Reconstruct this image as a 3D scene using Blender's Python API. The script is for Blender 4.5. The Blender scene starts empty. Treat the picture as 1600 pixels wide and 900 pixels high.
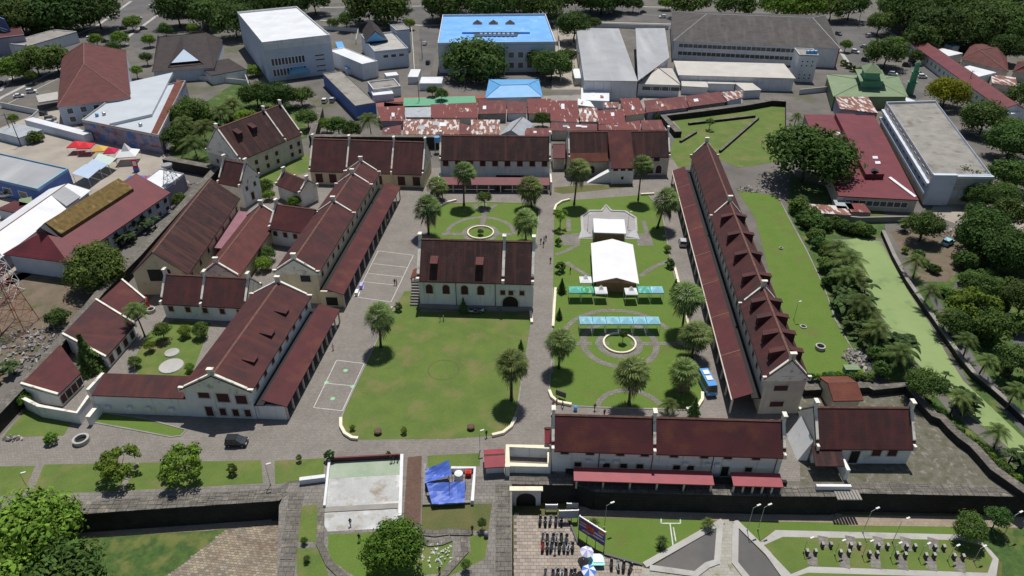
import bpy, bmesh, math, random
from mathutils import Vector as V, Matrix
R = math.radians
random.seed(7)
SC = bpy.context.scene
COL = SC.collection
# ------------------------------------------------------------------ camera
F, PITCH, CH = 1107.0, R(33.1), 90.0
cam = bpy.data.objects.new('camera', bpy.data.cameras.new('camera'))
COL.objects.link(cam)
cam.location = (0, 0, CH)
cam.rotation_euler = (R(90) - PITCH, 0, 0)
cam.data.sensor_width = 36.0
cam.data.lens = 36.0 * F / 1600.0
cam.data.clip_start = 1.0
cam.data.clip_end = 9000.0
SC.camera = cam
# ------------------------------------------------------------------ light
SUN = V((0.05, 0.40, 1.0)).normalized()          # towards the sun
EL = math.asin(SUN.z); AZ = math.atan2(SUN.x, SUN.y)
w = bpy.data.worlds.new('World'); SC.world = w; w.use_nodes = True
nt = w.node_tree
sky = nt.nodes.new('ShaderNodeTexSky'); sky.sky_type = 'NISHITA'; sky.sun_disc = False
sky.sun_elevation = EL; sky.sun_rotation = AZ
bg = nt.nodes['Background']; bg.inputs[1].default_value = 0.056
nt.links.new(sky.outputs[0], bg.inputs[0])
sl = bpy.data.lights.new('sun', 'SUN'); sl.energy = 3.9; sl.angle = R(0.53); sl.color = (1.0, 0.955, 0.89)
so = bpy.data.objects.new('sun', sl); COL.objects.link(so)
so.rotation_euler = SUN.to_track_quat('Z', 'Y').to_euler(); so.location = (60, 120, 300)
SC.view_settings.view_transform = 'Standard'; SC.view_settings.look = 'None'
SC.view_settings.exposure = 0.16; SC.view_settings.gamma = 1.0
# ------------------------------------------------------------------ helpers
SP, CP = math.sin(PITCH), math.cos(PITCH)
def ray(x, y):
    dx, dy = (x - 800) / F, (450 - y) / F
    return V((dx, CP + dy * SP, -SP + dy * CP))
def P(x, y, z=0.0):
    """place on the level z that the survey photograph shows at x, y"""
    d = ray(x, y); return V((0, 0, CH)) + d * ((z - CH) / d.z)
def depth(p): return p.y * CP + (CH - p.z) * SP
Z = V((0, 0, 1))
# ---- materials
MATS = {}
def rgb(c): return (c[0], c[1], c[2], 1)
def mat(name, c1, c2=None, scale=1.0, rough=0.85, fine=0.0, bump=0.0, rows=None, c3=None, s3=0.1, lo3=0.55, hi3=0.7,
        island=0.0, metal=0.0, spec=0.3, brick=None, detail=6.0, trans=0.0, stripes=None):
    m = bpy.data.materials.new(name); m.use_nodes = True; MATS[name] = m
    n, l = m.node_tree.nodes, m.node_tree.links
    b = n['Principled BSDF']; b.inputs['Roughness'].default_value = rough; b.inputs['Metallic'].default_value = metal
    b.inputs['Specular IOR Level'].default_value = spec
    tc = n.new('ShaderNodeUVMap') if rows or brick or stripes else None
    geo = n.new('ShaderNodeNewGeometry')
    def noise(s, d=detail, r=0.6):
        t = n.new('ShaderNodeTexNoise'); t.inputs['Scale'].default_value = s; t.inputs['Detail'].default_value = d
        t.inputs['Roughness'].default_value = r; l.new(geo.outputs['Position'], t.inputs['Vector']); return t
    def mix(f, a, bb, mode='MIX'):
        x = n.new('ShaderNodeMix'); x.data_type = 'RGBA'; x.blend_type = mode
        if isinstance(f, float): x.inputs[0].default_value = f
        else: l.new(f, x.inputs[0])
        for k, q in ((6, a), (7, bb)):
            if isinstance(q, tuple): x.inputs[k].default_value = q
            else: l.new(q, x.inputs[k])
        return x.outputs[2]
    def ramp(f, lo, hi):
        r = n.new('ShaderNodeMapRange'); r.inputs[1].default_value = lo; r.inputs[2].default_value = hi
        l.new(f, r.inputs[0]); return r.outputs[0]
    def math_(op, a, bb):
        x = n.new('ShaderNodeMath'); x.operation = op
        for k, q in ((0, a), (1, bb)):
            if isinstance(q, (int, float)): x.inputs[k].default_value = q
            else: l.new(q, x.inputs[k])
        return x.outputs[0]
    col = rgb(c1); h = None
    if c2:
        t = noise(scale); col = mix(ramp(t.outputs[0], 0.35, 0.68), rgb(c1), rgb(c2)); h = t.outputs[0]
    if c3:
        t = noise(s3, 4.0); col = mix(ramp(t.outputs[0], lo3, hi3), col, rgb(c3))
    if stripes:                                     # vertical streaks down a sheet or slope
        mp = n.new('ShaderNodeMapping'); mp.inputs['Scale'].default_value = (stripes[0], stripes[1], 1)
        l.new(tc.outputs[0], mp.inputs[0]); t = n.new('ShaderNodeTexNoise'); t.inputs['Scale'].default_value = 1.0
        t.inputs['Detail'].default_value = 3.0; l.new(mp.outputs[0], t.inputs['Vector'])
        col = mix(ramp(t.outputs[0], stripes[3], stripes[4]), col, rgb(stripes[2]))
    if brick:
        bt = n.new('ShaderNodeTexBrick'); l.new(tc.outputs[0], bt.inputs['Vector'])
        bt.inputs['Scale'].default_value = 1.0; bt.inputs['Brick Width'].default_value = brick[0]; bt.inputs['Row Height'].default_value = brick[1]
        bt.inputs['Mortar Size'].default_value = brick[2]; bt.inputs['Color1'].default_value = (1, 1, 1, 1)
        bt.inputs['Color2'].default_value = (brick[3],) * 3 + (1,); bt.inputs['Mortar'].default_value = (brick[4],) * 3 + (1,)
        col = mix(1.0, col, bt.outputs[0], 'MULTIPLY')
    if rows:                                        # courses of tiles: rows = (row height, strength)
        sx = n.new('ShaderNodeSeparateXYZ'); l.new(tc.outputs[0], sx.inputs[0])
        fr = math_('FRACT', math_('DIVIDE', sx.outputs[1], rows[0]), 0.0)
        fu = math_('FRACT', math_('DIVIDE', sx.outputs[0], rows[0] * 0.7), 0.0)
        k = math_('MULTIPLY', math_('ADD', fr, math_('MULTIPLY', fu, 0.5)), rows[1])
        k = math_('ADD', k, 1.0 - rows[1] * 0.75)
        cc = n.new('ShaderNodeCombineColor')
        for q in range(3): l.new(k, cc.inputs[q])
        col = mix(1.0, col, cc.outputs[0], 'MULTIPLY')
    if fine:
        t = noise(7.0, 5.0, 0.75); k = ramp(t.outputs[0], 0.25, 0.75)
        k = math_('ADD', math_('MULTIPLY', k, 2 * fine), 1.0 - fine)
        cc = n.new('ShaderNodeCombineColor')
        for q in range(3): l.new(k, cc.inputs[q])
        col = mix(1.0, col, cc.outputs[0], 'MULTIPLY')
    if island:
        k = math_('ADD', math_('MULTIPLY', geo.outputs['Random Per Island'], 2 * island), 1.0 - island)
        cc = n.new('ShaderNodeCombineColor')
        for q in range(3): l.new(k, cc.inputs[q])
        col = mix(1.0, col, cc.outputs[0], 'MULTIPLY')
    if island and trans:
        oi = n.new('ShaderNodeObjectInfo'); hs = n.new('ShaderNodeHueSaturation'); l.new(col, hs.inputs['Color'])
        l.new(math_('ADD', math_('MULTIPLY', oi.outputs['Random'], .035), .487), hs.inputs['Hue']); l.new(math_('ADD', math_('MULTIPLY', math_('FRACT', math_('MULTIPLY', oi.outputs['Random'], 7.31), 0.0), .55), .75), hs.inputs['Value']); col = hs.outputs[0]
    if isinstance(col, tuple): b.inputs['Base Color'].default_value = col
    else: l.new(col, b.inputs['Base Color'])
    if bump and h is not None:
        bp = n.new('ShaderNodeBump'); bp.inputs['Strength'].default_value = bump; bp.inputs['Distance'].default_value = 0.15
        t = noise(3.0, 6.0, 0.7); l.new(t.outputs[0], bp.inputs['Height']); l.new(bp.outputs[0], b.inputs['Normal'])
    if trans:
        tr = n.new('ShaderNodeBsdfTranslucent'); ms = n.new('ShaderNodeMixShader'); ms.inputs[0].default_value = trans
        if isinstance(col, tuple): tr.inputs[0].default_value = col
        else: l.new(col, tr.inputs[0])
        l.new(b.outputs[0], ms.inputs[1]); l.new(tr.outputs[0], ms.inputs[2]); l.new(ms.outputs[0], n['Material Output'].inputs[0])
    return m
mat('roof_dark', (.058, .026, .026), (.030, .018, .019), .5, rows=(.36, .4), fine=.3, stripes=(.9, .06, (.095, .040, .032), .48, .72), c3=(.075, .052, .046), s3=.3, lo3=.58, hi3=.75)
mat('roof_maroon', (.092, .030, .031), (.050, .021, .023), .35, rows=(.36, .35), fine=.3, stripes=(.8, .08, (.105, .034, .027), .5, .78), c3=(.048, .026, .027), s3=.25, lo3=.48, hi3=.66)
mat('roof_fresh', (.098, .027, .030), (.066, .022, .025), .3, rows=(.36, .3), fine=.2, c3=(.13, .047, .030), s3=.22, lo3=.52, hi3=.75)
mat('roof_orange', (.165, .055, .034), (.10, .034, .028), .4, rows=(.36, .3), fine=.25)
mat('roof_brick', (.135, .046, .042), (.085, .034, .033), .35, rows=(.36, .3), fine=.25)
mat('warehouse_sheet', (.50, .54, .58), (.44, .48, .52), .15, .5, rows=(1.0, .06))
mat('roof_ridge', (.24, .13, .10), (.15, .075, .06), 1.5)
mat('roof_grey', (.085, .078, .074), (.055, .048, .047), .3, rows=(.4, .3), fine=.2, stripes=(.5, .05, (.11, .10, .095), .5, .8))
mat('roof_charcoal', (.055, .043, .043), (.034, .028, .029), .4, rows=(.4, .3), fine=.2)
mat('roof_red_sheet', (.165, .032, .042), (.115, .026, .034), .25, .6, rows=(.9, .14), c3=(.095, .025, .032), s3=.12)
mat('roof_pink_sheet', (.33, .06, .075), (.26, .05, .065), .5, .55)
mat('awning_mauve', (.27, .125, .155), (.22, .10, .13), .5, .5)
mat('roof_green', (.20, .27, .15), (.15, .215, .12), .3, .6, rows=(.8, .15))
mat('metal_white', (.74, .76, .78), (.62, .64, .67), .15, .45, rows=(1.0, .06), stripes=(.15, .03, (.60, .61, .63), .55, .8))
mat('metal_grey', (.36, .37, .385), (.30, .31, .325), .12, .5, rows=(1.2, .08), stripes=(.2, .02, (.43, .44, .45), .5, .75))
mat('metal_beige', (.52, .50, .455), (.44, .42, .38), .2, .6, rows=(1.1, .08))
mat('rust_a', (.17, .040, .036), (.125, .033, .032), .4, .7, stripes=(1.1, .16, (.42, .34, .31), .62, .66), rows=(.5, .18))
mat('rust_b', (.25, .12, .085), (.15, .05, .04), .5, .7, stripes=(.9, .22, (.55, .52, .50), .52, .57), rows=(.5, .18))
mat('rust_c', (.135, .036, .036), (.095, .028, .03), .35, .7, stripes=(.6, .12, (.21, .08, .055), .55, .7), rows=(.5, .15))
mat('sheet_zinc', (.40, .43, .46), (.31, .335, .36), .4, .5, rows=(.5, .15))
mat('blue_paint', (.13, .36, .78), (.20, .45, .82), .12, .55, c3=(.35, .55, .80), s3=.3, lo3=.6, hi3=.78, fine=.06)
mat('blue_tile', (.11, .34, .66), (.15, .40, .70), .3, .5, rows=(.4, .15))
mat('thatch', (.20, .135, .045), (.11, .075, .03), .9, .95, fine=.35, c3=(.30, .235, .11), s3=.35, lo3=.6, hi3=.7)
mat('plaster', (.78, .79, .79), (.68, .69, .69), .35, .9, c3=(.44, .43, .40), s3=.45, lo3=.6, hi3=.8, stripes=(1.3, .1, (.36, .34, .31), .58, .85))
mat('plaster_cream', (.66, .58, .40), (.57, .50, .345), .35, .9, c3=(.42, .37, .27), s3=.45, lo3=.6, hi3=.8, stripes=(1.3, .1, (.36, .34, .31), .58, .85))
mat('plaster_warm', (.60, .56, .47), (.50, .46, .385), .4, .9, c3=(.36, .33, .28), s3=.5, lo3=.58, hi3=.8, stripes=(1.3, .1, (.36, .34, .31), .58, .85))
mat('parapet_white', (.80, .77, .68), (.68, .65, .57), .8, .9, c3=(.30, .27, .23), s3=.8, lo3=.57, hi3=.72)
mat('kerb_cream', (.80, .74, .57), (.68, .62, .48), .8, .9)
mat('wall_pale_blue', (.58, .64, .72), (.50, .56, .64), .25, .85, c3=(.40, .44, .50), s3=.3, lo3=.6, hi3=.8)
mat('wall_white', (.72, .73, .74), (.63, .64, .66), .3, .85, c3=(.50, .50, .50), s3=.35, lo3=.6, hi3=.8, stripes=(1.3, .1, (.36, .34, .31), .58, .85))
mat('wall_violet', (.34, .32, .40), (.26, .25, .31), .4, .9)
mat('wall_blue', (.12, .20, .52), (.10, .17, .42), .4, .8)
mat('wall_cyan', (.16, .42, .62), (.12, .34, .52), .4, .7)
mat('mural', (.33, .30, .36), (.22, .21, .27), .3, .9, c3=(.08, .20, .48), s3=.28, lo3=.54, hi3=.6, stripes=(.35, .6, (.26, .12, .09), .58, .64))
mat('concrete', (.30, .285, .26), (.22, .21, .19), .25, .95, c3=(.12, .105, .09), s3=.22, lo3=.55, hi3=.75, fine=.15, bump=.1)
mat('walk_mossy', (.40, .385, .34), (.33, .32, .27), .5, .95, fine=.2, c3=(.20, .22, .12), s3=.6, lo3=.56, hi3=.7, brick=(.9, .6, .03, .85, .7))
mat('concrete_pale', (.43, .42, .40), (.36, .35, .33), .3, .95, fine=.12, c3=(.27, .26, .24), s3=.35, lo3=.55, hi3=.75)
mat('slab_worn', (.46, .465, .455), (.37, .375, .37), .3, .9, c3=(.26, .215, .155), s3=.35, lo3=.52, hi3=.70, fine=.22, stripes=(.25, .3, (.60, .61, .60), .55, .7))
mat('slab_green', (.27, .35, .25), (.35, .40, .32), .3, .9, fine=.1, c3=(.40, .40, .37), s3=.35, lo3=.58, hi3=.75)
mat('platform_grey', (.345, .335, .335), (.29, .285, .285), .3, .9, fine=.1)
mat('cobble', (.268, .245, .220), (.212, .194, .175), .18, .95, fine=.28, bump=.25, brick=(.55, .4, .035, .82, .68), c3=(.25, .23, .205), s3=.07, lo3=.5, hi3=.75)
mat('path_stone', (.245, .23, .205), (.185, .172, .153), .5, .95, fine=.25, brick=(.9, .7, .05, .8, .6))
mat('asphalt', (.125, .122, .12), (.098, .096, .095), .12, .95, fine=.15, c3=(.17, .16, .15), s3=.05, lo3=.5, hi3=.75)
mat('city_ground', (.165, .152, .137), (.105, .10, .092), .09, .95, fine=.2, c3=(.10, .105, .06), s3=.05, lo3=.57, hi3=.68)
mat('yard', (.37, .335, .285), (.28, .25, .215), .12, .95, fine=.15)
mat('earth', (.175, .135, .10), (.12, .10, .07), .3, .95, c3=(.07, .10, .03), s3=.25, fine=.3)
mat('brick_path', (.175, .105, .08), (.13, .08, .062), .4, .95, brick=(.5, .25, .03, .8, .6), fine=.2)
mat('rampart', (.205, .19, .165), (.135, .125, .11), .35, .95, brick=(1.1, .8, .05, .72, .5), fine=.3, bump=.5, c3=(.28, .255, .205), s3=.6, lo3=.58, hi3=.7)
mat('rampart_wall', (.040, .039, .036), (.024, .024, .022), .5, .95, fine=.3, bump=.5, brick=(1.2, .6, .04, .8, .6))  # mossy stone, darkened further to hold the rampart face's shade in its colour
mat('moss_floor', (.155, .142, .118), (.085, .090, .052), .7, .95, fine=.4, bump=.4, c3=(.22, .205, .18), s3=.9, lo3=.56, hi3=.66)
mat('tan_walk', (.345, .285, .215), (.28, .23, .175), .4, .95, brick=(.9, .6, .04, .85, .7))
mat('paver_warm', (.345, .295, .25), (.28, .245, .215), .35, .95, fine=.1, island=.16)
mat('paver_yellow', (.30, .25, .175), (.235, .205, .165), .35, .95, fine=.22, island=.3, c3=(.20, .155, .115), s3=.22, lo3=.5, hi3=.66)
mat('joint', (.16, .14, .12), (.12, .105, .09), .8, .95)
G3 = dict(fine=.35, bump=.4)
mat('grass', (.122, .172, .038), (.088, .138, .032), .22, .95, c3=(.185, .160, .070), s3=.17, lo3=.52, hi3=.74, **G3)
mat('grass_lush', (.096, .166, .026), (.116, .176, .036), .3, .95, c3=(.125, .138, .042), s3=.16, lo3=.54, hi3=.74, **G3)
mat('grass_dry', (.125, .120, .046), (.086, .105, .034), .25, .95, c3=(.17, .145, .075), s3=.2, **G3)
mat('grass_rough', (.070, .122, .028), (.036, .075, .022), 1.1, .95, c3=(.135, .150, .045), s3=.3, lo3=.5, hi3=.66, **G3)
mat('algae', (.225, .305, .115), (.190, .270, .095), .12, .6, c3=(.105, .155, .06), s3=.16, lo3=.54, hi3=.78, fine=.12)
mat('line_paint', (.62, .63, .60), (.42, .42, .40), 2.0, .8)
mat('green_paint', (.28, .55, .33), (.24, .48, .29), 2.0, .8)
mat('court_green', (.13, .36, .22), (.11, .32, .20), .5, .8)
mat('court_red', (.27, .10, .085), (.22, .085, .075), .5, .8)
mat('shutter', (.085, .028, .030), (.06, .022, .024), 2.0, .7)
mat('opening', (.018, .017, .017), None, 1, .6)
mat('glass', (.045, .052, .062), None, 1, .15, spec=.6)
mat('steel', (.42, .43, .44), None, 1, .4, metal=.6)
mat('steel_dark', (.06, .06, .065), None, 1, .5)
mat('white_paint', (.80, .80, .80), None, 1, .5)
mat('orange_red', (.62, .06, .03), None, 1, .6)
mat('red_lattice', (.36, .08, .05), (.26, .07, .05), 1.0, .7)
mat('tent_white', (.86, .87, .88), (.80, .81, .83), .3, .6, trans=.15)
mat('tent_red', (.72, .03, .05), None, 1, .6, trans=.15)
mat('tent_yellow', (.72, .46, .10), None, 1, .6, trans=.15)
mat('tent_crimson', (.66, .02, .09), None, 1, .6, trans=.15)
mat('tent_teal', (.14, .55, .47), (.10, .48, .40), .8, .6, trans=.15, c3=(.42, .72, .64), s3=1.3, lo3=.55, hi3=.6)
mat('tent_green', (.08, .46, .24), (.07, .40, .20), .8, .6, trans=.15, c3=(.40, .70, .50), s3=1.3, lo3=.56, hi3=.6)
mat('tent_sky', (.27, .60, .76), (.33, .66, .80), .8, .6, trans=.15, c3=(.62, .78, .74), s3=1.2, lo3=.58, hi3=.62)
mat('tarp_blue', (.075, .15, .56), (.06, .125, .48), .5, .5, spec=.4)
mat('awning_blue', (.44, .54, .68), (.40, .50, .64), .4, .5)
mat('awning_mint', (.52, .63, .58), (.48, .59, .54), .4, .5)
mat('ply', (.36, .215, .12), (.27, .16, .09), .9, .8, brick=(2.4, 1.2, .02, .75, .6))
mat('banner', (.10, .065, .27), (.13, .07, .33), .5, .5, c3=(.55, .16, .05), s3=.45, lo3=.58, hi3=.66)
mat('banner_gold', (.62, .36, .10), None, 1, .6)
mat('banner_grey', (.45, .48, .55), (.30, .33, .42), 2.0, .6)
mat('billboard', (.045, .095, .22), (.06, .12, .27), .3, .5)
mat('fabric_aqua', (.30, .72, .68), None, 1, .7)
mat('fabric_violet', (.42, .40, .72), None, 1, .7)
mat('fabric_blue', (.06, .20, .68), None, 1, .7)
mat('tyre', (.02, .02, .02), None, 1, .8)
mat('car_white', (.78, .79, .80), None, 1, .25, spec=.5)
mat('car_black', (.025, .027, .03), None, 1, .2, spec=.6)
mat('car_grey', (.16, .165, .175), None, 1, .25, spec=.5)
mat('car_silver', (.45, .46, .48), None, 1, .25, spec=.5)
mat('bus_blue', (.10, .30, .68), None, 1, .25, spec=.5)
mat('lamp_glass', (.7, .7, .66), None, 1, .2)
mat('red_plastic', (.60, .05, .04), None, 1, .5)
mat('tank_blue', (.14, .36, .62), None, 1, .4)
mat('bark', (.105, .083, .062), (.065, .052, .04), 2.0, .95)
mat('palm_bark', (.085, .075, .065), (.055, .048, .042), 3.0, .95)
LF = dict(island=.42, trans=.3, spec=.15, rough=.8)
mat('leaf_dark', (.088, .142, .034), (.060, .105, .027), .25, **LF)
mat('leaf_mid', (.108, .162, .036), (.075, .125, .030), .25, **LF)
mat('leaf_bright', (.165, .262, .036), (.118, .205, .030), .3, **LF)
mat('leaf_lime', (.260, .285, .020), (.19, .235, .019), .3, **LF)
mat('leaf_hedge', (.092, .160, .040), (.065, .125, .032), .5, **LF)
mat('leaf_fan', (.205, .265, .090), (.135, .195, .062), .8, **LF)
mat('leaf_coco', (.140, .180, .052), (.095, .140, .042), .8, **LF)
mat('leaf_banana', (.085, .130, .045), (.058, .098, .034), .8, **LF)
mat('dead_frond', (.165, .15, .105), (.115, .105, .075), .8, island=.35, rough=.95)
mat('flower_pink', (.45, .08, .30), None, 1, .7, island=.2)
mat('flower_rust', (.30, .15, .04), None, 1, .7, island=.3)
mat('stone_white', (.72, .72, .70), None, 1, .8)
mat('rubble', (.40, .38, .36), (.24, .21, .19), 1.5, .95, island=.45, c3=(.42, .12, .09), s3=1.2, lo3=.66, hi3=.7)
mat('skin', (.25, .14, .09), None, 1, .7)
mat('hair', (.015, .012, .011), None, 1, .7)
for k, c in dict(cloth_black=(.022, .022, .026), cloth_white=(.66, .66, .66), cloth_navy=(.03, .04, .09), cloth_red=(.36, .035, .035), cloth_cyan=(.10, .48, .62), cloth_khaki=(.22, .18, .12)).items(): mat(k, c, None, 1, .9)
# ---- mesh builder
ORG = {}
def tag(o, label=None, cat=None, group=None, kind=None):
    if label: o['label'] = label
    if cat: o['category'] = cat
    if group: o['group'] = group
    if kind: o['kind'] = kind
    return o
def thing(name, label, cat, loc, group=None):
    o = bpy.data.objects.new(name, None); COL.objects.link(o); o.location = loc; o.empty_display_size = .5
    ORG[o.name] = V(loc); return tag(o, label, cat, group)
class MB:
    def __init__(s): s.v, s.f = [], []
    def poly(s, pts):
        i = len(s.v); s.v += [V(p) for p in pts]; s.f.append(tuple(range(i, i + len(pts)))); return s
    def prism(s, bot, top):
        """closed solid between two outlines with the same number of points"""
        n = len(bot); i = len(s.v); s.v += [V(p) for p in bot] + [V(p) for p in top]
        a = sum(((bot[k] - bot[0]).cross(bot[(k + 1) % n] - bot[0]) for k in range(n)), V((0, 0, 0)))
        up = (sum(top, V((0, 0, 0))) - sum(bot, V((0, 0, 0))))
        b, t = list(range(i, i + n)), list(range(i + n, i + 2 * n))
        if a.dot(up) > 0: s.f.append(tuple(reversed(b))); s.f.append(tuple(t)); sg = 1
        else: s.f.append(tuple(b)); s.f.append(tuple(reversed(t))); sg = -1
        for k in range(n):
            k2 = (k + 1) % n; q = (b[k], b[k2], t[k2], t[k])
            s.f.append(q if sg > 0 else tuple(reversed(q)))
        return s
    def ext(s, pts, z0, z1):
        return s.prism([V((p[0], p[1], z0)) for p in pts], [V((p[0], p[1], z1)) for p in pts])
    def slab(s, pts, th): return s.prism([V(p) - Z * th for p in pts], [V(p) for p in pts])
    def box(s, c, u, v, w):
        c, u, v, w = V(c), V(u), V(v), V(w)
        return s.prism([c - u - v - w, c + u - v - w, c + u + v - w, c - u + v - w], [c - u - v + w, c + u - v + w, c + u + v + w, c - u + v + w])
    def bxx(s, c, sx, sy, sz): return s.box(c, V((sx / 2, 0, 0)), V((0, sy / 2, 0)), V((0, 0, sz / 2)))
    def tube(s, a, b, r0, r1=None, n=6):
        a, b = V(a), V(b); r1 = r0 if r1 is None else r1
        d = (b - a).normalized(); x = d.orthogonal().normalized(); y = d.cross(x)
        c = [(math.cos(2 * math.pi * k / n), math.sin(2 * math.pi * k / n)) for k in range(n)]
        return s.prism([a + (x * p + y * q) * r0 for p, q in c], [b + (x * p + y * q) * r1 for p, q in c])
    def strip(s, pts, hw, z0, z1):
        """a wall of width 2*hw along a line of points"""
        pts = [V((p[0], p[1], 0)) for p in pts]; Ls, Rs = [], []
        for i, p in enumerate(pts):
            d = V((0, 0, 0))
            if i: d += (p - pts[i - 1]).normalized()
            if i < len(pts) - 1: d += (pts[i + 1] - p).normalized()
            d.normalize(); nn = V((-d.y, d.x, 0)); Ls.append(p + nn * hw); Rs.append(p - nn * hw)
        for i in range(len(pts) - 1): s.ext([Ls[i], Ls[i + 1], Rs[i + 1], Rs[i]], z0, z1)
        return s
    def build(s, name, m, parent=None, label=None, cat=None, group=None, kind=None, uv=True, smooth=False):
        if parent is not None: o0 = ORG[parent.name]
        else:
            xs = [p.x for p in s.v]; ys = [p.y for p in s.v]
            o0 = V(((min(xs) + max(xs)) / 2, (min(ys) + max(ys)) / 2, min(p.z for p in s.v)))
        me = bpy.data.meshes.new(name); me.from_pydata([p - o0 for p in s.v], [], s.f)
        if uv:
            lay = me.uv_layers.new(name='UVMap').data; vs = s.v
            for pl in me.polygons:
                nn = pl.normal; t = Z.cross(nn)
                t = V((1, 0, 0)) if t.length < .05 else t.normalized()
                b = nn.cross(t)
                for li in pl.loop_indices:
                    p = vs[me.loops[li].vertex_index]; lay[li].uv = (p.dot(t), p.dot(b))
        if smooth: me.polygons.foreach_set('use_smooth', [True] * len(me.polygons))
        for q in (m if isinstance(m, (list, tuple)) else [m]): me.materials.append(MATS[q])
        o = bpy.data.objects.new(name, me); COL.objects.link(o)
        if parent is not None:
            o.parent = parent
        else: o.location = o0
        ORG[o.name] = o0
        return tag(o, label, cat, group, kind)
def sheet(name, px, z, m, dz=0.0, **k):
    pts = [P(x, y, z) + Z * dz for x, y in px]
    a = sum((pts[i].x * pts[(i + 1) % len(pts)].y - pts[i].y * pts[(i + 1) % len(pts)].x) for i in range(len(pts)))
    if a < 0: pts.reverse()
    k.setdefault('kind', 'structure')
    return MB().poly(pts).build(name, m, **k)
def copy_tree(o, parent=None):
    c = o.copy(); COL.objects.link(c); c.parent = parent
    for ch in o.children: copy_tree(ch, c)
    return c
ORD = ['first', 'second', 'third', 'fourth', 'fifth', 'sixth', 'seventh', 'eighth', 'ninth', 'tenth', 'eleventh', 'twelfth', 'thirteenth', 'fourteenth', 'fifteenth', 'sixteenth']
ORD += ['%s' % w for w in 'seventeenth eighteenth nineteenth twentieth twenty-first twenty-second twenty-third twenty-fourth twenty-fifth twenty-sixth twenty-seventh twenty-eighth twenty-ninth thirtieth'.split()]
LOW = -3.9      # level of the gardens outside the front rampart
# ------------------------------------------------------------------ ground
EDGE = [(-260, 832), (80, 807), (420, 784), (436, 783), (452, 771), (446, 808), (433, 905), (424, 985)]
EDGE2 = [(803, 985), (800, 905), (797, 757), (900, 759), (929, 769), (1200, 776), (1305, 777), (1324, 771), (1600, 777), (1900, 786)]
e1 = [P(*q) for q in EDGE]; e2 = [P(*q) for q in EDGE2]
up = [V((-4000, e1[0].y, 0))] + e1 + e2 + [V((4000, e2[-1].y, 0)), V((4000, 7000, 0)), V((-4000, 7000, 0))]
pond = [(1303, 377), (1345, 372), (1377, 378), (1401, 423), (1420, 457), (1452, 505), (1481, 557), (1505, 595), (1561, 648), (1605, 690), (1640, 730), (1600, 722), (1545, 672), (1500, 640), (1440, 575), (1395, 525), (1352, 455), (1320, 405)]
MB().poly(up).build('ground', 'city_ground', kind='structure')
MB().poly([V((-4000, -900, LOW)), V((4000, -900, LOW)), V((4000, 130, LOW)), V((-4000, 130, LOW))]).build('lower_ground', 'grass_dry', kind='structure')
def rampart(pts, label, th=2.4):
    t = thing('rampart_wall', label, 'rampart', (pts[len(pts) // 2].x, pts[len(pts) // 2].y, LOW))
    a = MB(); c = MB(); rnd = random.Random(3)
    for i in range(len(pts) - 1):
        p, q = pts[i], pts[i + 1]; d = (q - p); L = d.length; d.normalize(); n = V((-d.y, d.x, 0))
        if n.dot(V((0, 1, 0))) < 0 and abs(d.x) > .6: n = -n
        if abs(d.x) <= .6: n = V((1, 0, 0)) if p.x < -10 else V((-1, 0, 0))
        bt = -n * .35
        a.prism([p + bt + Z * LOW, q + bt + Z * LOW, q + n * .3 + Z * LOW, p + n * .3 + Z * LOW], [p, q, q + n * .3, p + n * .3])
        s = 0.0
        while s < L - .3:
            w_ = min(rnd.uniform(.8, 1.6), L - s); k = 0.0
            while k < th - .1:
                e = min(rnd.uniform(.6, 1.05), th - k)
                h = .05 + rnd.uniform(0, .07); g = .03
                o_ = [p + d * (s + g) + n * (k + g), p + d * (s + w_ - g) + n * (k + g), p + d * (s + w_ - g) + n * (k + e - g), p + d * (s + g) + n * (k + e - g)]
                c.ext(o_, .0, h); k += e
            s += w_
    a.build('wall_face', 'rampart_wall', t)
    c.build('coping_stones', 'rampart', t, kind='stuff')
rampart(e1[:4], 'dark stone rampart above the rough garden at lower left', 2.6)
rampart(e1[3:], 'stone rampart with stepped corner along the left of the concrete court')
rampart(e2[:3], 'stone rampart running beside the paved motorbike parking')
rampart(e2[2:], 'long dark stone rampart with gate passage below the red roofed galleries', 2.3)
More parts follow.
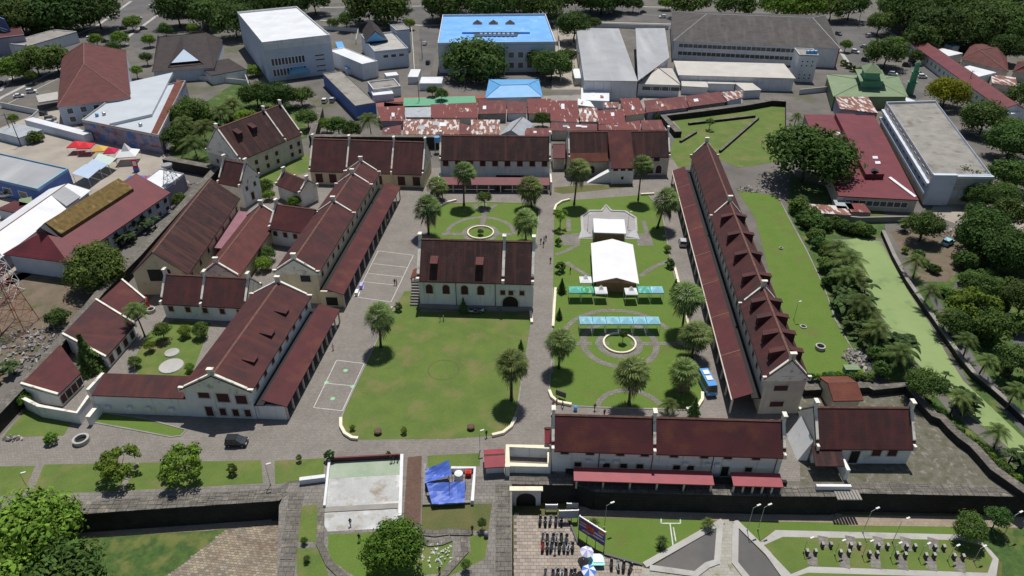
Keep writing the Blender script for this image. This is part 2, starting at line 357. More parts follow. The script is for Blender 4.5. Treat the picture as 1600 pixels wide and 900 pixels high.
# interior paving
sheet('courtyard_paving', [(-60, 745), (40, 640), (150, 560), (262, 440), (330, 300), (470, 235), (500, 268), (1060, 250), (1160, 600), (1262, 660), (1262, 752), (940, 753), (929, 745), (470, 745), (452, 752), (436, 762), (80, 792), (-60, 800)], 0, 'cobble', .015)
LAWNS = [
 ('lawn', 'grass', [(632, 455), (655, 455), (657, 487), (832, 488), (820, 560), (808, 640), (803, 660), (790, 672), (770, 681), (700, 686), (560, 687), (545, 682), (535, 670), (533, 655), (540, 636), (590, 530), (618, 480)]),
 ('lawn', 'grass_lush', [(672, 380), (668, 352), (683, 326), (700, 318), (760, 316), (835, 318), (842, 330), (838, 380)]),
 ('lawn', 'grass_lush', [(866, 330), (873, 318), (890, 313), (1012, 304), (1034, 330), (1046, 400), (1059, 450), (1072, 500), (1085, 560), (1098, 610), (1096, 628), (1080, 641), (940, 637), (900, 635), (870, 628), (858, 612), (862, 560), (864, 450)]),
 ('lawn', 'grass_lush', [(1150, 296), (1215, 306), (1232, 340), (1262, 395), (1288, 450), (1305, 500), (1328, 540), (1350, 572), (1350, 582), (1262, 588), (1235, 555), (1180, 340)]),
 ('lawn', 'grass', [(-20, 729), (55, 728), (35, 774), (-20, 776)]),
 ('lawn', 'grass', [(69, 726), (213, 723), (181, 769), (48, 777)]),
 ('lawn', 'grass', [(218, 723), (408, 719), (411, 755), (192, 768)]),
 ('lawn', 'grass', [(429, 720), (508, 716), (505, 745), (478, 748), (430, 757)]),
 ('lawn', 'grass_lush', [(155, 644), (230, 655), (291, 672), (283, 681), (267, 683), (205, 671), (139, 659)]),
 ('lawn', 'grass', [(5, 683), (40, 640), (122, 645), (99, 681)]),
 ('lawn', 'grass', [(467, 791), (502, 788), (499, 847), (465, 847)]),
 ('lawn', 'grass', [(462, 857), (498, 857), (516, 905), (465, 905)]),
 ('lawn', 'grass_lush', [(513, 835), (640, 830), (655, 905), (560, 905), (513, 872)]),
 ('lawn', 'grass_dry', [(659, 788), (769, 787), (763, 829), (659, 829)]),
 ('lawn', 'grass', [(659, 850), (708, 847), (706, 870), (690, 896), (640, 900)]),
 ('lawn', 'grass', [(734, 836), (763, 837), (758, 873), (705, 899), (690, 905), (735, 862)]),
 ('lawn', 'grass', [(668, 712), (750, 708), (750, 728), (668, 731)]),
 ('lawn', 'grass', [(1048, 184), (1225, 163), (1232, 250), (1155, 262), (1125, 250), (1060, 262), (1046, 240), (1055, 214), (1062, 200)]),
 ('lawn', 'grass_dry', [(866, 293), (900, 290), (990, 287), (988, 292), (880, 303), (866, 300)]),
 ('lawn', 'grass', [(480, 240), (500, 262), (420, 290), (400, 310), (398, 268), (440, 255)]),
 ('lawn', 'grass', [(232, 520), (272, 500), (330, 505), (298, 590), (215, 585), (210, 560)]),
]
for i, (n_, m_, q) in enumerate(LAWNS): sheet(n_, q, 0, m_, .03 + .002 * (i % 3))
KB = [(0, 4, 7), (0, 13, 17), (1, 0, 8), (2, 3, 10), (2, 11, 18), (8, 0, 7), (3, 1, 9)]
def ring(name, c, r0, r1, m, z, a0=0, a1=360, h=0.0, n=48, parent=None, **k):
    b = MB()
    for i in range(n):
        t0, t1 = R(a0 + (a1 - a0) * i / n), R(a0 + (a1 - a0) * (i + 1) / n)
        q = [c + V((math.cos(t) * r, math.sin(t) * r, 0)) for t, r in ((t0, r0), (t0, r1), (t1, r1), (t1, r0))]
        if h: b.ext(q, z, z + h)
        else: b.poly([V((p.x, p.y, z)) for p in q])
    if not k and parent is None: k = dict(kind='structure')
    return b.build(name, m, parent, **k)
LC = [0]
def lane(name, px, hw, m, z=.05, lvl=0.0, h=0.0, **k):
    b = MB(); pts = [P(x, y, lvl) for x, y in px]; LC[0] += 1; z += .0004 * (LC[0] % 16); h = h + .0005 * (LC[0] % 16) if h else h
    if h: b.strip(pts, hw, lvl, lvl + h)
    else:
        for i in range(len(pts) - 1):
            p, q = pts[i], pts[i + 1]; d = (q - p).normalized(); n = V((-d.y, d.x, 0)) * hw
            zz = Z * (z + .006 * (i % 2) + .003 * (i % 3)); b.poly([p - n + zz, q - n + zz, q + n + zz, p + n + zz])
    if not k: k = dict(kind='structure')
    return b.build(name, m, **k)
# garden walks
c1 = P(968, 537); c2 = P(751, 364); c3 = P(985, 645)
ring('path', c1, 3.5, 4.9, 'path_stone', .051); ring('path', c1, 6.9, 8.2, 'path_stone', .052)
ring('path', c1, 11.5, 12.6, 'path_stone', .053, 25, 155); ring('path', c3, 5.6, 6.7, 'path_stone', .054, 20, 178)
ring('path', c2, 3.9, 4.9, 'path_stone', .052); ring('path', c2, 8.2, 9.4, 'path_stone', .053, -5, 185)
for q in ([(895, 537), (925, 537)], [(1000, 537), (1080, 537)], [(930, 537), (952, 537)], [(985, 537), (999, 537)]): lane('path', q, .55, 'path_stone', .056)
for q in ([(752, 357), (757, 335), (757, 318)], [(740, 320), (757, 333), (775, 320)], [(690, 366), (735, 366)], [(770, 366), (800, 366)]): lane('path', q, .7, 'path_stone', .057)
for q in ([(885, 410), (900, 420), (920, 432)], [(1000, 432), (1020, 418), (1045, 408)], [(868, 398), (885, 392), (905, 382)], [(888, 342), (889, 362)], [(1005, 345), (1013, 372)], [(860, 585), (862, 560)]): lane('path', q, .6, 'path_stone', .058)
sheet('path', [(874, 368), (908, 364), (906, 382), (880, 384)], 0, 'path_stone', .06)
sheet('path', [(995, 365), (1016, 366), (1022, 384), (996, 384)], 0, 'path_stone', .06)
for c_, r_, nm in ((c1, 3.3, 'round cream kerb around the central bed of the tented garden'), (c2, 3.4, 'round cream kerb around the bed behind the hall')):
    ring('bed_kerb', c_, r_ - .18, r_ + .18, 'kerb_cream', .05, h=.35, label=nm, cat='kerb')
KERBS = [([(533, 655), (533, 668), (539, 679), (550, 686), (560, 687)], 'cream curved kerb wall at the left front corner of the big lawn'),
 ([(769, 682), (786, 678), (799, 668), (805, 655)], 'cream curved kerb wall at the right front corner of the big lawn'),
 ([(858, 612), (862, 622), (872, 630), (893, 634)], 'cream curved kerb wall at the left front of the tented garden'),
 ([(1097, 615), (1097, 626), (1090, 637), (1072, 641)], 'cream curved kerb wall near the blue minibus'),
 ([(868, 452), (866, 480), (864, 512)], 'straight cream kerb along the walk left of the garden tents'),
 ([(866, 330), (869, 322), (878, 316), (890, 313)], 'cream curved kerb at the far left corner of the tented garden'),
 ([(1001, 305), (1022, 304)], 'short cream kerb at the far right of the tented garden'),
 ([(1054, 420), (1060, 444)], 'cream kerb piece right of the big white tent'), ([(1072, 495), (1076, 512)], 'cream kerb piece between palms by the right gallery'),
 ([(683, 326), (697, 318), (713, 314)], 'cream curved kerb left of the garden behind the hall'), ([(829, 488), (831, 506)], 'cream kerb stub right of the hall'), ([(606, 492), (612, 482)], 'cream kerb stub left of the hall steps')]
for q, nm in KERBS: lane('kerb_wall', q, .28, 'kerb_cream', h=.55, label=nm, cat='kerb')
for k_, a_, b_ in KB: lane('lawn_kerb', LAWNS[k_][2][a_:b_], .14, 'concrete', h=.12)
# sports courts painted on the paving
def lines(px_list, hw=.07):
    for q in px_list: lane('court_line', q, hw, 'line_paint', .03)
lines([[(526, 563), (569, 568), (535, 642), (490, 637), (526, 563)], [(510, 599), (551, 603)], [(591, 392), (646, 399), (611, 472), (555, 464), (591, 392)], [(583, 412), (637, 418)], [(574, 427), (629, 433)], [(566, 440), (622, 446)]])
for q in ((540, 579), (520, 623), (510, 598), (551, 604)): ring('court_spot', P(*q), 0, .45, 'green_paint', .036, n=20)
ring('worn_ring', P(693, 578), 2.9, 3.15, 'grass_dry', .045)
# concrete court and brick walk on the middle bastion
sheet('concrete_court', [(507, 791), (513, 748), (627, 742), (628, 815), (600, 826), (512, 831), (507, 822)], 0, 'slab_worn', .05)
sheet('concrete_court', [(511, 748), (513, 719), (625, 713), (627, 742)], 0, 'slab_green', .055)
lane('court_step', [(508, 797), (622, 791)], .5, 'concrete', h=.18)
sheet('brick_walk', [(637, 715), (659, 712), (657, 820), (630, 820)], 0, 'brick_path', .04)
sheet('bastion_floor', [(436, 790), (452, 755), (800, 745), (800, 905), (433, 905)], 0, 'path_stone', .02)
sheet('bastion_floor', [(1250, 600), (1395, 603), (1430, 620), (1470, 660), (1520, 710), (1600, 765), (1600, 774), (1324, 768), (1305, 774), (1250, 773)], 0, 'moss_floor', .034)
sheet('gate_walk', [(797, 735), (860, 735), (900, 752), (797, 752)], 0, 'moss_floor', .038)
sheet('garden_walk', [(-60, 778), (410, 757), (436, 757), (436, 764), (80, 788), (-60, 797)], 0, 'path_stone', .036)
# lower gardens
def clip_in(p, poly):
    c = False; n = len(poly)
    for i in range(n):
        a, b = poly[i], poly[(i + 1) % n]
        if (a.y > p.y) != (b.y > p.y) and p.x < (b.x - a.x) * (p.y - a.y) / (b.y - a.y) + a.x: c = not c
    return c
def pavers(name, px, lvl, sx, sy, m, ang=0.0, g=.025, skip=None, h=.05, seed=1):
    poly = [P(x, y, lvl) for x, y in px]; rnd = random.Random(seed)
    cx = sum(p.x for p in poly) / len(poly); cy = sum(p.y for p in poly) / len(poly); b = MB()
    N = 70
    for j in range(-N, N):
        for i in range(-N, N):
            x0 = (i + (.5 if j % 2 else 0)) * sx; y0 = j * sy
            r = lambda x, y: V((cx + x * math.cos(ang) - y * math.sin(ang), cy + x * math.sin(ang) + y * math.cos(ang), 0))
            c = r(x0 + sx / 2, y0 + sy / 2)
            if not clip_in(c, poly) or (skip and skip(c)): continue
            q = [r(x0 + g, y0 + g), r(x0 + sx - g, y0 + g), r(x0 + sx - g, y0 + sy - g), r(x0 + g, y0 + sy - g)]
            b.ext(q, lvl + .02, lvl + h + rnd.uniform(0, .02))
    MB().poly([p + Z * .022 for p in poly] if sum(poly[i].x * poly[(i + 1) % len(poly)].y - poly[i].y * poly[(i + 1) % len(poly)].x for i in range(len(poly))) > 0 else [p + Z * .022 for p in reversed(poly)]).build('paving_bed', 'joint', kind='structure')
    return b.build(name, m, kind='stuff', label='rectangular paving blocks laid in rows', cat='paving')
pavers('parking_pavers', [(803, 803), (885, 810), (892, 826), (903, 852), (940, 868), (1003, 887), (1003, 985), (803, 985)], LOW, .85, .62, 'paver_warm')
pavers('terrace_pavers', [(446, 812), (425, 816), (357, 826), (325, 850), (255, 905), (225, 985), (432, 985), (436, 905)], LOW, .62, .42, 'paver_yellow', ang=R(-6), seed=2, h=.028, g=.035)
LOWS = [('grass_lush', [(890, 815), (903, 805), (1113, 808), (1135, 812), (1007, 882), (940, 864), (905, 846)]), ('grass_rough', [(101, 836), (130, 837), (333, 823), (357, 826), (325, 850), (255, 905), (200, 985), (-200, 985), (-200, 850)]),
 ('grass_lush', [(1150, 811), (1180, 811), (1499, 815), (1497, 835), (1212, 828), (1186, 846)]), ('grass', [(1193, 852), (1223, 839), (1500, 844), (1535, 852), (1551, 873), (1543, 895), (1265, 885), (1236, 897)]),
 ('grass_lush', [(1262, 895), (1540, 903), (1540, 985), (1225, 985), (1230, 905)]), ('grass_rough', [(1497, 813), (1640, 814), (1700, 985), (1562, 985), (1566, 880), (1535, 845)])]
for m_, q in LOWS: sheet('lawn', q, LOW, m_, .035)
sheet('path', [(1183, 850), (1212, 828), (1497, 835), (1532, 846), (1561, 871), (1556, 905), (1540, 985), (1220, 985), (1222, 905)], LOW, 'concrete_pale', .015)
lane('base_walk', [(905, 800), (1305, 809), (1322, 813), (1640, 817)], 1.05, 'tan_walk', .05, LOW)
lane('base_walk', [(95, 836), (330, 822), (425, 812)], .9, 'tan_walk', .05, LOW)
sheet('plaza', [(1123, 823), (1021, 884), (1087, 897), (1108, 884), (1120, 879)], LOW, 'asphalt', .05)
sheet('plaza', [(1152, 825), (1215, 890), (1225, 985), (1150, 985), (1160, 905), (1148, 880)], LOW, 'asphalt', .05)
sheet('plaza_walk', [(1129, 813), (1146, 813), (1143, 880), (1165, 905), (1170, 985), (990, 985), (1003, 887), (1087, 902), (1100, 890), (1123, 880)], LOW, 'walk_mossy', .055)
for q, nm in (([(1129, 815), (1007, 884)], 'white concrete kerb from the walkway head down to the motorbike parking'), ([(1148, 815), (1200, 866), (1228, 905)], 'white concrete kerb along the right of the grey star plaza'), ([(1125, 818), (1120, 879), (1105, 884), (1087, 898), (1015, 888)], 'white kerb bordering the left grey triangle of the plaza'), ([(1149, 820), (1148, 880), (1168, 905)], 'white kerb right of the plaza walkway')):
    lane('plaza_kerb', q, .5, 'concrete_pale', lvl=LOW, h=.22, label=nm, cat='kerb')
for x0, y0, x1, y1 in [(1268, 862, 1270, 884), (1318, 864, 1320, 887), (1366, 866, 1369, 888), (1408, 868, 1411, 890), (1453, 870, 1456, 891), (1497, 872, 1500, 893), (1285, 838, 1288, 856), (1328, 838, 1331, 857), (1371, 839, 1374, 858), (1414, 840, 1417, 860), (1457, 841, 1460, 861)]:
    lane('plot_path', [(x0, y0), (x1, y1)], .75, 'path_stone', .052, LOW)
# low garden frame and walls of the lawn by the parking
lane('parking_kerb', [(889, 814), (903, 850), (940, 866), (1004, 884)], .16, 'steel_dark', lvl=LOW, h=.35, label='dark low kerb between the motorbike parking and the lawn', cat='kerb')
for q in ([(1033, 809), (1063, 809), (1063, 818), (1033, 818), (1033, 809)], [(1047, 819), (1052, 856)], [(1052, 824), (1056, 846)]): lane('lawn_marking', q, .1, 'line_paint', .045, LOW)
# city ground: roads, yards, water
ROADS = [('road', 'asphalt', [(-250, 215), (0, 150), (120, 90), (200, 55), (245, 22), (300, -30), (380, -60), (250, -60), (205, 0), (150, 40), (60, 75), (-250, 140)]),
 ('road', 'asphalt', [(200, 62), (245, 22), (255, 70), (240, 100), (215, 90)]),
 ('road', 'asphalt', [(500, 30), (660, 38), (900, 32), (1050, 36), (1050, 14), (900, 10), (640, 12), (500, 14)]),
 ('road', 'asphalt', [(655, 40), (690, 40), (672, 120), (655, 120)]),
 ('road', 'asphalt', [(1280, 30), (1380, 25), (1370, 60), (1362, 100), (1410, 128), (1450, 150), (1420, 160), (1330, 105), (1300, 60)]),
 ('road', 'asphalt', [(1380, 40), (1560, 140), (1610, 175), (1610, 190), (1450, 120), (1370, 70)]),
 ('yard', 'yard', [(0, 200), (90, 165), (130, 205), (255, 240), (290, 280), (220, 320), (100, 400), (30, 440), (-60, 480), (-60, 240)]),
 ('yard', 'yard', [(860, 48), (912, 47), (912, 140), (862, 140)]),
 ('yard', 'yard', [(1460, 310), (1560, 290), (1610, 330), (1610, 360), (1500, 352), (1455, 335)]),
 ('yard', 'concrete', [(600, 160), (840, 150), (1160, 140), (1160, 200), (1060, 210), (600, 215)]),
 ('yard', 'earth', [(0, 440), (60, 415), (180, 425), (110, 500), (0, 600)]),
 ('waste_ground', 'earth', [(1390, 362), (1500, 355), (1525, 400), (1480, 440), (1440, 440)]),
 ('park_lawn', 'grass_rough', [(1420, 420), (1600, 400), (1700, 640), (1700, 800), (1600, 740), (1480, 540)]),
 ('park_lawn', 'grass_rough', [(1235, 270), (1380, 330), (1385, 372), (1300, 374), (1330, 440), (1400, 540), (1480, 640), (1600, 740), (1600, 762), (1440, 620), (1400, 600), (1345, 575), (1300, 480), (1262, 390), (1230, 330)]),
 ('road', 'asphalt', [(1478, 470), (1500, 430), (1525, 415), (1545, 440), (1600, 520), (1700, 600), (1700, 640), (1590, 545), (1530, 455), (1500, 470)]),
 ('park_path', 'asphalt', [(1440, 440), (1452, 445), (1530, 570), (1600, 650), (1640, 700), (1625, 705), (1575, 650), (1500, 560)]),
 ('park_lawn', 'grass_rough', [(262, 200), (350, 140), (385, 120), (400, 150), (480, 170), (480, 215), (400, 240), (340, 262), (270, 245)]),
 ('court_surround', 'court_red', [(588, 160), (640, 150), (800, 148), (800, 168), (588, 168)])]
for i, (n_, m_, q) in enumerate(ROADS): sheet(n_, q, 0, m_, .012 + .003 * (i % 4))
sheet('tennis_court', [(631, 153), (742, 150), (745, 163), (630, 166)], 0, 'court_green', .03)
sheet('pond_water', pond, 0, 'algae', .026)
for q in ([(0, 168), (100, 118)], [(110, 113), (200, 68)], [(700, 24), (790, 21)], [(820, 20), (910, 20)], [(940, 21), (1030, 24)]): lane('lane_marking', q, .15, 'line_paint', .03)
# ------------------------------------------------------------------ building helpers
class Fr:   # frame of a pitched building: s along the near eave, t from the near eave inwards
    def pt(f, s, t, z): return f.A + f.u * s + f.n * t + Z * (z - f.A.z)
def frame(eA, eB, ze, rp, slope=48, opp=None, W=None, skew=False):
    f = Fr(); A, B = P(*eA, ze), P(*eB, ze); f.A = A; d = B - A; f.L = d.length; f.u = d.normalized()
    n = V((-f.u.y, f.u.x, 0)); q = P(*rp, ze)
    if (q - A).dot(n) < 0: n = -n
    f.n = n; r = ray(*rp); c = V((0, 0, CH))
    if skew: n = (P(*opp, ze) - A).normalized(); f.n = n; W = (P(*opp, ze) - A).length / 2
    elif opp: W = (P(*opp, ze) - A).dot(n) / 2
    if W is None: pn = f.u.cross(n * math.cos(R(slope)) + Z * math.sin(R(slope)))
    else: pn = f.u.cross(Z); A = A + n * W
    h = c + r * ((A - c).dot(pn) / r.dot(pn))
    f.W = W if W else (h - f.A).dot(n); f.zr = h.z; f.ze = ze; f.k = (f.zr - ze) / f.W
    return f
def centre(f, z=0): p = f.pt(f.L / 2, f.W, z); return p
def rz(f, t): return f.ze + f.k * (t if t <= f.W else 2 * f.W - t)
def parapet(f, s, root, th=.62, up=.45, m='parapet_white', lo=0, hi=None, knee=True, z0=None):
    """white stepped gable wall standing proud of the roof at s"""
    th *= .75; W2 = 2 * f.W; o = [(-.25, f.ze - .5), (-.25, f.ze + up), (.8, f.ze + up), (.8, rz(f, .8) + up * .6)] if knee else [(0, f.ze - .3), (0, f.ze + up)]
    o += [(f.W - .55, rz(f, f.W - .55) + up), (f.W - .45, f.zr + up + .75), (f.W + .45, f.zr + up + .75), (f.W + .55, rz(f, f.W - .55) + up)]
    o += [(W2 - .8, rz(f, .8) + up * .6), (W2 - .8, f.ze + up), (W2 + .25, f.ze + up), (W2 + .25, f.ze - .5)] if knee else [(W2, f.ze + up), (W2, f.ze - .3)]
    a = [f.pt(s - th / 2, t, z) for t, z in o]; b = [f.pt(s + th / 2, t, z) for t, z in o]
    g = MB().prism(a, b).build('gable_parapet', m, root)
    MB().box(f.pt(s, f.W, f.zr + up + .85), f.u * (th / 2 + .12), f.n * .6, Z * .12).build('cap_stone', m, g)
    return g
def roof(f, root, m, s0=0, s1=None, th=.22, both=True, ridge=True, eo=.0):
    s1 = f.L if s1 is None else s1; b = MB(); e = f.k * eo
    b.slab([f.pt(s0, -eo, f.ze - e), f.pt(s1, -eo, f.ze - e), f.pt(s1, f.W, f.zr), f.pt(s0, f.W, f.zr)], th)
    if both: b.slab([f.pt(s0, 2 * f.W + eo, f.ze - e), f.pt(s1, 2 * f.W + eo, f.ze - e), f.pt(s1, f.W, f.zr), f.pt(s0, f.W, f.zr)], th)
    o = b.build('roof', m, root)
    if ridge: MB().prism([f.pt(s0, f.W - .22, f.zr - .1), f.pt(s0, f.W + .22, f.zr - .1), f.pt(s0, f.W, f.zr + .14)], [f.pt(s1, f.W - .22, f.zr - .1), f.pt(s1, f.W + .22, f.zr - .1), f.pt(s1, f.W, f.zr + .14)]).build('ridge_tiles', 'roof_ridge', o)
    return o
def walls(f, root, m, ov=.45, z0=0, si=.25, full=True):
    W2 = 2 * f.W; pr = [(ov, z0), (ov, rz(f, ov) - .25), (f.W, f.zr - .28), (W2 - ov, rz(f, ov) - .25), (W2 - ov, z0)]
    return MB().prism([f.pt(si, t, z) for t, z in pr], [f.pt(f.L - si, t, z) for t, z in pr]).build('wall', m, root)
def opening(root, c, u, out, w, h, m='shutter', fm='plaster_warm', name='window', arch=False, frame_=True, d=.1):
    """a shutter or door leaf with a frame round it, on a wall; c = centre of the leaf"""
    u = u.normalized(); out = out.normalized()
    if arch:
        pts = [(-w / 2, -h / 2), (w / 2, -h / 2), (w / 2, h / 2 - w / 2)] + [(math.cos(R(a)) * w / 2, h / 2 - w / 2 + math.sin(R(a)) * w / 2) for a in range(20, 180, 20)] + [(-w / 2, h / 2 - w / 2)]
        q = [c + u * x + Z * y for x, y in pts]
        o = MB().prism([p - out * .05 for p in q], [p + out * d * .6 for p in q]).build(name, m, root)
        q2 = [c + u * x * 1.22 + Z * (y * 1.12) for x, y in pts]
        if frame_: MB().prism([p - out * .05 for p in q2], [p + out * d * .25 for p in q2]).build('frame', fm, o)
        return o
    o = MB().box(c, u * w / 2, Z * h / 2, out * d * .5).build(name, m, root)
    if frame_:
        b = MB(); t = .09
        for sx in (-1, 1): b.box(c + u * sx * (w / 2 + t), u * t, Z * (h / 2 + 2 * t), out * d * .8)
        b.box(c + Z * (h / 2 + t), u * w / 2, Z * t, out * d * .79); b.box(c - Z * (h / 2 + t), u * (w / 2), Z * t, out * (d + .08))
        b.build('frame', fm, o)
    return o
def wins(f, root, ss, z, w_, h_, ov=.45, m='shutter', fm='plaster_warm', name='window', far=False, arch=False):
    for s in ss: opening(root, f.pt(s, (2 * f.W - ov) if far else ov, z), f.u, f.n if far else -f.n, w_, h_, m, fm, name, arch)
def ends(f, root, items, s=None, si=.25, m='shutter', fm='plaster_warm', name='window'):
    s = si if s is None else s
    out = -f.u if s < f.L / 2 else f.u
    for t, z, w_, h_ in items: opening(root, f.pt(s, t, z), f.n, out, w_, h_, m, fm, name)
def dormer(f, root, s, t0, w_, ln, m, far=False, rise=.30):
    """low roofed hood standing out of the slope: opening towards the eave"""
    T = lambda t: 2 * f.W - t if far else t
    zt = rz(f, t0); t1 = t0 - ln; z1 = zt - ln * rise; zb = rz(f, t1)
    q = [f.pt(s - w_ / 2, T(t1 - .25), z1 - .08), f.pt(s + w_ / 2, T(t1 - .25), z1 - .08), f.pt(s + w_ / 2, T(t0), zt + .04), f.pt(s - w_ / 2, T(t0), zt + .04)]
    d = MB().slab([p + Z * .12 for p in q], .14).build('dormer', m, root)
    for sg in (-1, 1):
        x = s + sg * (w_ / 2 - .15)
        a = [f.pt(x, T(t1), zb - .1), f.pt(x, T(t1), z1 - .05), f.pt(x, T(t0), zt - .02)]
        MB().prism([p - f.u * .06 for p in a], [p + f.u * .06 for p in a]).build('cheek', m, d)
    MB().box(f.pt(s, T(t1 + .12), (zb + z1) / 2 - .05), f.u * (w_ / 2 - .22), f.n * .05, Z * (z1 - zb) / 2).build('opening', 'opening', d)
def shade_gap(root, f, s0, s1, z, w_=2.0):
    MB().box(f.pt((s0 + s1) / 2, .45 - w_ / 2, z - .1), f.u * (s1 - s0) / 2, f.n * w_ / 2, Z * .1).build('gap_shade_floor', 'tyre', root)  # near-black strip, the shade of the eave gap put into its colour
def lean_to(root, a, b, c, d, z_in, z_out, m, posts=0, side=None, name='verandah_roof', pm='plaster_warm', z0=0):
    """a, b = inner edge at z_in; d, c = outer edge at z_out"""
    o = MB().slab([V((a.x, a.y, z_in)), V((b.x, b.y, z_in)), V((c.x, c.y, z_out)), V((d.x, d.y, z_out))], .18).build(name, m, root)
    for i in range(posts):
        p = d.lerp(c, (i + .1) / (posts - .8)); q = a.lerp(b, (i + .1) / (posts - .8)); p = p.lerp(q, .08)
        MB().bxx(V((p.x, p.y, (z0 + z_out - .2) / 2)), .3, .3, z_out - .2 - z0).build('post', pm, root)
    return o
def quadP(px, z): return [P(x, y, z) for x, y in px]
def block(name, label, A, B, C, z, wall, top, cat='building', z0=0, par=.5, root=None, parm=None, over=0.0, D=None):
    """flat roofed building: A, B near roof corners, C far right roof corner"""
    a, b, c = P(*A, z), P(*B, z), P(*C, z); u = (b - a).normalized(); n = V((-u.y, u.x, 0)); dp = (c - b).dot(n)
    if D: q = [a, b, c, P(*D, z)]
    else: q = [a, b, b + n * dp, a + n * dp]
    ctr = sum(q, V((0, 0, 0))) / 4
    root = root or thing(name, label, cat, (ctr.x, ctr.y, z0))
    MB().ext(q, z0, z - .3).build('wall', wall, root)
    MB().ext([p + (p - ctr).normalized() * over for p in q], z - .3, z - .02).build('roof', top, root)
    if par:
        b_ = MB(); i2 = [p + (ctr - p).normalized() * .4 for p in q]
        for i in range(4): j = (i + 1) % 4; b_.ext([q[i], q[j], i2[j], i2[i]], z - .02, z + par)
        b_.build('parapet', parm or wall, root)
    root_q[root.name] = (q, u, n, z); return root
root_q = {}
def facade(root, cols, rows, w_, h_, m='glass', fm='white_paint', edge=0, m0=.1, m1=.9):
    """windows in a grid; cols = count, rows = list of heights"""
    q, u, n, z = root_q[root.name]; a, b = q[edge], q[(edge + 1) % 4]; d = (b - a); L = d.length; d.normalize(); out = V((d.y, -d.x, 0))
    for zz in rows:
        for i in range(cols):
            s = L * (m0 + (m1 - m0) * (i + .5) / cols); p = a + d * s
            opening(root, V((p.x, p.y, zz)), d, out, w_, h_, m, fm)
def hip(name, label, e, r, ze, zr, wall, m, cat='building', inset=.7, root=None, z0=0, ridge='roof_ridge'):
    """e = four eave corners (near left, near right, far right, far left), r = two ridge ends (left, right)"""
    E_ = [P(x, y, ze) for x, y in e]; R_ = [P(x, y, zr) for x, y in r]; ctr = sum(E_, V((0, 0, 0))) / 4
    root = root or thing(name, label, cat, (ctr.x, ctr.y, z0)); root_q[root.name] = ([p + (ctr - p).normalized() * inset for p in E_], None, None, ze)
    MB().ext([p + (ctr - p).normalized() * inset for p in E_], z0, ze - .05).build('wall', wall, root)
    b = MB(); c = ctr
    if len(R_) == 2:
        fs = [[E_[0], E_[1], R_[1], R_[0]], [E_[1], E_[2], R_[1]], [E_[2], E_[3], R_[0], R_[1]], [E_[3], E_[0], R_[0]]]
        if abs((E_[1] - E_[0]).normalized().dot((R_[1] - R_[0]).normalized())) < .7:
            fs = [[E_[0], E_[1], R_[0]], [E_[1], E_[2], R_[1], R_[0]], [E_[2], E_[3], R_[1]], [E_[3], E_[0], R_[0], R_[1]]]
    else: fs = [[E_[k], E_[(k + 1) % 4], R_[0]] for k in range(4)]
    for q in fs: b.poly(q)
    b.poly([E_[3], E_[2], E_[1], E_[0]]); o = b.build('roof', m, root)
    g = MB()
    for q in fs:
        for k in range(len(q)):
            x, y = q[k], q[(k + 1) % len(q)]
            if x in R_ and (y in E_ or y in R_): g.tube(x, y, .2, .2, 5)
    if g.v and ridge: g.build('ridge_tiles', ridge, o)
    return root
def tank(root, p, m='tank_blue', r=.6, h=1.2): return MB().tube(p, p + Z * h, r, r * .92, 12).tube(p + Z * h, p + Z * (h + .2), r * .92, r * .35, 12).build('water_tank', m, root)
# ------------------------------------------------------------------ fort buildings
# central hall
f = frame((651, 437), (834, 442), 7.6, (742, 375), 47)
t = thing('hall', 'central white hall with steep dark tiled roof and arched windows', 'hall', centre(f)); walls(f, t, 'plaster'); roof(f, t, 'roof_dark', eo=.25)
for s in (.25, f.L * .738, f.L - .25): parapet(f, s, t, .8)
wins(f, t, [f.L * k for k in (.10, .245, .405, .545)], 5.0, 1.5, 2.3, arch=True)
wins(f, t, [f.L * k for k in (.735, .805, .90)], 4.6, 1.0, 1.1)
opening(t, f.pt(f.L * .80, .45, 1.9), f.u, -f.n, 3.4, 3.4, 'opening', 'plaster_warm', 'doorway', arch=True)
for k in (.105, .495): dormer(f, t, f.L * k + 1, 3.6, 1.7, 2.0, 'roof_brick', rise=.25)
MB().box(f.pt(f.L / 2, .25, .5), f.u * f.L / 2, f.n * .3, Z * .5).build('plinth', 'concrete', t)
b = MB()
for k in range(9): b.box(f.pt(-1.2, 1.2 + k * .5, .22 * (k + 1)), f.u * 1.0, f.n * .25, Z * .22 * (k + 1))
b.build('side_stair', 'concrete', t)
MB().slab([f.pt(-2.6, 5.5, 4.3), f.pt(.0, 5.5, 5.6), f.pt(0, 9.5, 5.6), f.pt(-2.6, 9.5, 4.3)], .18).build('porch_roof', 'roof_orange', t)
for k in (5.8, 9.2): MB().bxx(f.pt(-2.4, k, 2.1), .25, .25, 4.2).build('porch_post', 'plaster_warm', t)
for k in (.33, .67): MB().tube(f.pt(f.L * k, .3, 1), f.pt(f.L * k, .3, 7.4), .07).build('drain_pipe', 'steel_dark', t)
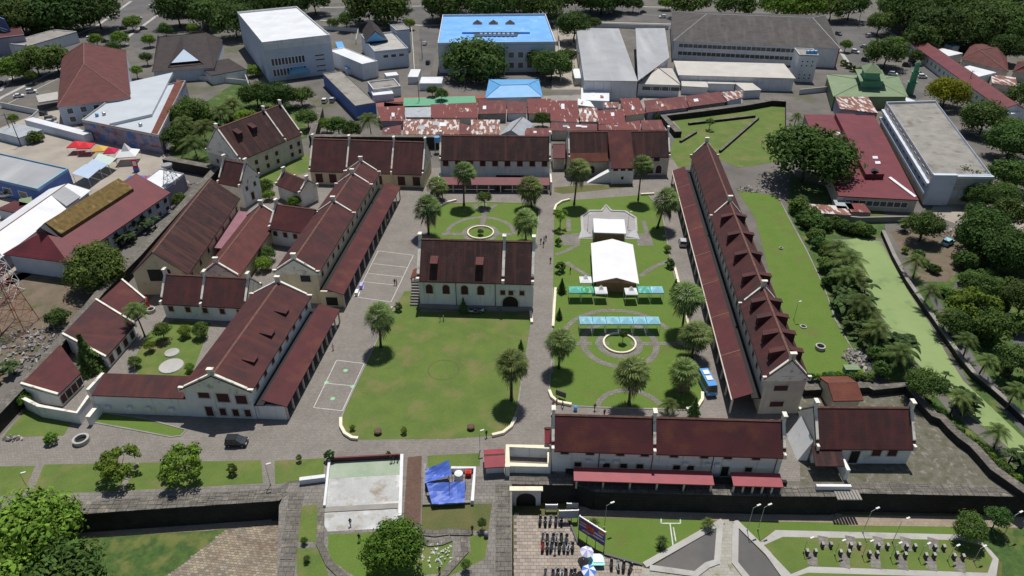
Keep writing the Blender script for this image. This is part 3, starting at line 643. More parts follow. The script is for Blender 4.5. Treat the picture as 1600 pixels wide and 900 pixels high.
# long barrack on the right with verandah
f = frame((1194, 593), (1079, 243), 8.4, (1239, 565), opp=(1266, 592), skew=True)
t = thing('barrack', 'very long maroon roofed barrack right of the tented garden with hooded dormers', 'barrack', centre(f)); walls(f, t, 'plaster_warm'); roof(f, t, 'roof_maroon')
MIDS = [f.L * .0 + .3]
def s_at(f, px, t, z):      # s where the line at t, z shows at photo row
    lo, hi = 0, f.L
    for _ in range(40):
        m_ = (lo + hi) / 2; p = f.pt(m_, t, z); v = p - V((0, 0, CH)); yy = 450 - F * (v.y * SP + v.z * CP) / depth(p)
        if yy > px: lo = m_
        else: hi = m_
    return lo
sA, sB = s_at(f, 441, f.W, f.zr + 1), s_at(f, 308, f.W, f.zr + 1)
for s in (.3, sA, sB, f.L - .3): parapet(f, s, t, .6)
for s0, s1 in ((.5, sA), (sA, sB)):
    for k in range(4):
        s = s0 + (s1 - s0) * (k + .62) / 4.35
        for far in (False, True): dormer(f, t, s, f.W - .35, 1.3, 2.5, 'roof_maroon', far, .2)
ends(f, t, [(f.W, 9.6, 2.4, 1.1), (f.W - .6, 6.2, 2.5, 1.2), (f.W - .6, 2.4, 2.5, 1.2)])
wins(f, t, [3 + i * 3.4 for i in range(int(f.L / 3.4))], 6.4, 1.1, 1.3)
wins(f, t, [3 + i * 5.0 for i in range(int(f.L / 5))], 3.0, 1.1, 1.6, far=True)
io, oo = [f.pt(s, -1.3, 0) for s in (.2, f.L - .2)], [f.pt(s, -4.9, 0) for s in (.2, f.L - .2)]; shade_gap(t, f, .2, f.L - .2, 3.9)
lean_to(t, io[0], io[1], oo[1], oo[0], 5.1, 3.7, 'roof_fresh', 22, name='verandah_roof')
MB().box(f.pt(f.L / 2, -4.95, 3.62), f.u * f.L / 2, f.n * .1, Z * .14).build('gutter', 'plaster_warm', t)
for k in range(1, 8): MB().slab([f.pt(f.L * k / 8 - .1, -1.3, 5.13), f.pt(f.L * k / 8 + .1, -1.3, 5.13), f.pt(f.L * k / 8 + .1, -4.9, 3.74), f.pt(f.L * k / 8 - .1, -4.9, 3.74)], .08).build('roof_seam', 'roof_ridge', t)
# left long barrack (rear)
f = frame((498, 427), (594, 269), 8.2, (463, 399), opp=(427, 425), skew=True)
t = thing('barrack', 'long maroon roofed barrack with four stepped gables behind the left court', 'barrack', centre(f)); walls(f, t, 'plaster_cream'); roof(f, t, 'roof_maroon')
ss = [.3] + [s_at(f, y, f.W, f.zr + 1) for y in (309, 266, 241)]
for s in ss: parapet(f, min(s, f.L - .3), t, .6)
ends(f, t, [(f.W - 1.2, 9.6, 2.0, 1.6), (f.W - 1.8, 6.6, 2.2, 1.6)], m='opening')
io, oo = [f.pt(s, -1.5, 0) for s in (-1.5, f.L)], [f.pt(s, -5.4, 0) for s in (-1.5, f.L)]; shade_gap(t, f, 0, f.L, 3.9)
lean_to(t, io[0], io[1], oo[1], oo[0], 5.2, 3.8, 'roof_fresh', 14)
wins(f, t, [3 + i * 4 for i in range(int(f.L / 4))], 6.2, 1.2, 1.3)
MB().box(f.pt(-.6, -2.3, 2), f.u * .25, f.n * 2.5, Z * 2).build('verandah_end_wall', 'plaster_cream', t)
opening(t, f.pt(-.85, -2.3, 1.5), f.n, -f.u, 2.6, 2.2, 'opening', 'plaster_cream', 'doorway')
# left front barrack
f = frame((393, 613), (487, 462), 6.6, (341, 571), opp=(280, 609), skew=True)
t = thing('barrack', 'tall maroon roofed barrack with white stepped gable at lower left', 'barrack', centre(f)); walls(f, t, 'plaster'); roof(f, t, 'roof_maroon')
for s in (.3, f.L - .3): parapet(f, s, t, .65)
for y in (487, 521, 562): dormer(f, t, s_at(f, y, f.W * .42, rz(f, f.W * .42)), f.W * .62, 2.0, 2.0, 'roof_maroon', rise=.25)
W = f.W; ends(f, t, [(W * 1.38, 5.6, 2.0, 1.7), (W * .86, 4.9, 2.2, 1.9), (W * .36, 4.6, 2.0, 1.9), (W * .75, 7.6, 1.2, .8), (W * 1.36, 1.5, 1.3, 2.2), (W * .98, 1.5, 1.1, 1.6), (W * .62, 1.4, 1.1, 1.6), (W * .28, 1.4, 1.1, 1.6)])
io, oo = [f.pt(s, -1.3, 0) for s in (.3, f.L)], [f.pt(s, -5.6, 0) for s in (.3, f.L)]; shade_gap(t, f, .3, f.L, 3.3)
lean_to(t, io[0], io[1], oo[1], oo[0], 4.6, 3.2, 'roof_fresh', 12)
MB().box(f.pt(.5, -2.4, 1.6), f.u * .2, f.n * 2.7, Z * 1.6).build('verandah_end_wall', 'plaster', t)
wins(f, t, [3 + i * 3.6 for i in range(int(f.L / 3.6))], 5.4, 1.1, 1.0)
# wing along its front left
w0 = f.pt(.3, 2 * f.W - .4, 0); w1 = w0 + f.n * 17.5 - f.u * .0
q = [w0, w1, w1 + f.u * 4.6, w0 + f.u * 4.6]; MB().ext(q, 0, 4.3).build('wing_wall', 'plaster', t)
MB().slab([q[0] - f.u * .1 + Z * 4.35, q[1] - f.u * .1 + Z * 4.35, q[2] + Z * 5.6, q[3] + Z * 5.6], .2).build('wing_roof', 'roof_maroon', t)
for k in (.18, .42, .62, .85): MB().bxx(w0.lerp(w1, k) - f.u * .3 + Z * 1.8, .9, .5, .6).build('air_conditioner', 'wall_white', t)
g = MB().strip([w1 - f.u * .1, w1 + f.u * 4.6], .3, 0, 5.7).build('wing_end_wall', 'parapet_white', t)
FR2 = f
# compound sheds on the far left
def simple(name, label, eA, eB, ze, rp, slope, wall, rf, paras=(), opp=None, W=None, cat='building', ws=None, wz=2.0, eo=.2, pk=True, group=None):
    f = frame(eA, eB, ze, rp, slope, opp, W); t = thing(name, label, cat, centre(f), group); walls(f, t, wall); roof(f, t, rf, eo=eo)
    for k in paras: parapet(f, min(max(f.L * k, .3), f.L - .3), t, .6, knee=pk)
    if ws: wins(f, t, [f.L * (i + .5) / ws for i in range(ws)], wz, 1.1, 1.3)
    return f, t
def shed(name, label, o, i_, zh, zl, wall, rf, trims=(0, 1)):
    a, b = P(*o[0], zh), P(*o[1], zh); d, c = P(*i_[0], zl), P(*i_[1], zl); m_ = (a + b + c + d) / 4; t = thing(name, label, 'building', (m_.x, m_.y, 0))
    MB().slab([a, b, c, d], .22).build('roof', rf, t); g = [p.lerp(m_, .06) for p in (a, b, c, d)]
    MB().prism([V((p.x, p.y, 0)) for p in g], [p - Z * .25 for p in g]).build('wall', wall, t)
    for k in trims:
        p, q = (a, d) if k == 0 else (b, c); MB().prism([p - Z * .8, q - Z * .8, q + Z * .3, p + Z * .3], [x + (b - a).normalized() * .45 for x in (p - Z * .8, q - Z * .8, q + Z * .3, p + Z * .3)]).build('gable_parapet', 'parapet_white', t)
    u = (c - d).normalized(); out = (d - a); out.z = 0; L = (c - d).length
    for k in range(4): opening(t, V((*d.lerp(c, (k + .5) / 4).lerp(m_, .055).xy, 1.4)), u, out, 1.3, 1.7, 'opening' if k % 2 else 'shutter')
    return t
shed('store_house', 'low maroon store in the left corner nearest the corner gate', [(32, 601), (94, 538)], [(90, 618), (126, 583)], 4.4, 3.0, 'plaster', 'roof_fresh', (0,))
shed('store_house', 'maroon roofed store left of the walled garden with leaning palm', [(97, 523), (149, 469)], [(165, 559), (211, 507)], 4.6, 3.0, 'plaster', 'roof_maroon')
shed('store_house', 'narrow maroon store beside the red water tank', [(157, 468), (190, 438)], [(193, 492), (226, 468)], 4.6, 3.2, 'plaster', 'roof_fresh', (1,))
f, t = simple('annex', 'two part maroon roofed annex with white dividing gables beside the red tank', (249, 473), (384, 480), 4.3, (320, 431), 45, 'plaster', 'roof_maroon', (0, .48, 1), ws=5, wz=2.6)
f, t = simple('long_house', 'long maroon roofed cream house along the left outer wall', (293, 428), (374, 309), 5.6, (284, 336), 42, 'plaster_cream', 'roof_dark', (), ws=7, wz=3.6)
lean_to(t, f.pt(f.L * .42, .3, 0), f.pt(f.L * .93, .3, 0), f.pt(f.L * .93, -3.4, 0), f.pt(f.L * .42, -3.4, 0), 3.0, 2.6, 'awning_mauve', 5, name='awning_roof', pm='steel')
opening(t, f.pt(.2, f.W, 5.2), f.n, -f.u, 5.0, 3.0, 'opening', 'roof_maroon', 'gable_shade', frame_=False)  # near-black panel painting the shade on the gable end
simple('link_house', 'brick red roofed link house between the long house and rear barrack', (372, 432), (438, 338), 4.2, (350, 395), 30, 'plaster_cream', 'roof_brick', (0, 1), W=4.4, pk=False)
simple('cross_wing', 'maroon cross wing with white walls joining the rear barrack', (419, 355), (482, 364), 5.2, (463, 323), 42, 'plaster', 'roof_fresh', (0,), ws=4, wz=3.4)
simple('small_house', 'small maroon gabled house behind the cross wing', (430, 287), (468, 302), 4.6, (462, 275), 38, 'plaster', 'roof_maroon', (0, 1))
f, t = simple('gate_tower', 'tall white gabled gate tower on the left outer wall', (339, 284), (375, 291), 7.0, (361, 251), 50, 'plaster', 'roof_maroon', (0, 1))
ends(f, t, [(f.W, 8.6, .9, 1.4), (f.W * .6, 5.2, .9, 1.2), (f.W * 1.4, 5.2, .9, 1.2), (f.W, 2.2, 1.2, 2.2)], s=f.L - .25)
f, t = simple('garrison_house', 'three storey white house with dark roof and twin gables at upper left', (374, 250), (472, 208), 7.6, (400, 177), 48, 'plaster_warm', 'roof_dark', (0, .72, 1))
for z_ in (2.0, 4.6): wins(f, t, [f.L * k for k in (.08, .24, .40, .56, .8, .93)], z_, 1.2, 1.4)
ends(f, t, [(f.W, 9.5, 1.1, 1.5), (f.W * .6, 5.0, 1.0, 1.3), (f.W * 1.4, 5.0, 1.0, 1.3)])
for k in (.2, .42): dormer(f, t, f.L * k, f.W * .8, 1.8, 2.2, 'roof_maroon', rise=.3)
# north range
f, t = simple('north_gallery', 'maroon roofed gallery with cream walls and tall red doors behind the left court', (482, 266), (662, 272), 4.6, (575, 219), 47, 'plaster_cream', 'roof_maroon', (0, .33, .72, 1))
wins(f, t, [f.L * k for k in (.08, .20, .40, .52, .60, .80, .93)], 2.0, 2.2, 2.8, name='door')
f, t = simple('north_hall', 'dark roofed white hall with square red shutters and low red canopy', (686, 249), (861, 250), 8.0, (770, 212), 47, 'plaster', 'roof_dark', (0, 1))
wins(f, t, [f.L * (i + .5) / 9 for i in range(9)], 6.6, 1.6, 1.6)
lean_to(t, f.pt(.5, -2.2, 0), f.pt(f.L - .5, -2.2, 0), f.pt(f.L - .5, -5.6, 0), f.pt(.5, -5.6, 0), 3.4, 2.5, 'roof_red_sheet', 10)
for k in (.0, 1.0): MB().strip([f.pt(f.L * k, .3, 0), f.pt(f.L * k, -5.8, 0)], .25, 0, 3.6).build('side_wall', 'parapet_white', t)
opening(t, f.pt(f.L * .66, .4, 1.6), f.u, -f.n, 10, 2.6, 'opening', 'plaster', 'doorway', frame_=False)
f, t = simple('north_house', 'dark roofed house with bright red middle bay and stair tower', (888, 246), (1048, 244), 6.4, (970, 205), 47, 'plaster_warm', 'roof_dark', (0,))
parapet(f, f.L - .3, t, .6)
opening(t, f.pt(f.L * .90, .4, 2.0), f.u, -f.n, 1.8, 2.6, 'shutter', 'plaster', 'door', True); opening(t, f.pt(f.L * .82, .4, 2.0), f.u, -f.n, 1.8, 2.6, 'shutter', 'plaster', 'door', True)
opening(t, f.pt(f.L * .87, .4, 5.3), f.u, -f.n, 1.8, 1.2); opening(t, f.pt(f.L * .24, .4, 2.2), f.u, -f.n, 1.6, 2.4, arch=True)
for k in (.18, .5, .8): opening(t, f.pt(f.L - .2, f.W * 2 * k, 3.4), f.n, f.u, 1.0, 1.3)
MB().slab([f.pt(0.4, -1.3, 5.5), f.pt(f.L * .385, -1.3, 5.5), f.pt(f.L * .385, .9, 7.4), f.pt(.4, .9, 7.4)], .2).build('eave_apron', 'roof_orange', t)
tw = MB().ext([f.pt(f.L * .405, -5.4, 0), f.pt(f.L * .615, -5.4, 0), f.pt(f.L * .615, .6, 0), f.pt(f.L * .405, .6, 0)], 0, 5.3).build('stair_tower', 'plaster', t)
for k in (.44, .51, .58): opening(tw, f.pt(f.L * k, -5.42, 4.6), f.u, -f.n, 1.4, .8, 'opening', 'plaster', frame_=False)
opening(tw, f.pt(f.L * .51, -5.42, 1.9), f.u, -f.n, .7, .9, 'opening', 'plaster', frame_=False)
MB().slab([f.pt(f.L * .392, -5.9, 5.2), f.pt(f.L * .622, -5.9, 5.2), f.pt(f.L * .622, f.W, f.zr + .22), f.pt(f.L * .392, f.W, f.zr + .22)], .2).build('bay_roof', 'roof_fresh', t)
MB().prism([f.pt(f.L * .405, -4.6, 0), f.pt(f.L * .18, -4.6, 0), f.pt(f.L * .405, -4.6, 4)], [f.pt(f.L * .405, -2.6, 0), f.pt(f.L * .18, -2.6, 0), f.pt(f.L * .405, -2.6, 4)]).build('outer_stair', 'plaster', t)
simple('passage_house', 'narrow red roofed house in the gap between the two north halls', (864, 246), (884, 246), 4.2, (874, 225), 30, 'plaster_warm', 'roof_red_sheet', (), W=4)
# south galleries
f, t = simple('south_gallery', 'long two part maroon gallery with pink canopies above the gate rampart', (861, 702), (1229, 713), 5.6, (1040, 652), 47, 'plaster', 'roof_fresh', (0, .443, 1))
wins(f, t, [f.L * k for k in (.06, .17, .30, .405, .53, .66, .76, .88)], 4.6, 1.3, .7, m='opening')
wins(f, t, [f.L * k for k in (.12, .245, .32, .39, .55, .61, .86)], 1.9, 1.1, 1.0, m='opening')
wins(f, t, [f.L * .76], 1.3, 1.2, 2.2, m='opening', name='door')
for k in (.165, .225, .285, .585, .68, .72): MB().box(f.pt(f.L * k, .2, 3.0), f.u * .4, f.n * .25, Z * .3).build('air_conditioner', 'wall_white', t)
for k in (.21, .44, .70, .97): MB().tube(f.pt(f.L * k, .36, 0), f.pt(f.L * k, .36, 5.4), .06).build('drain_pipe', 'shutter', t)
for a_, b_ in ((.10, .695), (.775, .985)): lean_to(t, f.pt(f.L * a_, -.7, 0), f.pt(f.L * b_, -.7, 0), f.pt(f.L * b_, -3.1, 0), f.pt(f.L * a_, -3.1, 0), 2.4, 1.9, 'roof_pink_sheet', 6, name='canopy', pm='steel')
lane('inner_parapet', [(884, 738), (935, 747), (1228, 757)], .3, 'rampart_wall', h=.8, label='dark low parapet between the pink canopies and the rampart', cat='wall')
f, t = simple('bastion_house', 'white gabled house with maroon roof on the mossy right bastion', (1275, 699), (1432, 700), 4.2, (1352, 636), 47, 'plaster', 'roof_maroon', (0, 1))
wins(f, t, [f.L * k for k in (.24, .64, .80)], 2.6, 1.5, 1.3); wins(f, t, [f.L * .43], 1.6, 1.5, 2.8, m='opening', name='door')
pq = [f.pt(-2.2, -5.2, 0), f.pt(4.6, -5.2, 0), f.pt(4.6, .4, 0), f.pt(-2.2, .4, 0)]
MB().strip([pq[1].lerp(pq[2], .35), pq[2]], .3, 0, 2.4).build('porch_wall', 'plaster', t); MB().strip([pq[0] + f.u * 1.2, pq[1]], .25, 0, 1.0).build('porch_wall', 'plaster', t)
MB().slab([f.pt(-.6, -2.6, 2.6), f.pt(4.2, -2.6, 2.6), f.pt(4.2, .5, 4.0), f.pt(-.6, .5, 4.0)], .15).build('porch_roof', 'roof_dark', t)
MB().prism([f.pt(-.2, 1, 0), f.pt(-1.8, 1, 0), f.pt(-.2, 1, 4.6)], [f.pt(-.2, 7, 0), f.pt(-1.8, 7, 0), f.pt(-.2, 7, 4.6)]).build('buttress', 'plaster', t)
for k in range(8): MB().box(f.pt(2.0 + k * .5, -6.4, .12), f.u * .2, f.n * 1.0, Z * .12).build('step', 'concrete', t)
simple('shelter', 'small red tiled shelter behind the bastion house', (1302, 625), (1349, 624), 3.0, (1322, 598), 25, 'plaster_warm', 'roof_orange', (), W=3.2)
# outer walls of the fort
def wall_line(name, label, px, z, hw, m='rampart_wall', top='rampart', z0=0):
    pts = [P(x, y, z) for x, y in px]; c = pts[len(pts) // 2]; t = thing(name, label, 'wall', (c.x, c.y, z0))
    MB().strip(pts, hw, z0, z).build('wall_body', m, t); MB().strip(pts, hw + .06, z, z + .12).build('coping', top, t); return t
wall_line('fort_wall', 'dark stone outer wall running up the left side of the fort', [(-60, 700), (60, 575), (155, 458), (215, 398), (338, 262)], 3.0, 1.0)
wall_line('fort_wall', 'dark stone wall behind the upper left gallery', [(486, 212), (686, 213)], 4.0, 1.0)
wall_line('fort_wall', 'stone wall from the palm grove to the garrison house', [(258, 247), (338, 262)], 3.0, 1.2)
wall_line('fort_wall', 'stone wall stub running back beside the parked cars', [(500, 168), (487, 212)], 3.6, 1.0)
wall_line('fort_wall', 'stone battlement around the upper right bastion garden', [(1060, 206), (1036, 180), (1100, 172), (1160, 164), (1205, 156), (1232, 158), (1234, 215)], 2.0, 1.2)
wall_line('garden_wall', 'low dark wall crossing the bastion garden', [(1076, 192), (1180, 180)], .8, .4)
wall_line('garden_wall', 'slanting low wall on the bastion garden', [(1125, 235), (1185, 183)], .8, .35)
wall_line('garden_wall', 'low wall stub near the barrack gable on the bastion garden', [(1063, 220), (1088, 205)], .7, .35)
wall_line('bastion_parapet', 'zigzag stone parapet round the mossy right bastion', [(1255, 606), (1345, 602), (1358, 602), (1365, 606), (1417, 601), (1444, 630), (1460, 648), (1472, 652), (1487, 668), (1503, 683), (1520, 695), (1535, 711), (1553, 732), (1610, 772)], 1.5, .75)
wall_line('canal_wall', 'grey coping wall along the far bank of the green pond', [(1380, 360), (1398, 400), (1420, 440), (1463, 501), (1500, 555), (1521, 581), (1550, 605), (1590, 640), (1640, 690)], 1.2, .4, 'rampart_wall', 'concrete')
wall_line('yard_wall', 'low yard wall between the red shed and the garden trees', [(1268, 333), (1345, 340), (1430, 338)], 1.6, .2, 'concrete', 'concrete')
wall_line('gate_wall', 'white wall framing the gate ramp by the south gallery', [(793, 730), (793, 697), (860, 699)], 2.2, .35, 'plaster', 'kerb_cream')
wall_line('gate_wall', 'white front wall of the gate ramp', [(793, 726), (858, 728), (859, 700)], 1.6, .35, 'plaster', 'kerb_cream')
wall_line('corner_wall', 'white corner wall with gate in the lower left compound', [(36, 622), (60, 634), (120, 645), (139, 618)], 2.6, .25, 'plaster', 'parapet_white')
wall_line('corner_wall', 'short white wall stub beside the compound gate', [(137, 652), (158, 626)], 2.0, .35, 'plaster', 'parapet_white')
wall_line('court_wall', 'white low wall left of the concrete court', [(468, 749), (508, 744)], 1.0, .3, 'plaster', 'wall_white')
wall_line('court_wall', 'white side wall of the concrete court along the brick walk', [(625, 806), (628, 710)], .7, .2, 'plaster', 'wall_white')
wall_line('court_wall', 'white side wall on the left of the concrete court', [(507, 790), (515, 716)], .5, .14, 'plaster', 'wall_white')
wall_line('court_rail', 'red railing along the back of the concrete court', [(515, 716), (625, 710)], .9, .08, 'shutter', 'roof_red_sheet')
# main gate in the rampart
gp = P(822, 757, 0) ; t = thing('gate_arch', 'white arched gate passage in the dark rampart', 'gate', (gp.x, gp.y - .4, LOW))
MB().bxx(V((gp.x, gp.y - .75, LOW + 1.9)), 4.8, .5, 3.8).build('gate_wall', 'wall_white', t)
MB().bxx(V((gp.x, gp.y - .95, LOW + 3.9)), 5.4, .9, .3).build('cornice', 'kerb_cream', t)
opening(t, V((gp.x, gp.y - 1.02, LOW + 1.5)), V((1, 0, 0)), V((0, -1, 0)), 3.2, 3.0, 'opening', 'plaster', 'doorway', arch=True)
f, t = simple('gate_lodge', 'small pink roofed lodge beside the gate ramp', (757, 729), (790, 727), 2.2, (772, 710), 30, 'plaster', 'roof_pink_sheet', (), W=1.8, cat='lodge')
f, t = simple('gate_lodge', 'tiny pink roofed porch at the end of the south gallery', (851, 690), (861, 690), 3.2, (855, 668), 30, 'plaster', 'roof_pink_sheet', (), W=1.6, cat='lodge')
# ------------------------------------------------------------------ city buildings round the fort
t = hip('office_building', 'big red brown hipped roof office at the upper left by the road', [(89, 168), (204, 153), (197, 79), (97, 88)], [(131, 100), (131, 67)], 7.0, 13.5, 'wall_pale_blue', 'roof_brick')
facade(t, 3, (2.0, 5.0), 1.8, 1.8, m0=.05, m1=.6)
q = quadP([(56, 149), (90, 143), (92, 155), (60, 160)], 3.6); MB().slab(q, .5).build('entrance_canopy', 'concrete_pale', t); MB().tube(P(62, 157, 0), P(62, 157, 0) + Z * 3.2, .35).build('canopy_column', 'wall_white', t)
t = block('warehouse', 'pale blue flat roofed warehouse with painted mural wall', (128, 189), (248, 213), (290, 127), 6.2, 'mural', 'warehouse_sheet', D=(178, 152), parm='concrete_pale', par=.5)
MB().ext(quadP([(171, 193), (237, 178), (270, 113), (203, 128), (205, 155), (169, 163)], 7.2), 6.2, 7.2).build('upper_roof', 'warehouse_sheet', t)
MB().slab([P(236, 208, 6.8), P(248, 212, 6.0), P(291, 127, 6.0), P(276, 124, 6.8)], .2).build('tiled_strip', 'roof_orange', t)
for q in ((152, 182), (163, 180), (220, 197)): tank(t, P(*q, 6.2), 'tank_blue' if q[0] < 160 else 'steel', .6, 1.0)
t = hip('tiled_house', 'dark charcoal tiled house with pale gable in front of the grove', [(238, 112), (335, 106), (348, 62), (246, 56)], [(250, 58), (322, 51)], 5.0, 9.5, 'wall_pale_blue', 'roof_charcoal', ridge='roof_charcoal')
A, B, C = P(262, 105, 5.6), P(318, 100, 5.6), P(287, 77, 10.2); D = P(285, 54, 9.6)
MB().poly([A, C, D]).poly([C, B, D]).poly([A, D, B]).build('cross_roof', 'roof_charcoal', t)
MB().prism([A.lerp(C, .25) - V((0, .4, 0)), B.lerp(C, .25) - V((0, .4, 0)), C - V((0, .4, 0))], [A.lerp(C, .25), B.lerp(C, .25), C]).build('gable_panel', 'awning_blue', t)
block('tiled_annex', 'low charcoal roofed annex with white walls right of the tiled house', (330, 118), (385, 108), (375, 88), 4.0, 'wall_white', 'roof_charcoal', par=0)
t = block('white_block', 'tall white office block with sloping white roof and arched porch', (410, 69), (516, 57), (497, 9), 15.5, 'wall_pale_blue', 'metal_white', par=.8, parm='wall_white')
q, u, n, z = root_q[t.name]
for s, w_ in ((.17, 4.6), (.42, 4.6)):
    for zz in (7.8, 3.4):
        p = q[0].lerp(q[1], s + .03)
        for k in range(5): opening(t, V((p.x, p.y, zz)) + u * (k - 2) * 1.4, u, -n, 1.0, 2.7, 'glass', 'white_paint')
for zz in (8.4, 6.6, 4.0, 2.0): opening(t, V((*q[0].lerp(q[1], .8).xy, zz)), u, -n, 4.0, .5, 'glass', 'wall_white')
p = q[0].lerp(q[1], .45) - n * 3; p.z = 0; MB().prism([p + u * (math.cos(R(a)) * 4.4) + Z * (2.6 + math.sin(R(a)) * 2.0) for a in range(0, 181, 20)], [p + n * 3 + u * (math.cos(R(a)) * 4.4) + Z * (2.6 + math.sin(R(a)) * 2.0) for a in range(0, 181, 20)]).build('arched_porch', 'wall_cyan', t)
MB().box(q[0].lerp(q[1], .5) - n * .15 + Z * (-1.3), u * (q[1] - q[0]).length * .49, n * .2, Z * 1.2).build('fascia', 'wall_white', t)
t = block('clinic', 'white two storey building with dark steep gable and blue triangle', (585, 82), (638, 77), (630, 50), 7.5, 'wall_pale_blue', 'concrete_pale', par=.6)
facade(t, 3, (5.4,), 2.2, 1.2, m0=.2)
block('clinic_annex', 'low white annex left of the building with blue triangle', (566, 101), (590, 96), (583, 66), 6.5, 'wall_white', 'metal_white', par=.3)
A, B, C, D = P(571, 68, 8), P(607, 64, 8), P(586, 48, 13.5), P(578, 30, 13.5); E_, G_ = P(566, 48, 8), P(592, 42, 8)
MB().poly([A, C, D, E_]).poly([C, B, G_, D]).poly([A, B, C]).poly([E_, D, G_]).poly([A, E_, G_, B]).build('steep_gable', 'roof_charcoal', t)
MB().prism([A.lerp(C, .1) - V((0, .5, -.3)), B.lerp(C, .1) - V((0, .5, -.3)), C - V((0, .5, .6))], [A.lerp(C, .1), B.lerp(C, .1), C - Z * .6]).build('gable_panel', 'blue_tile', t)
block('stair_block', 'thin pale tower behind the white clinic', (619, 48), (640, 46), (638, 37), 10, 'wall_pale_blue', 'concrete', par=.3)
block('covered_walk', 'long narrow blue roofed walkway beside the white block', (540, 107), (552, 106), (529, 65), 2.8, 'wall_white', 'blue_tile', par=0)
t = block('concrete_shed', 'long flat stained concrete roof with blue side wall', (555, 166), (587, 161), (565, 107), 5.0, 'wall_blue', 'concrete', par=.25, parm='concrete')
t = block('guard_house', 'small white flat roofed house with dark roof bed and blue door', (583, 141), (626, 136), (620, 124), 3.6, 'wall_white', 'concrete', par=.5)
facade(t, 1, (1.3,), 1.6, 2.2, m='wall_blue', m0=.35, m1=.65)
block('guard_annex', 'white lean-to roof in front of the small guard house', (583, 149), (615, 146), (613, 140), 2.8, 'wall_white', 'metal_white', par=0)
for i, (A_, B_, C_) in enumerate((((604, 119), (623, 117), (620, 112)), ((637, 120), (653, 120), (650, 108)), ((655, 130), (690, 130), (688, 120)))): block('white_shed', ['small white roof left of the lane behind the guard house', 'white roof tucked beside the narrow lane', 'white flat shed at the end of the lane'][i], A_, B_, C_, 3.0, 'wall_white', 'metal_white', par=0)
t = block('blue_roof_block', 'large office block with bright blue painted flat roof', (684, 70), (868, 68), (865, 24), 12.0, 'wall_pale_blue', 'blue_paint', par=.9, parm='wall_white')
facade(t, 12, (7.4, 3.0), 2.2, 2.3, m0=.03, m1=.98)
MB().ext(quadP([(741, 49), (812, 49), (808, 57), (741, 57)], 12.1), 12.0, 12.3).build('light_well', 'steel_dark', t)
MB().ext(quadP([(722, 50), (828, 50), (828, 29), (722, 29)], 12.8), 12.0, 12.8).build('roof_deck', 'blue_paint', t)
for x in (746, 771, 797, 798 + 2): pass
for x in (746, 771, 797):
    c = P(x, 37, 12.8); MB().poly([c + V((-2.2, -2, 0)), c + V((2.2, -2, 0)), c + Z * 1.8]).poly([c + V((2.2, -2, 0)), c + V((2.2, 2, 0)), c + Z * 1.8]).poly([c + V((2.2, 2, 0)), c + V((-2.2, 2, 0)), c + Z * 1.8]).poly([c + V((-2.2, 2, 0)), c + V((-2.2, -2, 0)), c + Z * 1.8]).build('skylight', 'roof_grey', t)
for x in range(752, 806, 7): MB().bxx(P(x, 54, 12.9), 1.1, .8, 1.2).build('air_conditioner', 'wall_white', t)
t = hip('blue_roof_house', 'bright blue hipped roof house behind the tin roofs', [(758, 153), (848, 151), (842, 124), (764, 124)], [(782, 133), (825, 132)], 4.0, 6.5, 'wall_white', 'blue_tile', ridge='blue_tile')
block('pale_shed', 'small white roofed kiosk beside the big grey metal roof', (898, 122), (909, 122), (908, 107), 3.2, 'plaster_warm', 'metal_white', par=0)
t = block('market_hall', 'huge grey metal roofed hall behind the tin roofs', (913, 125), (996, 126), (992, 45), 8.0, 'wall_white', 'metal_grey', par=0, over=.5)
MB().slab([P(997, 126, 8.1), P(1046, 90, 8.1), P(1039, 44, 8.1), P(993, 44, 9.0)], .3).build('roof_wing', 'metal_grey', t)
MB().ext(quadP([(1004, 118), (1044, 92), (1036, 60), (996, 60)], 7.6), 0, 7.6).build('wing_wall', 'wall_white', t)
t = hip('hall_porch', 'beige pyramid roofed porch with white walls and orange pilaster', [(996, 131), (1064, 133), (1050, 106), (1010, 104)], [(1029, 106)], 5.0, 8.2, 'wall_white', 'metal_beige')
facade(t, 4, (3.2,), 4.0, 1.5, m0=.12, m1=.98, m='glass'); MB().bxx(P(982, 146, 0) + Z * 2.2, .9, .9, 4.4).build('pilaster', 'orange_red', t); MB().bxx(P(958, 142, 0) + Z * 2.2, .9, .9, 4.4).build('pilaster', 'orange_red', t)
t = block('long_hall', 'long beige metal roof below the grey school building', (1062, 117), (1241, 122), (1243, 100), 5.5, 'wall_white', 'metal_beige', par=0, over=.6)
for i, (A_, B_, C_) in enumerate((((1066, 134), (1106, 136), (1103, 121)), ((1106, 130), (1148, 131), (1143, 122)), ((1163, 141), (1189, 140), (1185, 123)))): block('lean_shed', ['beige lean-to shed right of the pyramid porch', 'beige lean-to with rust red side below the long hall', 'pale lean-to roof at the far end of the long hall'][i], A_, B_, C_, 3.4, 'wall_white', 'metal_beige', par=0, over=.3)
t = hip('school', 'huge grey tiled hipped roof school with white walls', [(1052, 64), (1313, 76), (1290, 24), (1049, 17)], [(1104, 22), (1270, 28)], 8.5, 13, 'wall_white', 'roof_grey', ridge='metal_grey')
facade(t, 24, (6.6, 3.2), 1.9, 1.6, m0=.03, m1=.75); MB().bxx(P(1057, 84, 0) + Z * 4, 3.0, .6, 7.5).build('entrance_panel', 'orange_red', t); MB().bxx(P(1302, 105, 0) + Z * 4.2, 1.6, .8, 8.2).build('end_pilaster', 'orange_red', t)
t = block('tank_tower', 'white stair tower with blue water tanks on top', (1249, 86), (1279, 87), (1276, 77), 11, 'wall_white', 'concrete', par=.3)
for x in (1262, 1268, 1274): tank(t, P(x, 84, 11), 'tank_blue', .8, 1.3)
facade(t, 3, (8.5, 6.8, 3.0, 1.6), .6, .6, m='opening')
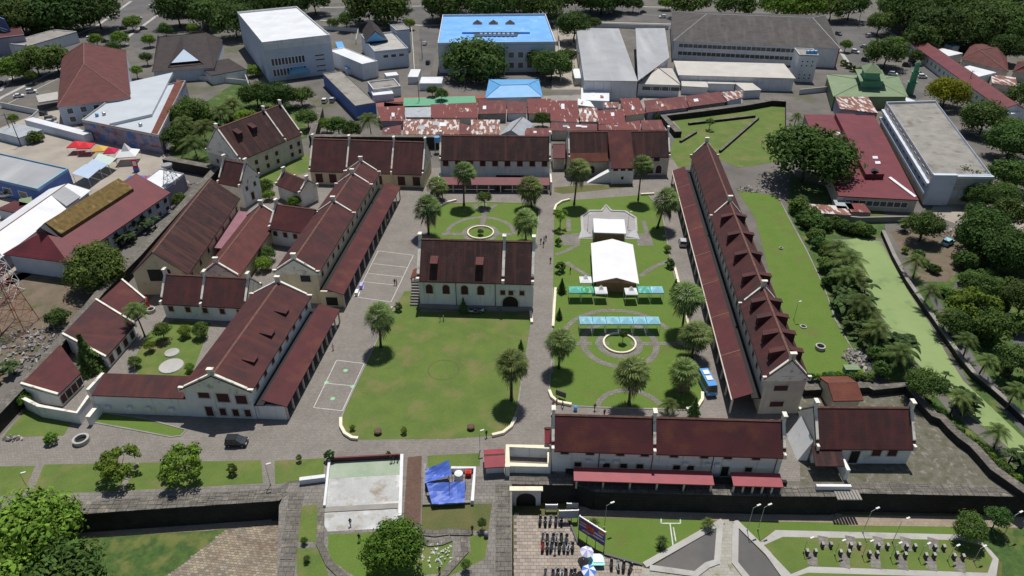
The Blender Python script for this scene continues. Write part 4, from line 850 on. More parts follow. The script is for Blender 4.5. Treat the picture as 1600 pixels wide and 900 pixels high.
# mosque
t = hip('mosque', 'light green mosque with three tiered square roofs', [(1302, 151), (1419, 151), (1404, 119), (1291, 116)], [(1352, 126), (1366, 125)], 5.0, 7.0, 'roof_green', 'roof_green', ridge='roof_green')
for e, ap, z0_, z1_, nm in (([(1344, 127), (1387, 127), (1378, 109), (1336, 108)], (1362, 112), 9.0, 10.6, 'middle_roof'), ([(1351, 114), (1380, 115), (1372, 103), (1345, 103)], (1364, 98), 12.0, 15.0, 'top_roof')):
    E_ = [P(x, y, z0_) for x, y in e]; a = P(*ap, z1_); b = MB()
    for k in range(4): b.poly([E_[k], E_[(k + 1) % 4], a])
    b.poly(E_[::-1]).build(nm, 'roof_green', t); c = sum(E_, V((0, 0, 0))) / 4
    MB().ext([p.lerp(c, .22) for p in E_], z0_ - 3.0, z0_).build('drum', 'court_green', t)
MB().tube(a, a + Z * 1.6, .15, .03).build('finial', 'steel', t)
p = P(1420, 147, 0); t = thing('minaret', 'slim green minaret with small dome beside the mosque', 'minaret', p)
for z0_, z1_, r in ((0, 5, 1.6), (5, 9, 1.25), (9, 12, .95)): MB().tube(p + Z * z0_, p + Z * z1_, r, r * .92, 8).tube(p + Z * (z1_ - .3), p + Z * z1_, r * 1.3, r * 1.3, 8).build('tier', 'court_green', t)
b = MB()
for k in range(5): b.tube(p + Z * (12 + k * .3), p + Z * (12.3 + k * .3), 1.1 * math.cos(R(k * 18)), 1.1 * math.cos(R(k * 18 + 17)), 10)
b.build('dome', 'roof_green', t)
block('mosque_annex', 'small white roofed annex below the minaret', (1419, 161), (1434, 159), (1427, 143), 2.8, 'court_green', 'metal_white', par=0)
# right side
f, t = simple('long_row_house', 'very long red metal roofed row with white walls and green windows', (1567, 170), (1414, 60), 5.0, (1500, 102), 24, 'wall_white', 'roof_red_sheet', (), eo=.3)
wins(f, t, [f.L * (i + .5) / 22 for i in range(22)], 2.4, 1.8, 1.5, m='court_green', fm='white_paint')
for i, (A_, B_, C_, m_) in enumerate((((1476, 89), (1505, 83), (1494, 71), 'metal_white'), ((1520, 122), (1557, 113), (1538, 97), 'metal_white'), ((1580, 178), (1615, 172), (1600, 160), 'metal_white'), ((1490, 72), (1500, 71), (1497, 66), 'blue_tile'))): block('back_shed', ['white flat roof behind the middle of the long red row', 'white sheet roof below the brown hipped house', 'white roof at the lower end of the long red row', 'small bright blue roof behind the long red row'][i], A_, B_, C_, 4.0, 'wall_white', m_, par=0)
hip('brown_house', 'brown hipped roof house behind the long red row', [(1502, 92), (1576, 112), (1572, 80), (1520, 66)], [(1530, 78), (1558, 74)], 4.5, 8, 'plaster_warm', 'roof_brick')
hip('brown_house', 'small brown hipped roof at the right edge beside dark trees', [(1582, 112), (1640, 118), (1640, 92), (1590, 96)], [(1605, 100), (1630, 100)], 4.0, 6.5, 'plaster_warm', 'roof_fresh')
block('tin_house', 'low rusty sheet roof below the white sheet roofs at right', (1550, 130), (1590, 135), (1580, 120), 3, 'plaster_warm', 'rust_b', par=0)
t = block('rusty_house', 'tall house with streaked rusty roof and violet wall', (1313, 169), (1371, 176), (1353, 147), 5.0, 'wall_violet', 'rust_b', par=0, D=(1300, 135), over=.4)
t = block('canteen', 'big dark red metal roofed hall with raised middle ridge', (1311, 305), (1434, 311), (1366, 181), 4.2, 'plaster_warm', 'roof_red_sheet', par=0, D=(1257, 179), over=.5)
MB().ext(quadP([(1353, 272), (1382, 272), (1336, 178), (1305, 177)], 5.8), 4.1, 5.8).build('raised_ridge', 'roof_red_sheet', t)
MB().prism([P(1353, 273, 4.4), P(1382, 273, 4.4), P(1367, 266, 7.0)], [P(1354, 270, 4.4), P(1381, 270, 4.4), P(1366, 262, 7.0)]).build('ridge_end', 'steel_dark', t)
facade(t, 9, (2.2,), 1.6, 1.4)
for q in ((1368, 246), (1372, 254), (1310, 208)): MB().ext(quadP([(q[0] - 4, q[1] + 2), (q[0] + 4, q[1] + 2), (q[0] + 3, q[1] - 2), (q[0] - 5, q[1] - 2)], 5.9 if q[0] > 1340 else 4.3), 4.0, 5.95 if q[0] > 1340 else 4.3).build('skylight', 'metal_white', t)
MB().slab([P(1388, 277, 4.5), P(1392, 276, 4.5), P(1432, 306, 4.4), P(1429, 308, 4.4)], .2).build('flashing', 'wall_white', t)
for i, (A_, B_, C_, m_) in enumerate((((1268, 332), (1330, 336), (1322, 322), 'rust_b'), ((1330, 331), (1361, 332), (1358, 318), 'rust_a'), ((1308, 325), (1335, 327), (1330, 314), 'sheet_zinc'))): block('tin_lean_to', ['white streaked tin lean-to below the dark red hall', 'rusty tin lean-to under the front wall of the dark red hall', 'grey tin lean-to beside the big round tree'][i], A_, B_, C_, 2.6, 'concrete', m_, par=0)
t = block('apartment_block', 'three storey block with stained bare concrete roof at right', (1457, 276), (1548, 277), (1461, 160), 8.5, 'plaster_warm', 'concrete', par=.7, parm='wall_pale_blue', D=(1384, 162))
q, u, n, z = root_q[t.name]
for zz in (2.9, 5.7): MB().prism([q[0] - V((.9, 0, 0)) + Z * (zz - 8.5), q[0] + Z * (zz - 8.5), q[3] + Z * (zz - 8.5), q[3] - V((.9, 0, 0)) + Z * (zz - 8.5)], [q[0] - V((.9, 0, 0)) + Z * (zz - 7.7), q[0] + Z * (zz - 7.7), q[3] + Z * (zz - 7.7), q[3] - V((.9, 0, 0)) + Z * (zz - 7.7)]).build('gallery_rail', 'wall_pale_blue', t)
facade(t, 12, (4.6, 7.2), 1.8, 1.3, edge=3, m0=.03, m1=.97, m='glass', fm='wall_pale_blue')
for zz in (3.0, 5.9): MB().box(q[0].lerp(q[1], .5) - n * .1 + Z * (zz - 8.5), u * (q[1] - q[0]).length / 2, n * .15, Z * .15).build('floor_band', 'wall_pale_blue', t)
MB().box(q[0].lerp(q[1], .18) - n * .6 + Z * (-3.6), u * 3.2, n * .6, Z * 4.6).build('stair_shaft', 'wall_pale_blue', t)
MB().box(q[0].lerp(q[1], .68) - n * .4 + Z * .2, u * 5.5, n * .5, Z * .35).build('roof_beam', 'wall_pale_blue', t)
for k in (.45, .62, .8): opening(t, q[0].lerp(q[1], k) - n * .02 + Z * (-5.2), u, -n, 1.6, 2.0, 'wall_pale_blue', 'wall_pale_blue', 'door')
# left side
t = block('blue_shop', 'pale flat roofed shop with bright blue fascia at the left edge', (59, 297), (107, 265), (0, 241), 5.0, 'wall_blue', 'metal_grey', D=(-90, 262), parm='wall_cyan', par=.4)
facade(t, 5, (2.2,), 3.2, 1.8, edge=3)
t = simple('long_white_hall', 'long white metal roofed hall running off the left edge', (-30, 424), (140, 297), 4.2, (56, 321), 18, 'wall_violet', 'metal_white', (), eo=.3)
t = t[1]; MB().slab([P(80, 305, 6.06), P(101, 291, 6.06), P(126, 307, 4.8), P(104, 322, 4.8)], .2).build('grey_panel', 'metal_grey', t)
f, t = simple('thatch_hall', 'red roofed hall with thatched ridge cover at left', (127, 392), (263, 299), 5.5, (152, 309), 28, 'wall_pale_blue', 'roof_red_sheet', (), eo=.6)
MB().slab([f.pt(1, f.W * .58, rz(f, f.W * .58) + .9), f.pt(f.L * .80, f.W * .58, rz(f, f.W * .58) + .9), f.pt(f.L * .80, f.W, f.zr + 1.6), f.pt(1, f.W, f.zr + 1.6)], .8).slab([f.pt(1, f.W * 1.42, rz(f, f.W * .58) + .9), f.pt(f.L * .80, f.W * 1.42, rz(f, f.W * .58) + .9), f.pt(f.L * .80, f.W, f.zr + 1.6), f.pt(1, f.W, f.zr + 1.6)], .8).build('thatched_ridge', 'thatch', t)
MB().prism([f.pt(.4, f.W * .6, rz(f, f.W * .6) - .2), f.pt(.4, f.W * 1.4, rz(f, f.W * .6) - .2), f.pt(-.8, f.W, f.zr + 1.3)], [f.pt(1.2, f.W * .6, rz(f, f.W * .6) - .2), f.pt(1.2, f.W * 1.4, rz(f, f.W * .6) - .2), f.pt(1.2, f.W, f.zr + 1.3)]).build('thatch_gable', 'steel_dark', t)
MB().slab([f.pt(-5, -.6, 5.2), f.pt(-5, 2 * f.W + .6, 5.2), f.pt(.1, f.W, f.zr)], .2).slab([f.pt(-5, -.6, 5.2), f.pt(.1, -.6, 5.2), f.pt(.1, f.W, f.zr)], .2).slab([f.pt(.1, 2 * f.W + .6, 5.2), f.pt(-5, 2 * f.W + .6, 5.2), f.pt(.1, f.W, f.zr)], .2).build('hip_end', 'roof_red_sheet', t)
MB().ext([f.pt(-4.2, .4, 0), f.pt(.3, .4, 0), f.pt(.3, 2 * f.W - .4, 0), f.pt(-4.2, 2 * f.W - .4, 0)], 0, 5.1).build('end_wall', 'wall_pale_blue', t)
wins(f, t, [f.L * (i + .5) / 10 for i in range(10)], 3.4, 1.4, 1.4, m='glass', fm='wall_white'); wins(f, t, [f.L * (i + .5) / 10 for i in range(10)], 1.0, 1.4, 1.2, m='glass', fm='wall_white')
t = block('pump_house', 'white roofed blue grey box building with a lattice tower on top', (218, 287), (255, 297), (288, 272), 5.0, 'wall_violet', 'metal_white', par=.2, D=(250, 264))
for i, (A_, B_, C_, m_) in enumerate((((-5, 326), (22, 332), (36, 316), 'roof_fresh'), ((30, 322), (50, 318), (44, 308), 'roof_green'), ((-10, 205), (30, 215), (48, 198), 'sheet_zinc'), ((38, 187), (130, 211), (133, 204), 'metal_white'))): block('small_shed', ['pinkish red low roof at the left edge beside the white hall', 'low green roof between blue shop and white hall', 'grey tin kiosk roof at the left edge', 'long narrow white roof along the yard wall'][i], A_, B_, C_, 3.0, 'wall_pale_blue', m_, par=0)
block('pink_building', 'pink walled house with red roof at the top left corner', (-20, 62), (38, 55), (40, 12), 8, 'tent_crimson' if 0 else 'wall_violet', 'roof_fresh', par=.3)
block('far_white_house', 'long low white house under the trees at the top left', (45, 72), (120, 50), (115, 38), 5, 'wall_white', 'concrete', par=.3)
# tin roofed row between the fort and the town
TIN = [([(674, 184), (747, 184), (746, 160), (673, 163)], 'rust_a'), ([(633, 183), (673, 183), (673, 167), (633, 168)], 'sheet_zinc'), ([(747, 178), (791, 177), (791, 157), (748, 157)], 'rust_c'), ([(792, 177), (823, 177), (823, 159), (793, 158)], 'rust_c'),
 ([(825, 177), (861, 177), (861, 154), (824, 154)], 'rust_a'), ([(630, 210), (718, 210), (718, 187), (630, 186)], 'rust_b'), ([(718, 210), (736, 210), (736, 196), (718, 192)], 'rust_c'), ([(736, 210), (781, 210), (781, 187), (736, 187)], 'rust_b'),
 ([(820, 212), (860, 212), (860, 200), (820, 200)], 'rust_c'), ([(594, 189), (631, 189), (633, 165), (589, 167)], 'rust_a'), ([(597, 210), (627, 210), (627, 195), (598, 200)], 'rust_c'), ([(860, 189), (905, 191), (902, 157), (860, 157)], 'rust_a'),
 ([(903, 164), (929, 167), (922, 158), (903, 154)], 'metal_white'), ([(907, 190), (936, 190), (933, 168), (904, 169)], 'rust_b'), ([(935, 194), (977, 192), (975, 170), (933, 173)], 'rust_a'), ([(942, 168), (967, 168), (967, 159), (942, 160)], 'rust_b'),
 ([(977, 181), (1009, 177), (998, 153), (969, 154)], 'rust_a'), ([(1010, 176), (1076, 168), (1070, 150), (1006, 157)], 'rust_c'), ([(1077, 167), (1136, 159), (1124, 143), (1071, 150)], 'rust_c'), ([(1137, 158), (1160, 152), (1160, 141), (1126, 144)], 'rust_b'),
 ([(860, 204), (933, 204), (933, 194), (860, 192)], 'rust_c'), ([(935, 203), (1001, 203), (1000, 188), (935, 195)], 'rust_a'), ([(1003, 203), (1040, 203), (1033, 187), (1001, 188)], 'rust_c'), ([(908, 156), (952, 158), (952, 139), (908, 137)], 'metal_white')]
TL = ['streaked rusty tin roof directly below the tennis court', 'grey tin roof with pink edge left of the streaked rusty roof', 'plain maroon tin roof in front of the blue hipped house', 'maroon tin roof with two pale patches below the blue hipped house', 'rusty tin roof with two white patches right of the blue hipped house', 'wide brown and white streaked tin roof left in the front row', 'narrow maroon tin roof right of the wide streaked roof', 'white striped rusty tin roof in the front row beside the grey gable',
 'low maroon tin roof between grey gable and north hall ridge', 'rusty tin roof at the left end of the tin row', 'small maroon tin roof at the left end above the gallery', 'rusty tin house with grey hood behind the north hall', 'bright white sheet roof among the rusty roofs', 'heavily streaked white and rust roof left of centre in the right cluster', 'patched rust roof with zinc squares in the right cluster', 'small pale streaked roof behind the patched roofs',
 'rust roof with long white streaks beside the long maroon shed', 'left part of the long maroon shed roof behind the bastion', 'middle part of the long maroon shed roof with pale skylights', 'streaked rusty right end of the long maroon shed', 'low maroon strip roof just behind the passage house', 'patched maroon roof just behind the bright red bay', 'plain maroon roof at the right end next to the bastion', 'clean white sheet roof in front of the big grey hall']
for i, ((q, m_), nm) in enumerate(zip(TIN, TL)):
    za, zb = 2.9 + .25 * (i % 3), 3.6 + .3 * (i % 2)
    E_ = [P(*q[0], za), P(*q[1], za), P(*q[2], zb), P(*q[3], zb)]; c = sum(E_, V((0, 0, 0))) / 4
    t = thing('tin_roof_house', nm, 'house', (c.x, c.y, 0), 'tin roofed houses behind the fort')
    MB().slab(E_, .12).build('roof', m_, t); MB().ext([p.lerp(c, .08) for p in E_], 0, za - .1).build('wall', ['plaster_warm', 'wall_violet', 'concrete', 'wall_pale_blue'][i % 4], t)
    rn = random.Random(i)
    for k in range(rn.randint(1, 3)):
        a, b_ = rn.uniform(.1, .75), rn.uniform(.15, .65); e = lambda x, y: E_[0].lerp(E_[1], x).lerp(E_[3].lerp(E_[2], x), y) + Z * .07
        MB().slab([e(a, b_), e(a + .12, b_), e(a + .12, b_ + .25), e(a, b_ + .25)], .06).build('patch_sheet', rn.choice(['sheet_zinc', 'metal_white', 'rust_b', 'rust_c']), t)
f, t = simple('tin_roof_house', 'grey zinc gabled tin house in the middle of the front row', (781, 211), (800, 190), 3.2, (801, 200), 20, 'wall_violet', 'sheet_zinc', (), opp=(819, 211), cat='house', group='tin roofed houses behind the fort')
# ------------------------------------------------------------------ vegetation
def mesh_raw(name, v, f, mats, idx=None, smooth=False):
    me = bpy.data.meshes.new(name); me.from_pydata(v, [], f)
    for m in mats: me.materials.append(MATS[m])
    if idx: me.polygons.foreach_set('material_index', idx)
    if smooth: me.polygons.foreach_set('use_smooth', [True] * len(f))
    return me
def leaf_quads(v, f, c, n, sz, rnd, asp=1.7):
    n = n.normalized(); a = n.orthogonal().normalized(); a.rotate(Matrix.Rotation(rnd.uniform(0, 6.28), 3, n)); b = n.cross(a)
    a = a * sz * asp * .5; b = b * sz * .5; i = len(v)
    v += [c - a, c - b * .9 - n * sz * .1, c + a, c + b * .9 - n * sz * .1]; f.append((i, i + 1, i + 2, i + 3))
def crown(seed, nb, per, sz, flat=.75, spread=.72, br=(.26, .42), low=-.35):
    """unit crown: clumps of leaves through an uneven volume"""
    r = random.Random(seed); v, f = [], []
    for k in range(nb):
        while True:
            d = V((r.gauss(0, 1), r.gauss(0, 1), r.gauss(0, 1))).normalized()
            if d.z > low: break
        rad = spread * r.uniform(.45, 1.06) ** .6; c = V((d.x * rad, d.y * rad, d.z * rad * flat)); R0 = r.uniform(*br)
        for j in range(per):
            q = V((r.gauss(0, 1), r.gauss(0, 1), r.gauss(0, 1) + .25)).normalized(); rr = R0 * r.uniform(.62, 1.05)
            p = c + V((q.x * rr, q.y * rr, q.z * rr * .8)); n = (q + V((r.uniform(-1, 1), r.uniform(-1, 1), r.uniform(-.3, 1))) * .55)
            leaf_quads(v, f, p, n, sz * r.uniform(.7, 1.3), r)
    return v, f
def trunk_mesh(seed, limbs=5):
    """unit trunk, 1 high to the crown centre, with limbs"""
    r = random.Random(seed); b = MB(); pr = V((0, 0, -.05)); pts = [V((0, 0, -.02)), V((r.uniform(-.02, .02), r.uniform(-.02, .02), .3)), V((r.uniform(-.04, .04), r.uniform(-.04, .04), .6)), V((r.uniform(-.05, .05), r.uniform(-.05, .05), .95))]
    rs = [.055, .042, .034, .018]
    for i in range(3): b.tube(pts[i], pts[i + 1], rs[i], rs[i + 1], 8)
    for k in range(limbs):
        a = 6.28 * k / limbs + r.uniform(-.4, .4); s = pts[1].lerp(pts[2], r.uniform(.4, 1.1)); m = s + V((math.cos(a) * .22, math.sin(a) * .22, .22)); e = m + V((math.cos(a) * .25, math.sin(a) * .25, .22))
        b.tube(s, m, .024, .016, 6); b.tube(m, e, .016, .006, 5)
    return b
CROWN = {}; TRUNK = []
for i in range(3): b = trunk_mesh(i); TRUNK.append(mesh_raw('trunk', b.v, b.f, ['bark'], smooth=True))
CR = {'big': [crown(s, 60, 110, .062) for s in (1, 2, 3)], 'mid': [crown(s, 34, 80, .085, br=(.26, .46)) for s in (4, 5, 6)], 'ball': [crown(7, 60, 40, .10, .9, .8, (.16, .22), -.8)],
      'airy': [crown(s, 40, 62, .075, .45, .85, (.14, .28), -.2) for s in (8, 9)], 'cone': None, 'shrub': [crown(s, 20, 46, .15, .8, .62, (.3, .48), -.3) for s in (10, 11)]}
def cone(seed):
    r = random.Random(seed); v, f = [], []
    for k in range(900):
        h = r.random() ** 1.3; a = r.uniform(0, 6.28); rad = (1 - h) * r.uniform(.55, 1.05) * (.8 + .2 * math.sin(a * 5 + h * 9)); leaf_quads(v, f, V((math.cos(a) * rad, math.sin(a) * rad, h * 2.6 - 1)), V((math.cos(a), math.sin(a), .8)), .2, r)
    return v, f
CR['cone'] = [cone(1)]
for k, L in CR.items():
    for m in ('leaf_dark', 'leaf_mid', 'leaf_bright', 'leaf_lime', 'leaf_hedge'): CROWN[(k, m)] = [None] * len(L)
def crown_mesh(k, m, i):
    L = CROWN[(k, m)]; i %= len(L)
    if L[i] is None: L[i] = mesh_raw('crown', CR[k][i][0], CR[k][i][1], [m])
    return L[i]
NT = [0]
def child(name, me, parent, loc=(0, 0, 0), sc=(1, 1, 1), rot=0.0):
    o = bpy.data.objects.new(name, me); COL.objects.link(o); o.parent = parent; o.location = loc; o.scale = sc; o.rotation_euler = (0, 0, rot); return o
def tree(cx, cy, rpx, zc, kind, leaf, label, lvl=0.0, name='tree', cat='tree', group=None, flat=1.0):
    NT[0] += 1; r = random.Random(NT[0] * 13); p = P(cx, cy, lvl + zc); rad = rpx * (1.08 if rpx < 20 else 1.15) * depth(p) / F
    t = thing(name, label, cat, (p.x, p.y, lvl), group)
    child('crown', crown_mesh(kind, leaf, NT[0]), t, (0, 0, zc), (rad * r.uniform(.94, 1.1), rad * r.uniform(.94, 1.1), rad * flat), r.uniform(0, 6.28))
    ts = min(rad * 1.3, zc * 1.1); child('trunk', TRUNK[NT[0] % 3], t, (0, 0, 0), (ts, ts, zc), r.uniform(0, 6.28))
    return t
# ---- palms
def fan_palm_mesh(seed):
    r = random.Random(seed); v, f, dv, df = [], [], [], []
    for k in range(84):
        el = R(88 - 128 * (k / 83.0) ** .8 + r.uniform(-7, 7)); az = k * 2.39996 + r.uniform(-.2, .2)
        d = V((math.cos(az) * math.cos(el), math.sin(az) * math.cos(el), math.sin(el))); side = V((-math.sin(az), math.cos(az), 0)); upv = side.cross(d) * -1
        if upv.z < 0: upv = -upv
        base = d * .5
        if el > R(-22):
            e2 = el - R(18 + 26 * max(0, math.sin(el))); d = V((math.cos(az) * math.cos(e2), math.sin(az) * math.cos(e2), math.sin(e2))); upv = side.cross(d) * -1
            if upv.z < 0: upv = -upv
        tip = 1.0 + r.uniform(-.08, .1); S, FF = (v, f) if el > R(-22) else (dv, df)
        i = len(S); S += [base * .1 - side * .012, base * .1 + side * .012, base + side * .012, base - side * .012]; FF.append((i, i + 1, i + 2, i + 3))
        n = 11; cup = .16
        for j in range(n):
            a0 = R(-100 + 200 * j / n); a1 = R(-100 + 200 * (j + .62) / n); am = (a0 + a1) / 2; L = (tip - .52) * (1 - .25 * abs(am) / 1.75)
            def at(a, l, lift): return base + (d * math.cos(a) + side * math.sin(a)) * l + upv * (lift + cup * l * abs(math.sin(a))) - Z * (l * l * .35)
            i = len(S); S += [base, at(a0, L * .62, .0), at(am, L, -.01), at(a1, L * .62, .025)]; FF.append((i, i + 1, i + 2, i + 3))
    return (v, f), (dv, df)
FP = []
for s in (1, 2):
    a, d = fan_palm_mesh(s); FP.append((mesh_raw('crown', a[0], a[1], ['leaf_fan']), mesh_raw('dead_fronds', d[0], d[1], ['dead_frond'])))
def palm_trunk(bend, rings=7):
    b = MB(); pts = [V((bend * (k / 8) ** 2, 0, k / 8 - .01)) for k in range(9)]
    for k in range(8): b.tube(pts[k], pts[k + 1], .034 - .0015 * k if k else .048, .034 - .0015 * (k + 1), 8)
    return mesh_raw('trunk', b.v, b.f, ['palm_bark'], smooth=True)
PT = [palm_trunk(0), palm_trunk(.12)]
def fan_palm(cx, cy, rpx, bx, by, label):
    NT[0] += 1; b = P(bx, by); dy = (450 - cy) / F; k = (-SP + dy * CP) / (CP + dy * SP); zc = max(CH + b.y * k, 3.5); c = P(cx, cy, zc); rad = rpx * 1.22 * depth(c) / F * random.Random(NT[0] * 5).uniform(.92, 1.1)
    t = thing('fan_palm', label, 'palm', b, 'fan palms around the fort gardens'); off = V((c.x - b.x, 0, zc)); a = NT[0] * 1.7
    child('crown', FP[NT[0] % 2][0], t, off, (rad, rad * (.9 + .05 * (NT[0] % 4)), rad * (.92 + .09 * (NT[0] % 3))), a); child('dead_fronds', FP[NT[0] % 2][1], t, off, (rad * .66, rad * .66, rad * 1.75), a)
    tr = child('trunk', PT[0], t, (0, 0, 0), (7 + NT[0] % 3, 7 + NT[0] % 3, zc), 0)
    tr.rotation_euler = (0, math.atan2(off.x, zc), 0)
FPL = [(592, 495, 24, 595, 542, 'fan palm on the left edge of the big lawn beside the painted court'), (799, 569, 25, 799, 625, 'fan palm on the right edge of the big lawn'), (875, 535, 22, 873, 576, 'fan palm left of the round bed in the tented garden'),
 (986, 582, 27, 983, 632, 'fan palm in front of the round bed nearest the south gallery'), (1068, 582, 25, 1064, 612, 'fan palm closest to the blue minibus'), (1087, 523, 25, 1081, 558, 'fan palm right of the round bed by the long barrack'), (1072, 465, 26, 1066, 515, 'fan palm right of the blue gazebo row'),
 (1040, 314, 22, 1027, 356, 'leaning fan palm near the white car'), (1003, 257, 18, 997, 313, 'tall slim fan palm on the far lawn edge by the north house'), (903, 265, 19, 897, 320, 'fan palm at the far left of the tented garden'), (827, 295, 22, 831, 325, 'bushy fan palm at the far end of the central walk'),
 (820, 344, 22, 822, 378, 'fan palm just behind the right end of the hall'), (724, 270, 19, 725, 321, 'tall fan palm in front of the north hall with red shutters'), (667, 325, 20, 670, 367, 'fan palm left of the garden behind the hall'), (682, 290, 17, 683, 312, 'small fan palm near the corner of the upper left gallery')]
for q in FPL: fan_palm(*q)
def feather(seed, nf=22, droop=.9, leaflets=17, w_=.30):
    r = random.Random(seed); v, f = [], []
    for k in range(nf):
        az = k * 2.39996; el = R(75 - 95 * k / nf); d = V((math.cos(az), math.sin(az), 0)); s = V((-d.y, d.x, 0)); pr = None
        for j in range(leaflets + 1):
            u = j / leaflets; x = u * math.cos(el) + .12 * u; z = u * math.sin(el) - droop * u * u * .75; p = d * x + Z * z
            if pr is not None:
                i = len(v); v += [pr - s * .012, pr + s * .012, p + s * .01, p - s * .01]; f.append((i, i + 1, i + 2, i + 3))
                for sg in (-1, 1):
                    l = w_ * math.sin(math.pi * min(1, u * .9 + .12)) * r.uniform(.8, 1.15); e = p + s * sg * l + (p - pr).normalized() * l * .5 - Z * l * .45
                    i = len(v); v += [pr, p, e]; f.append((i, i + 1, i + 2))
            pr = p
    return v, f
CO = [mesh_raw('crown', *feather(s), ['leaf_coco']) for s in (1, 2)]
def banana(seed):
    r = random.Random(seed); v, f = [], []
    for k in range(12):
        az = k * 2.4 + r.uniform(-.2, .2); el = R(r.uniform(35, 78)); d = V((math.cos(az), math.sin(az), 0)); s = V((-d.y, d.x, 0)); L = r.uniform(.8, 1.1); prev = None
        for j in range(8):
            u = j / 7; p = d * (L * u * math.cos(el) + .05) + Z * (L * u * math.sin(el) - .75 * u * u * L); w_ = .15 * math.sin(math.pi * min(.98, .08 + u * .92)) if u > .15 else .012
            row = (p - s * w_ - Z * w_ * .35, p, p + s * w_ - Z * w_ * .35)
            if prev:
                i = len(v); v += list(prev) + list(row); f += [(i, i + 1, i + 4, i + 3), (i + 1, i + 2, i + 5, i + 4)]
            prev = row
    return v, f
BA = [mesh_raw('leaves', *banana(s), ['leaf_banana']) for s in (1, 2, 3)]
def coco(cx, cy, rpx, zc, label, lvl=0.0, name='coconut_palm'):
    NT[0] += 1; c = P(cx, cy, lvl + zc); rad = rpx * 1.15 * depth(c) / F; a = NT[0] * 2.1
    t = thing(name, label, 'palm', (c.x - math.cos(a) * .6, c.y - math.sin(a) * .6, lvl), 'feather palms round the fort')
    child('crown', CO[NT[0] % 2], t, (math.cos(a) * .6, math.sin(a) * .6, zc), (rad, rad, rad), a); tr = child('trunk', PT[1], t, (0, 0, 0), (5, 5, zc), a)
def ban(cx, cy, rpx, label, n=4, lvl=0.0, group='banana clumps on the pond bank'):
    NT[0] += 1; c = P(cx, cy, lvl + 2.0); rad = rpx * 1.45 * depth(c) / F; n += 2; r = random.Random(NT[0]); t = thing('banana_plant', label, 'banana plant', (c.x, c.y, lvl), group)
    for k in range(n):
        dx, dy = r.uniform(-.6, .6) * rad, r.uniform(-.6, .6) * rad; h = r.uniform(.5, 1.0) * rad * .7; s = rad * r.uniform(.6, .9)
        child('stem', PT[0], t, (dx, dy, 0), (5, 5, h + .3), 0); child('leaves', BA[(k + NT[0]) % 3], t, (dx, dy, h), (s, s, s), r.uniform(0, 6.28))
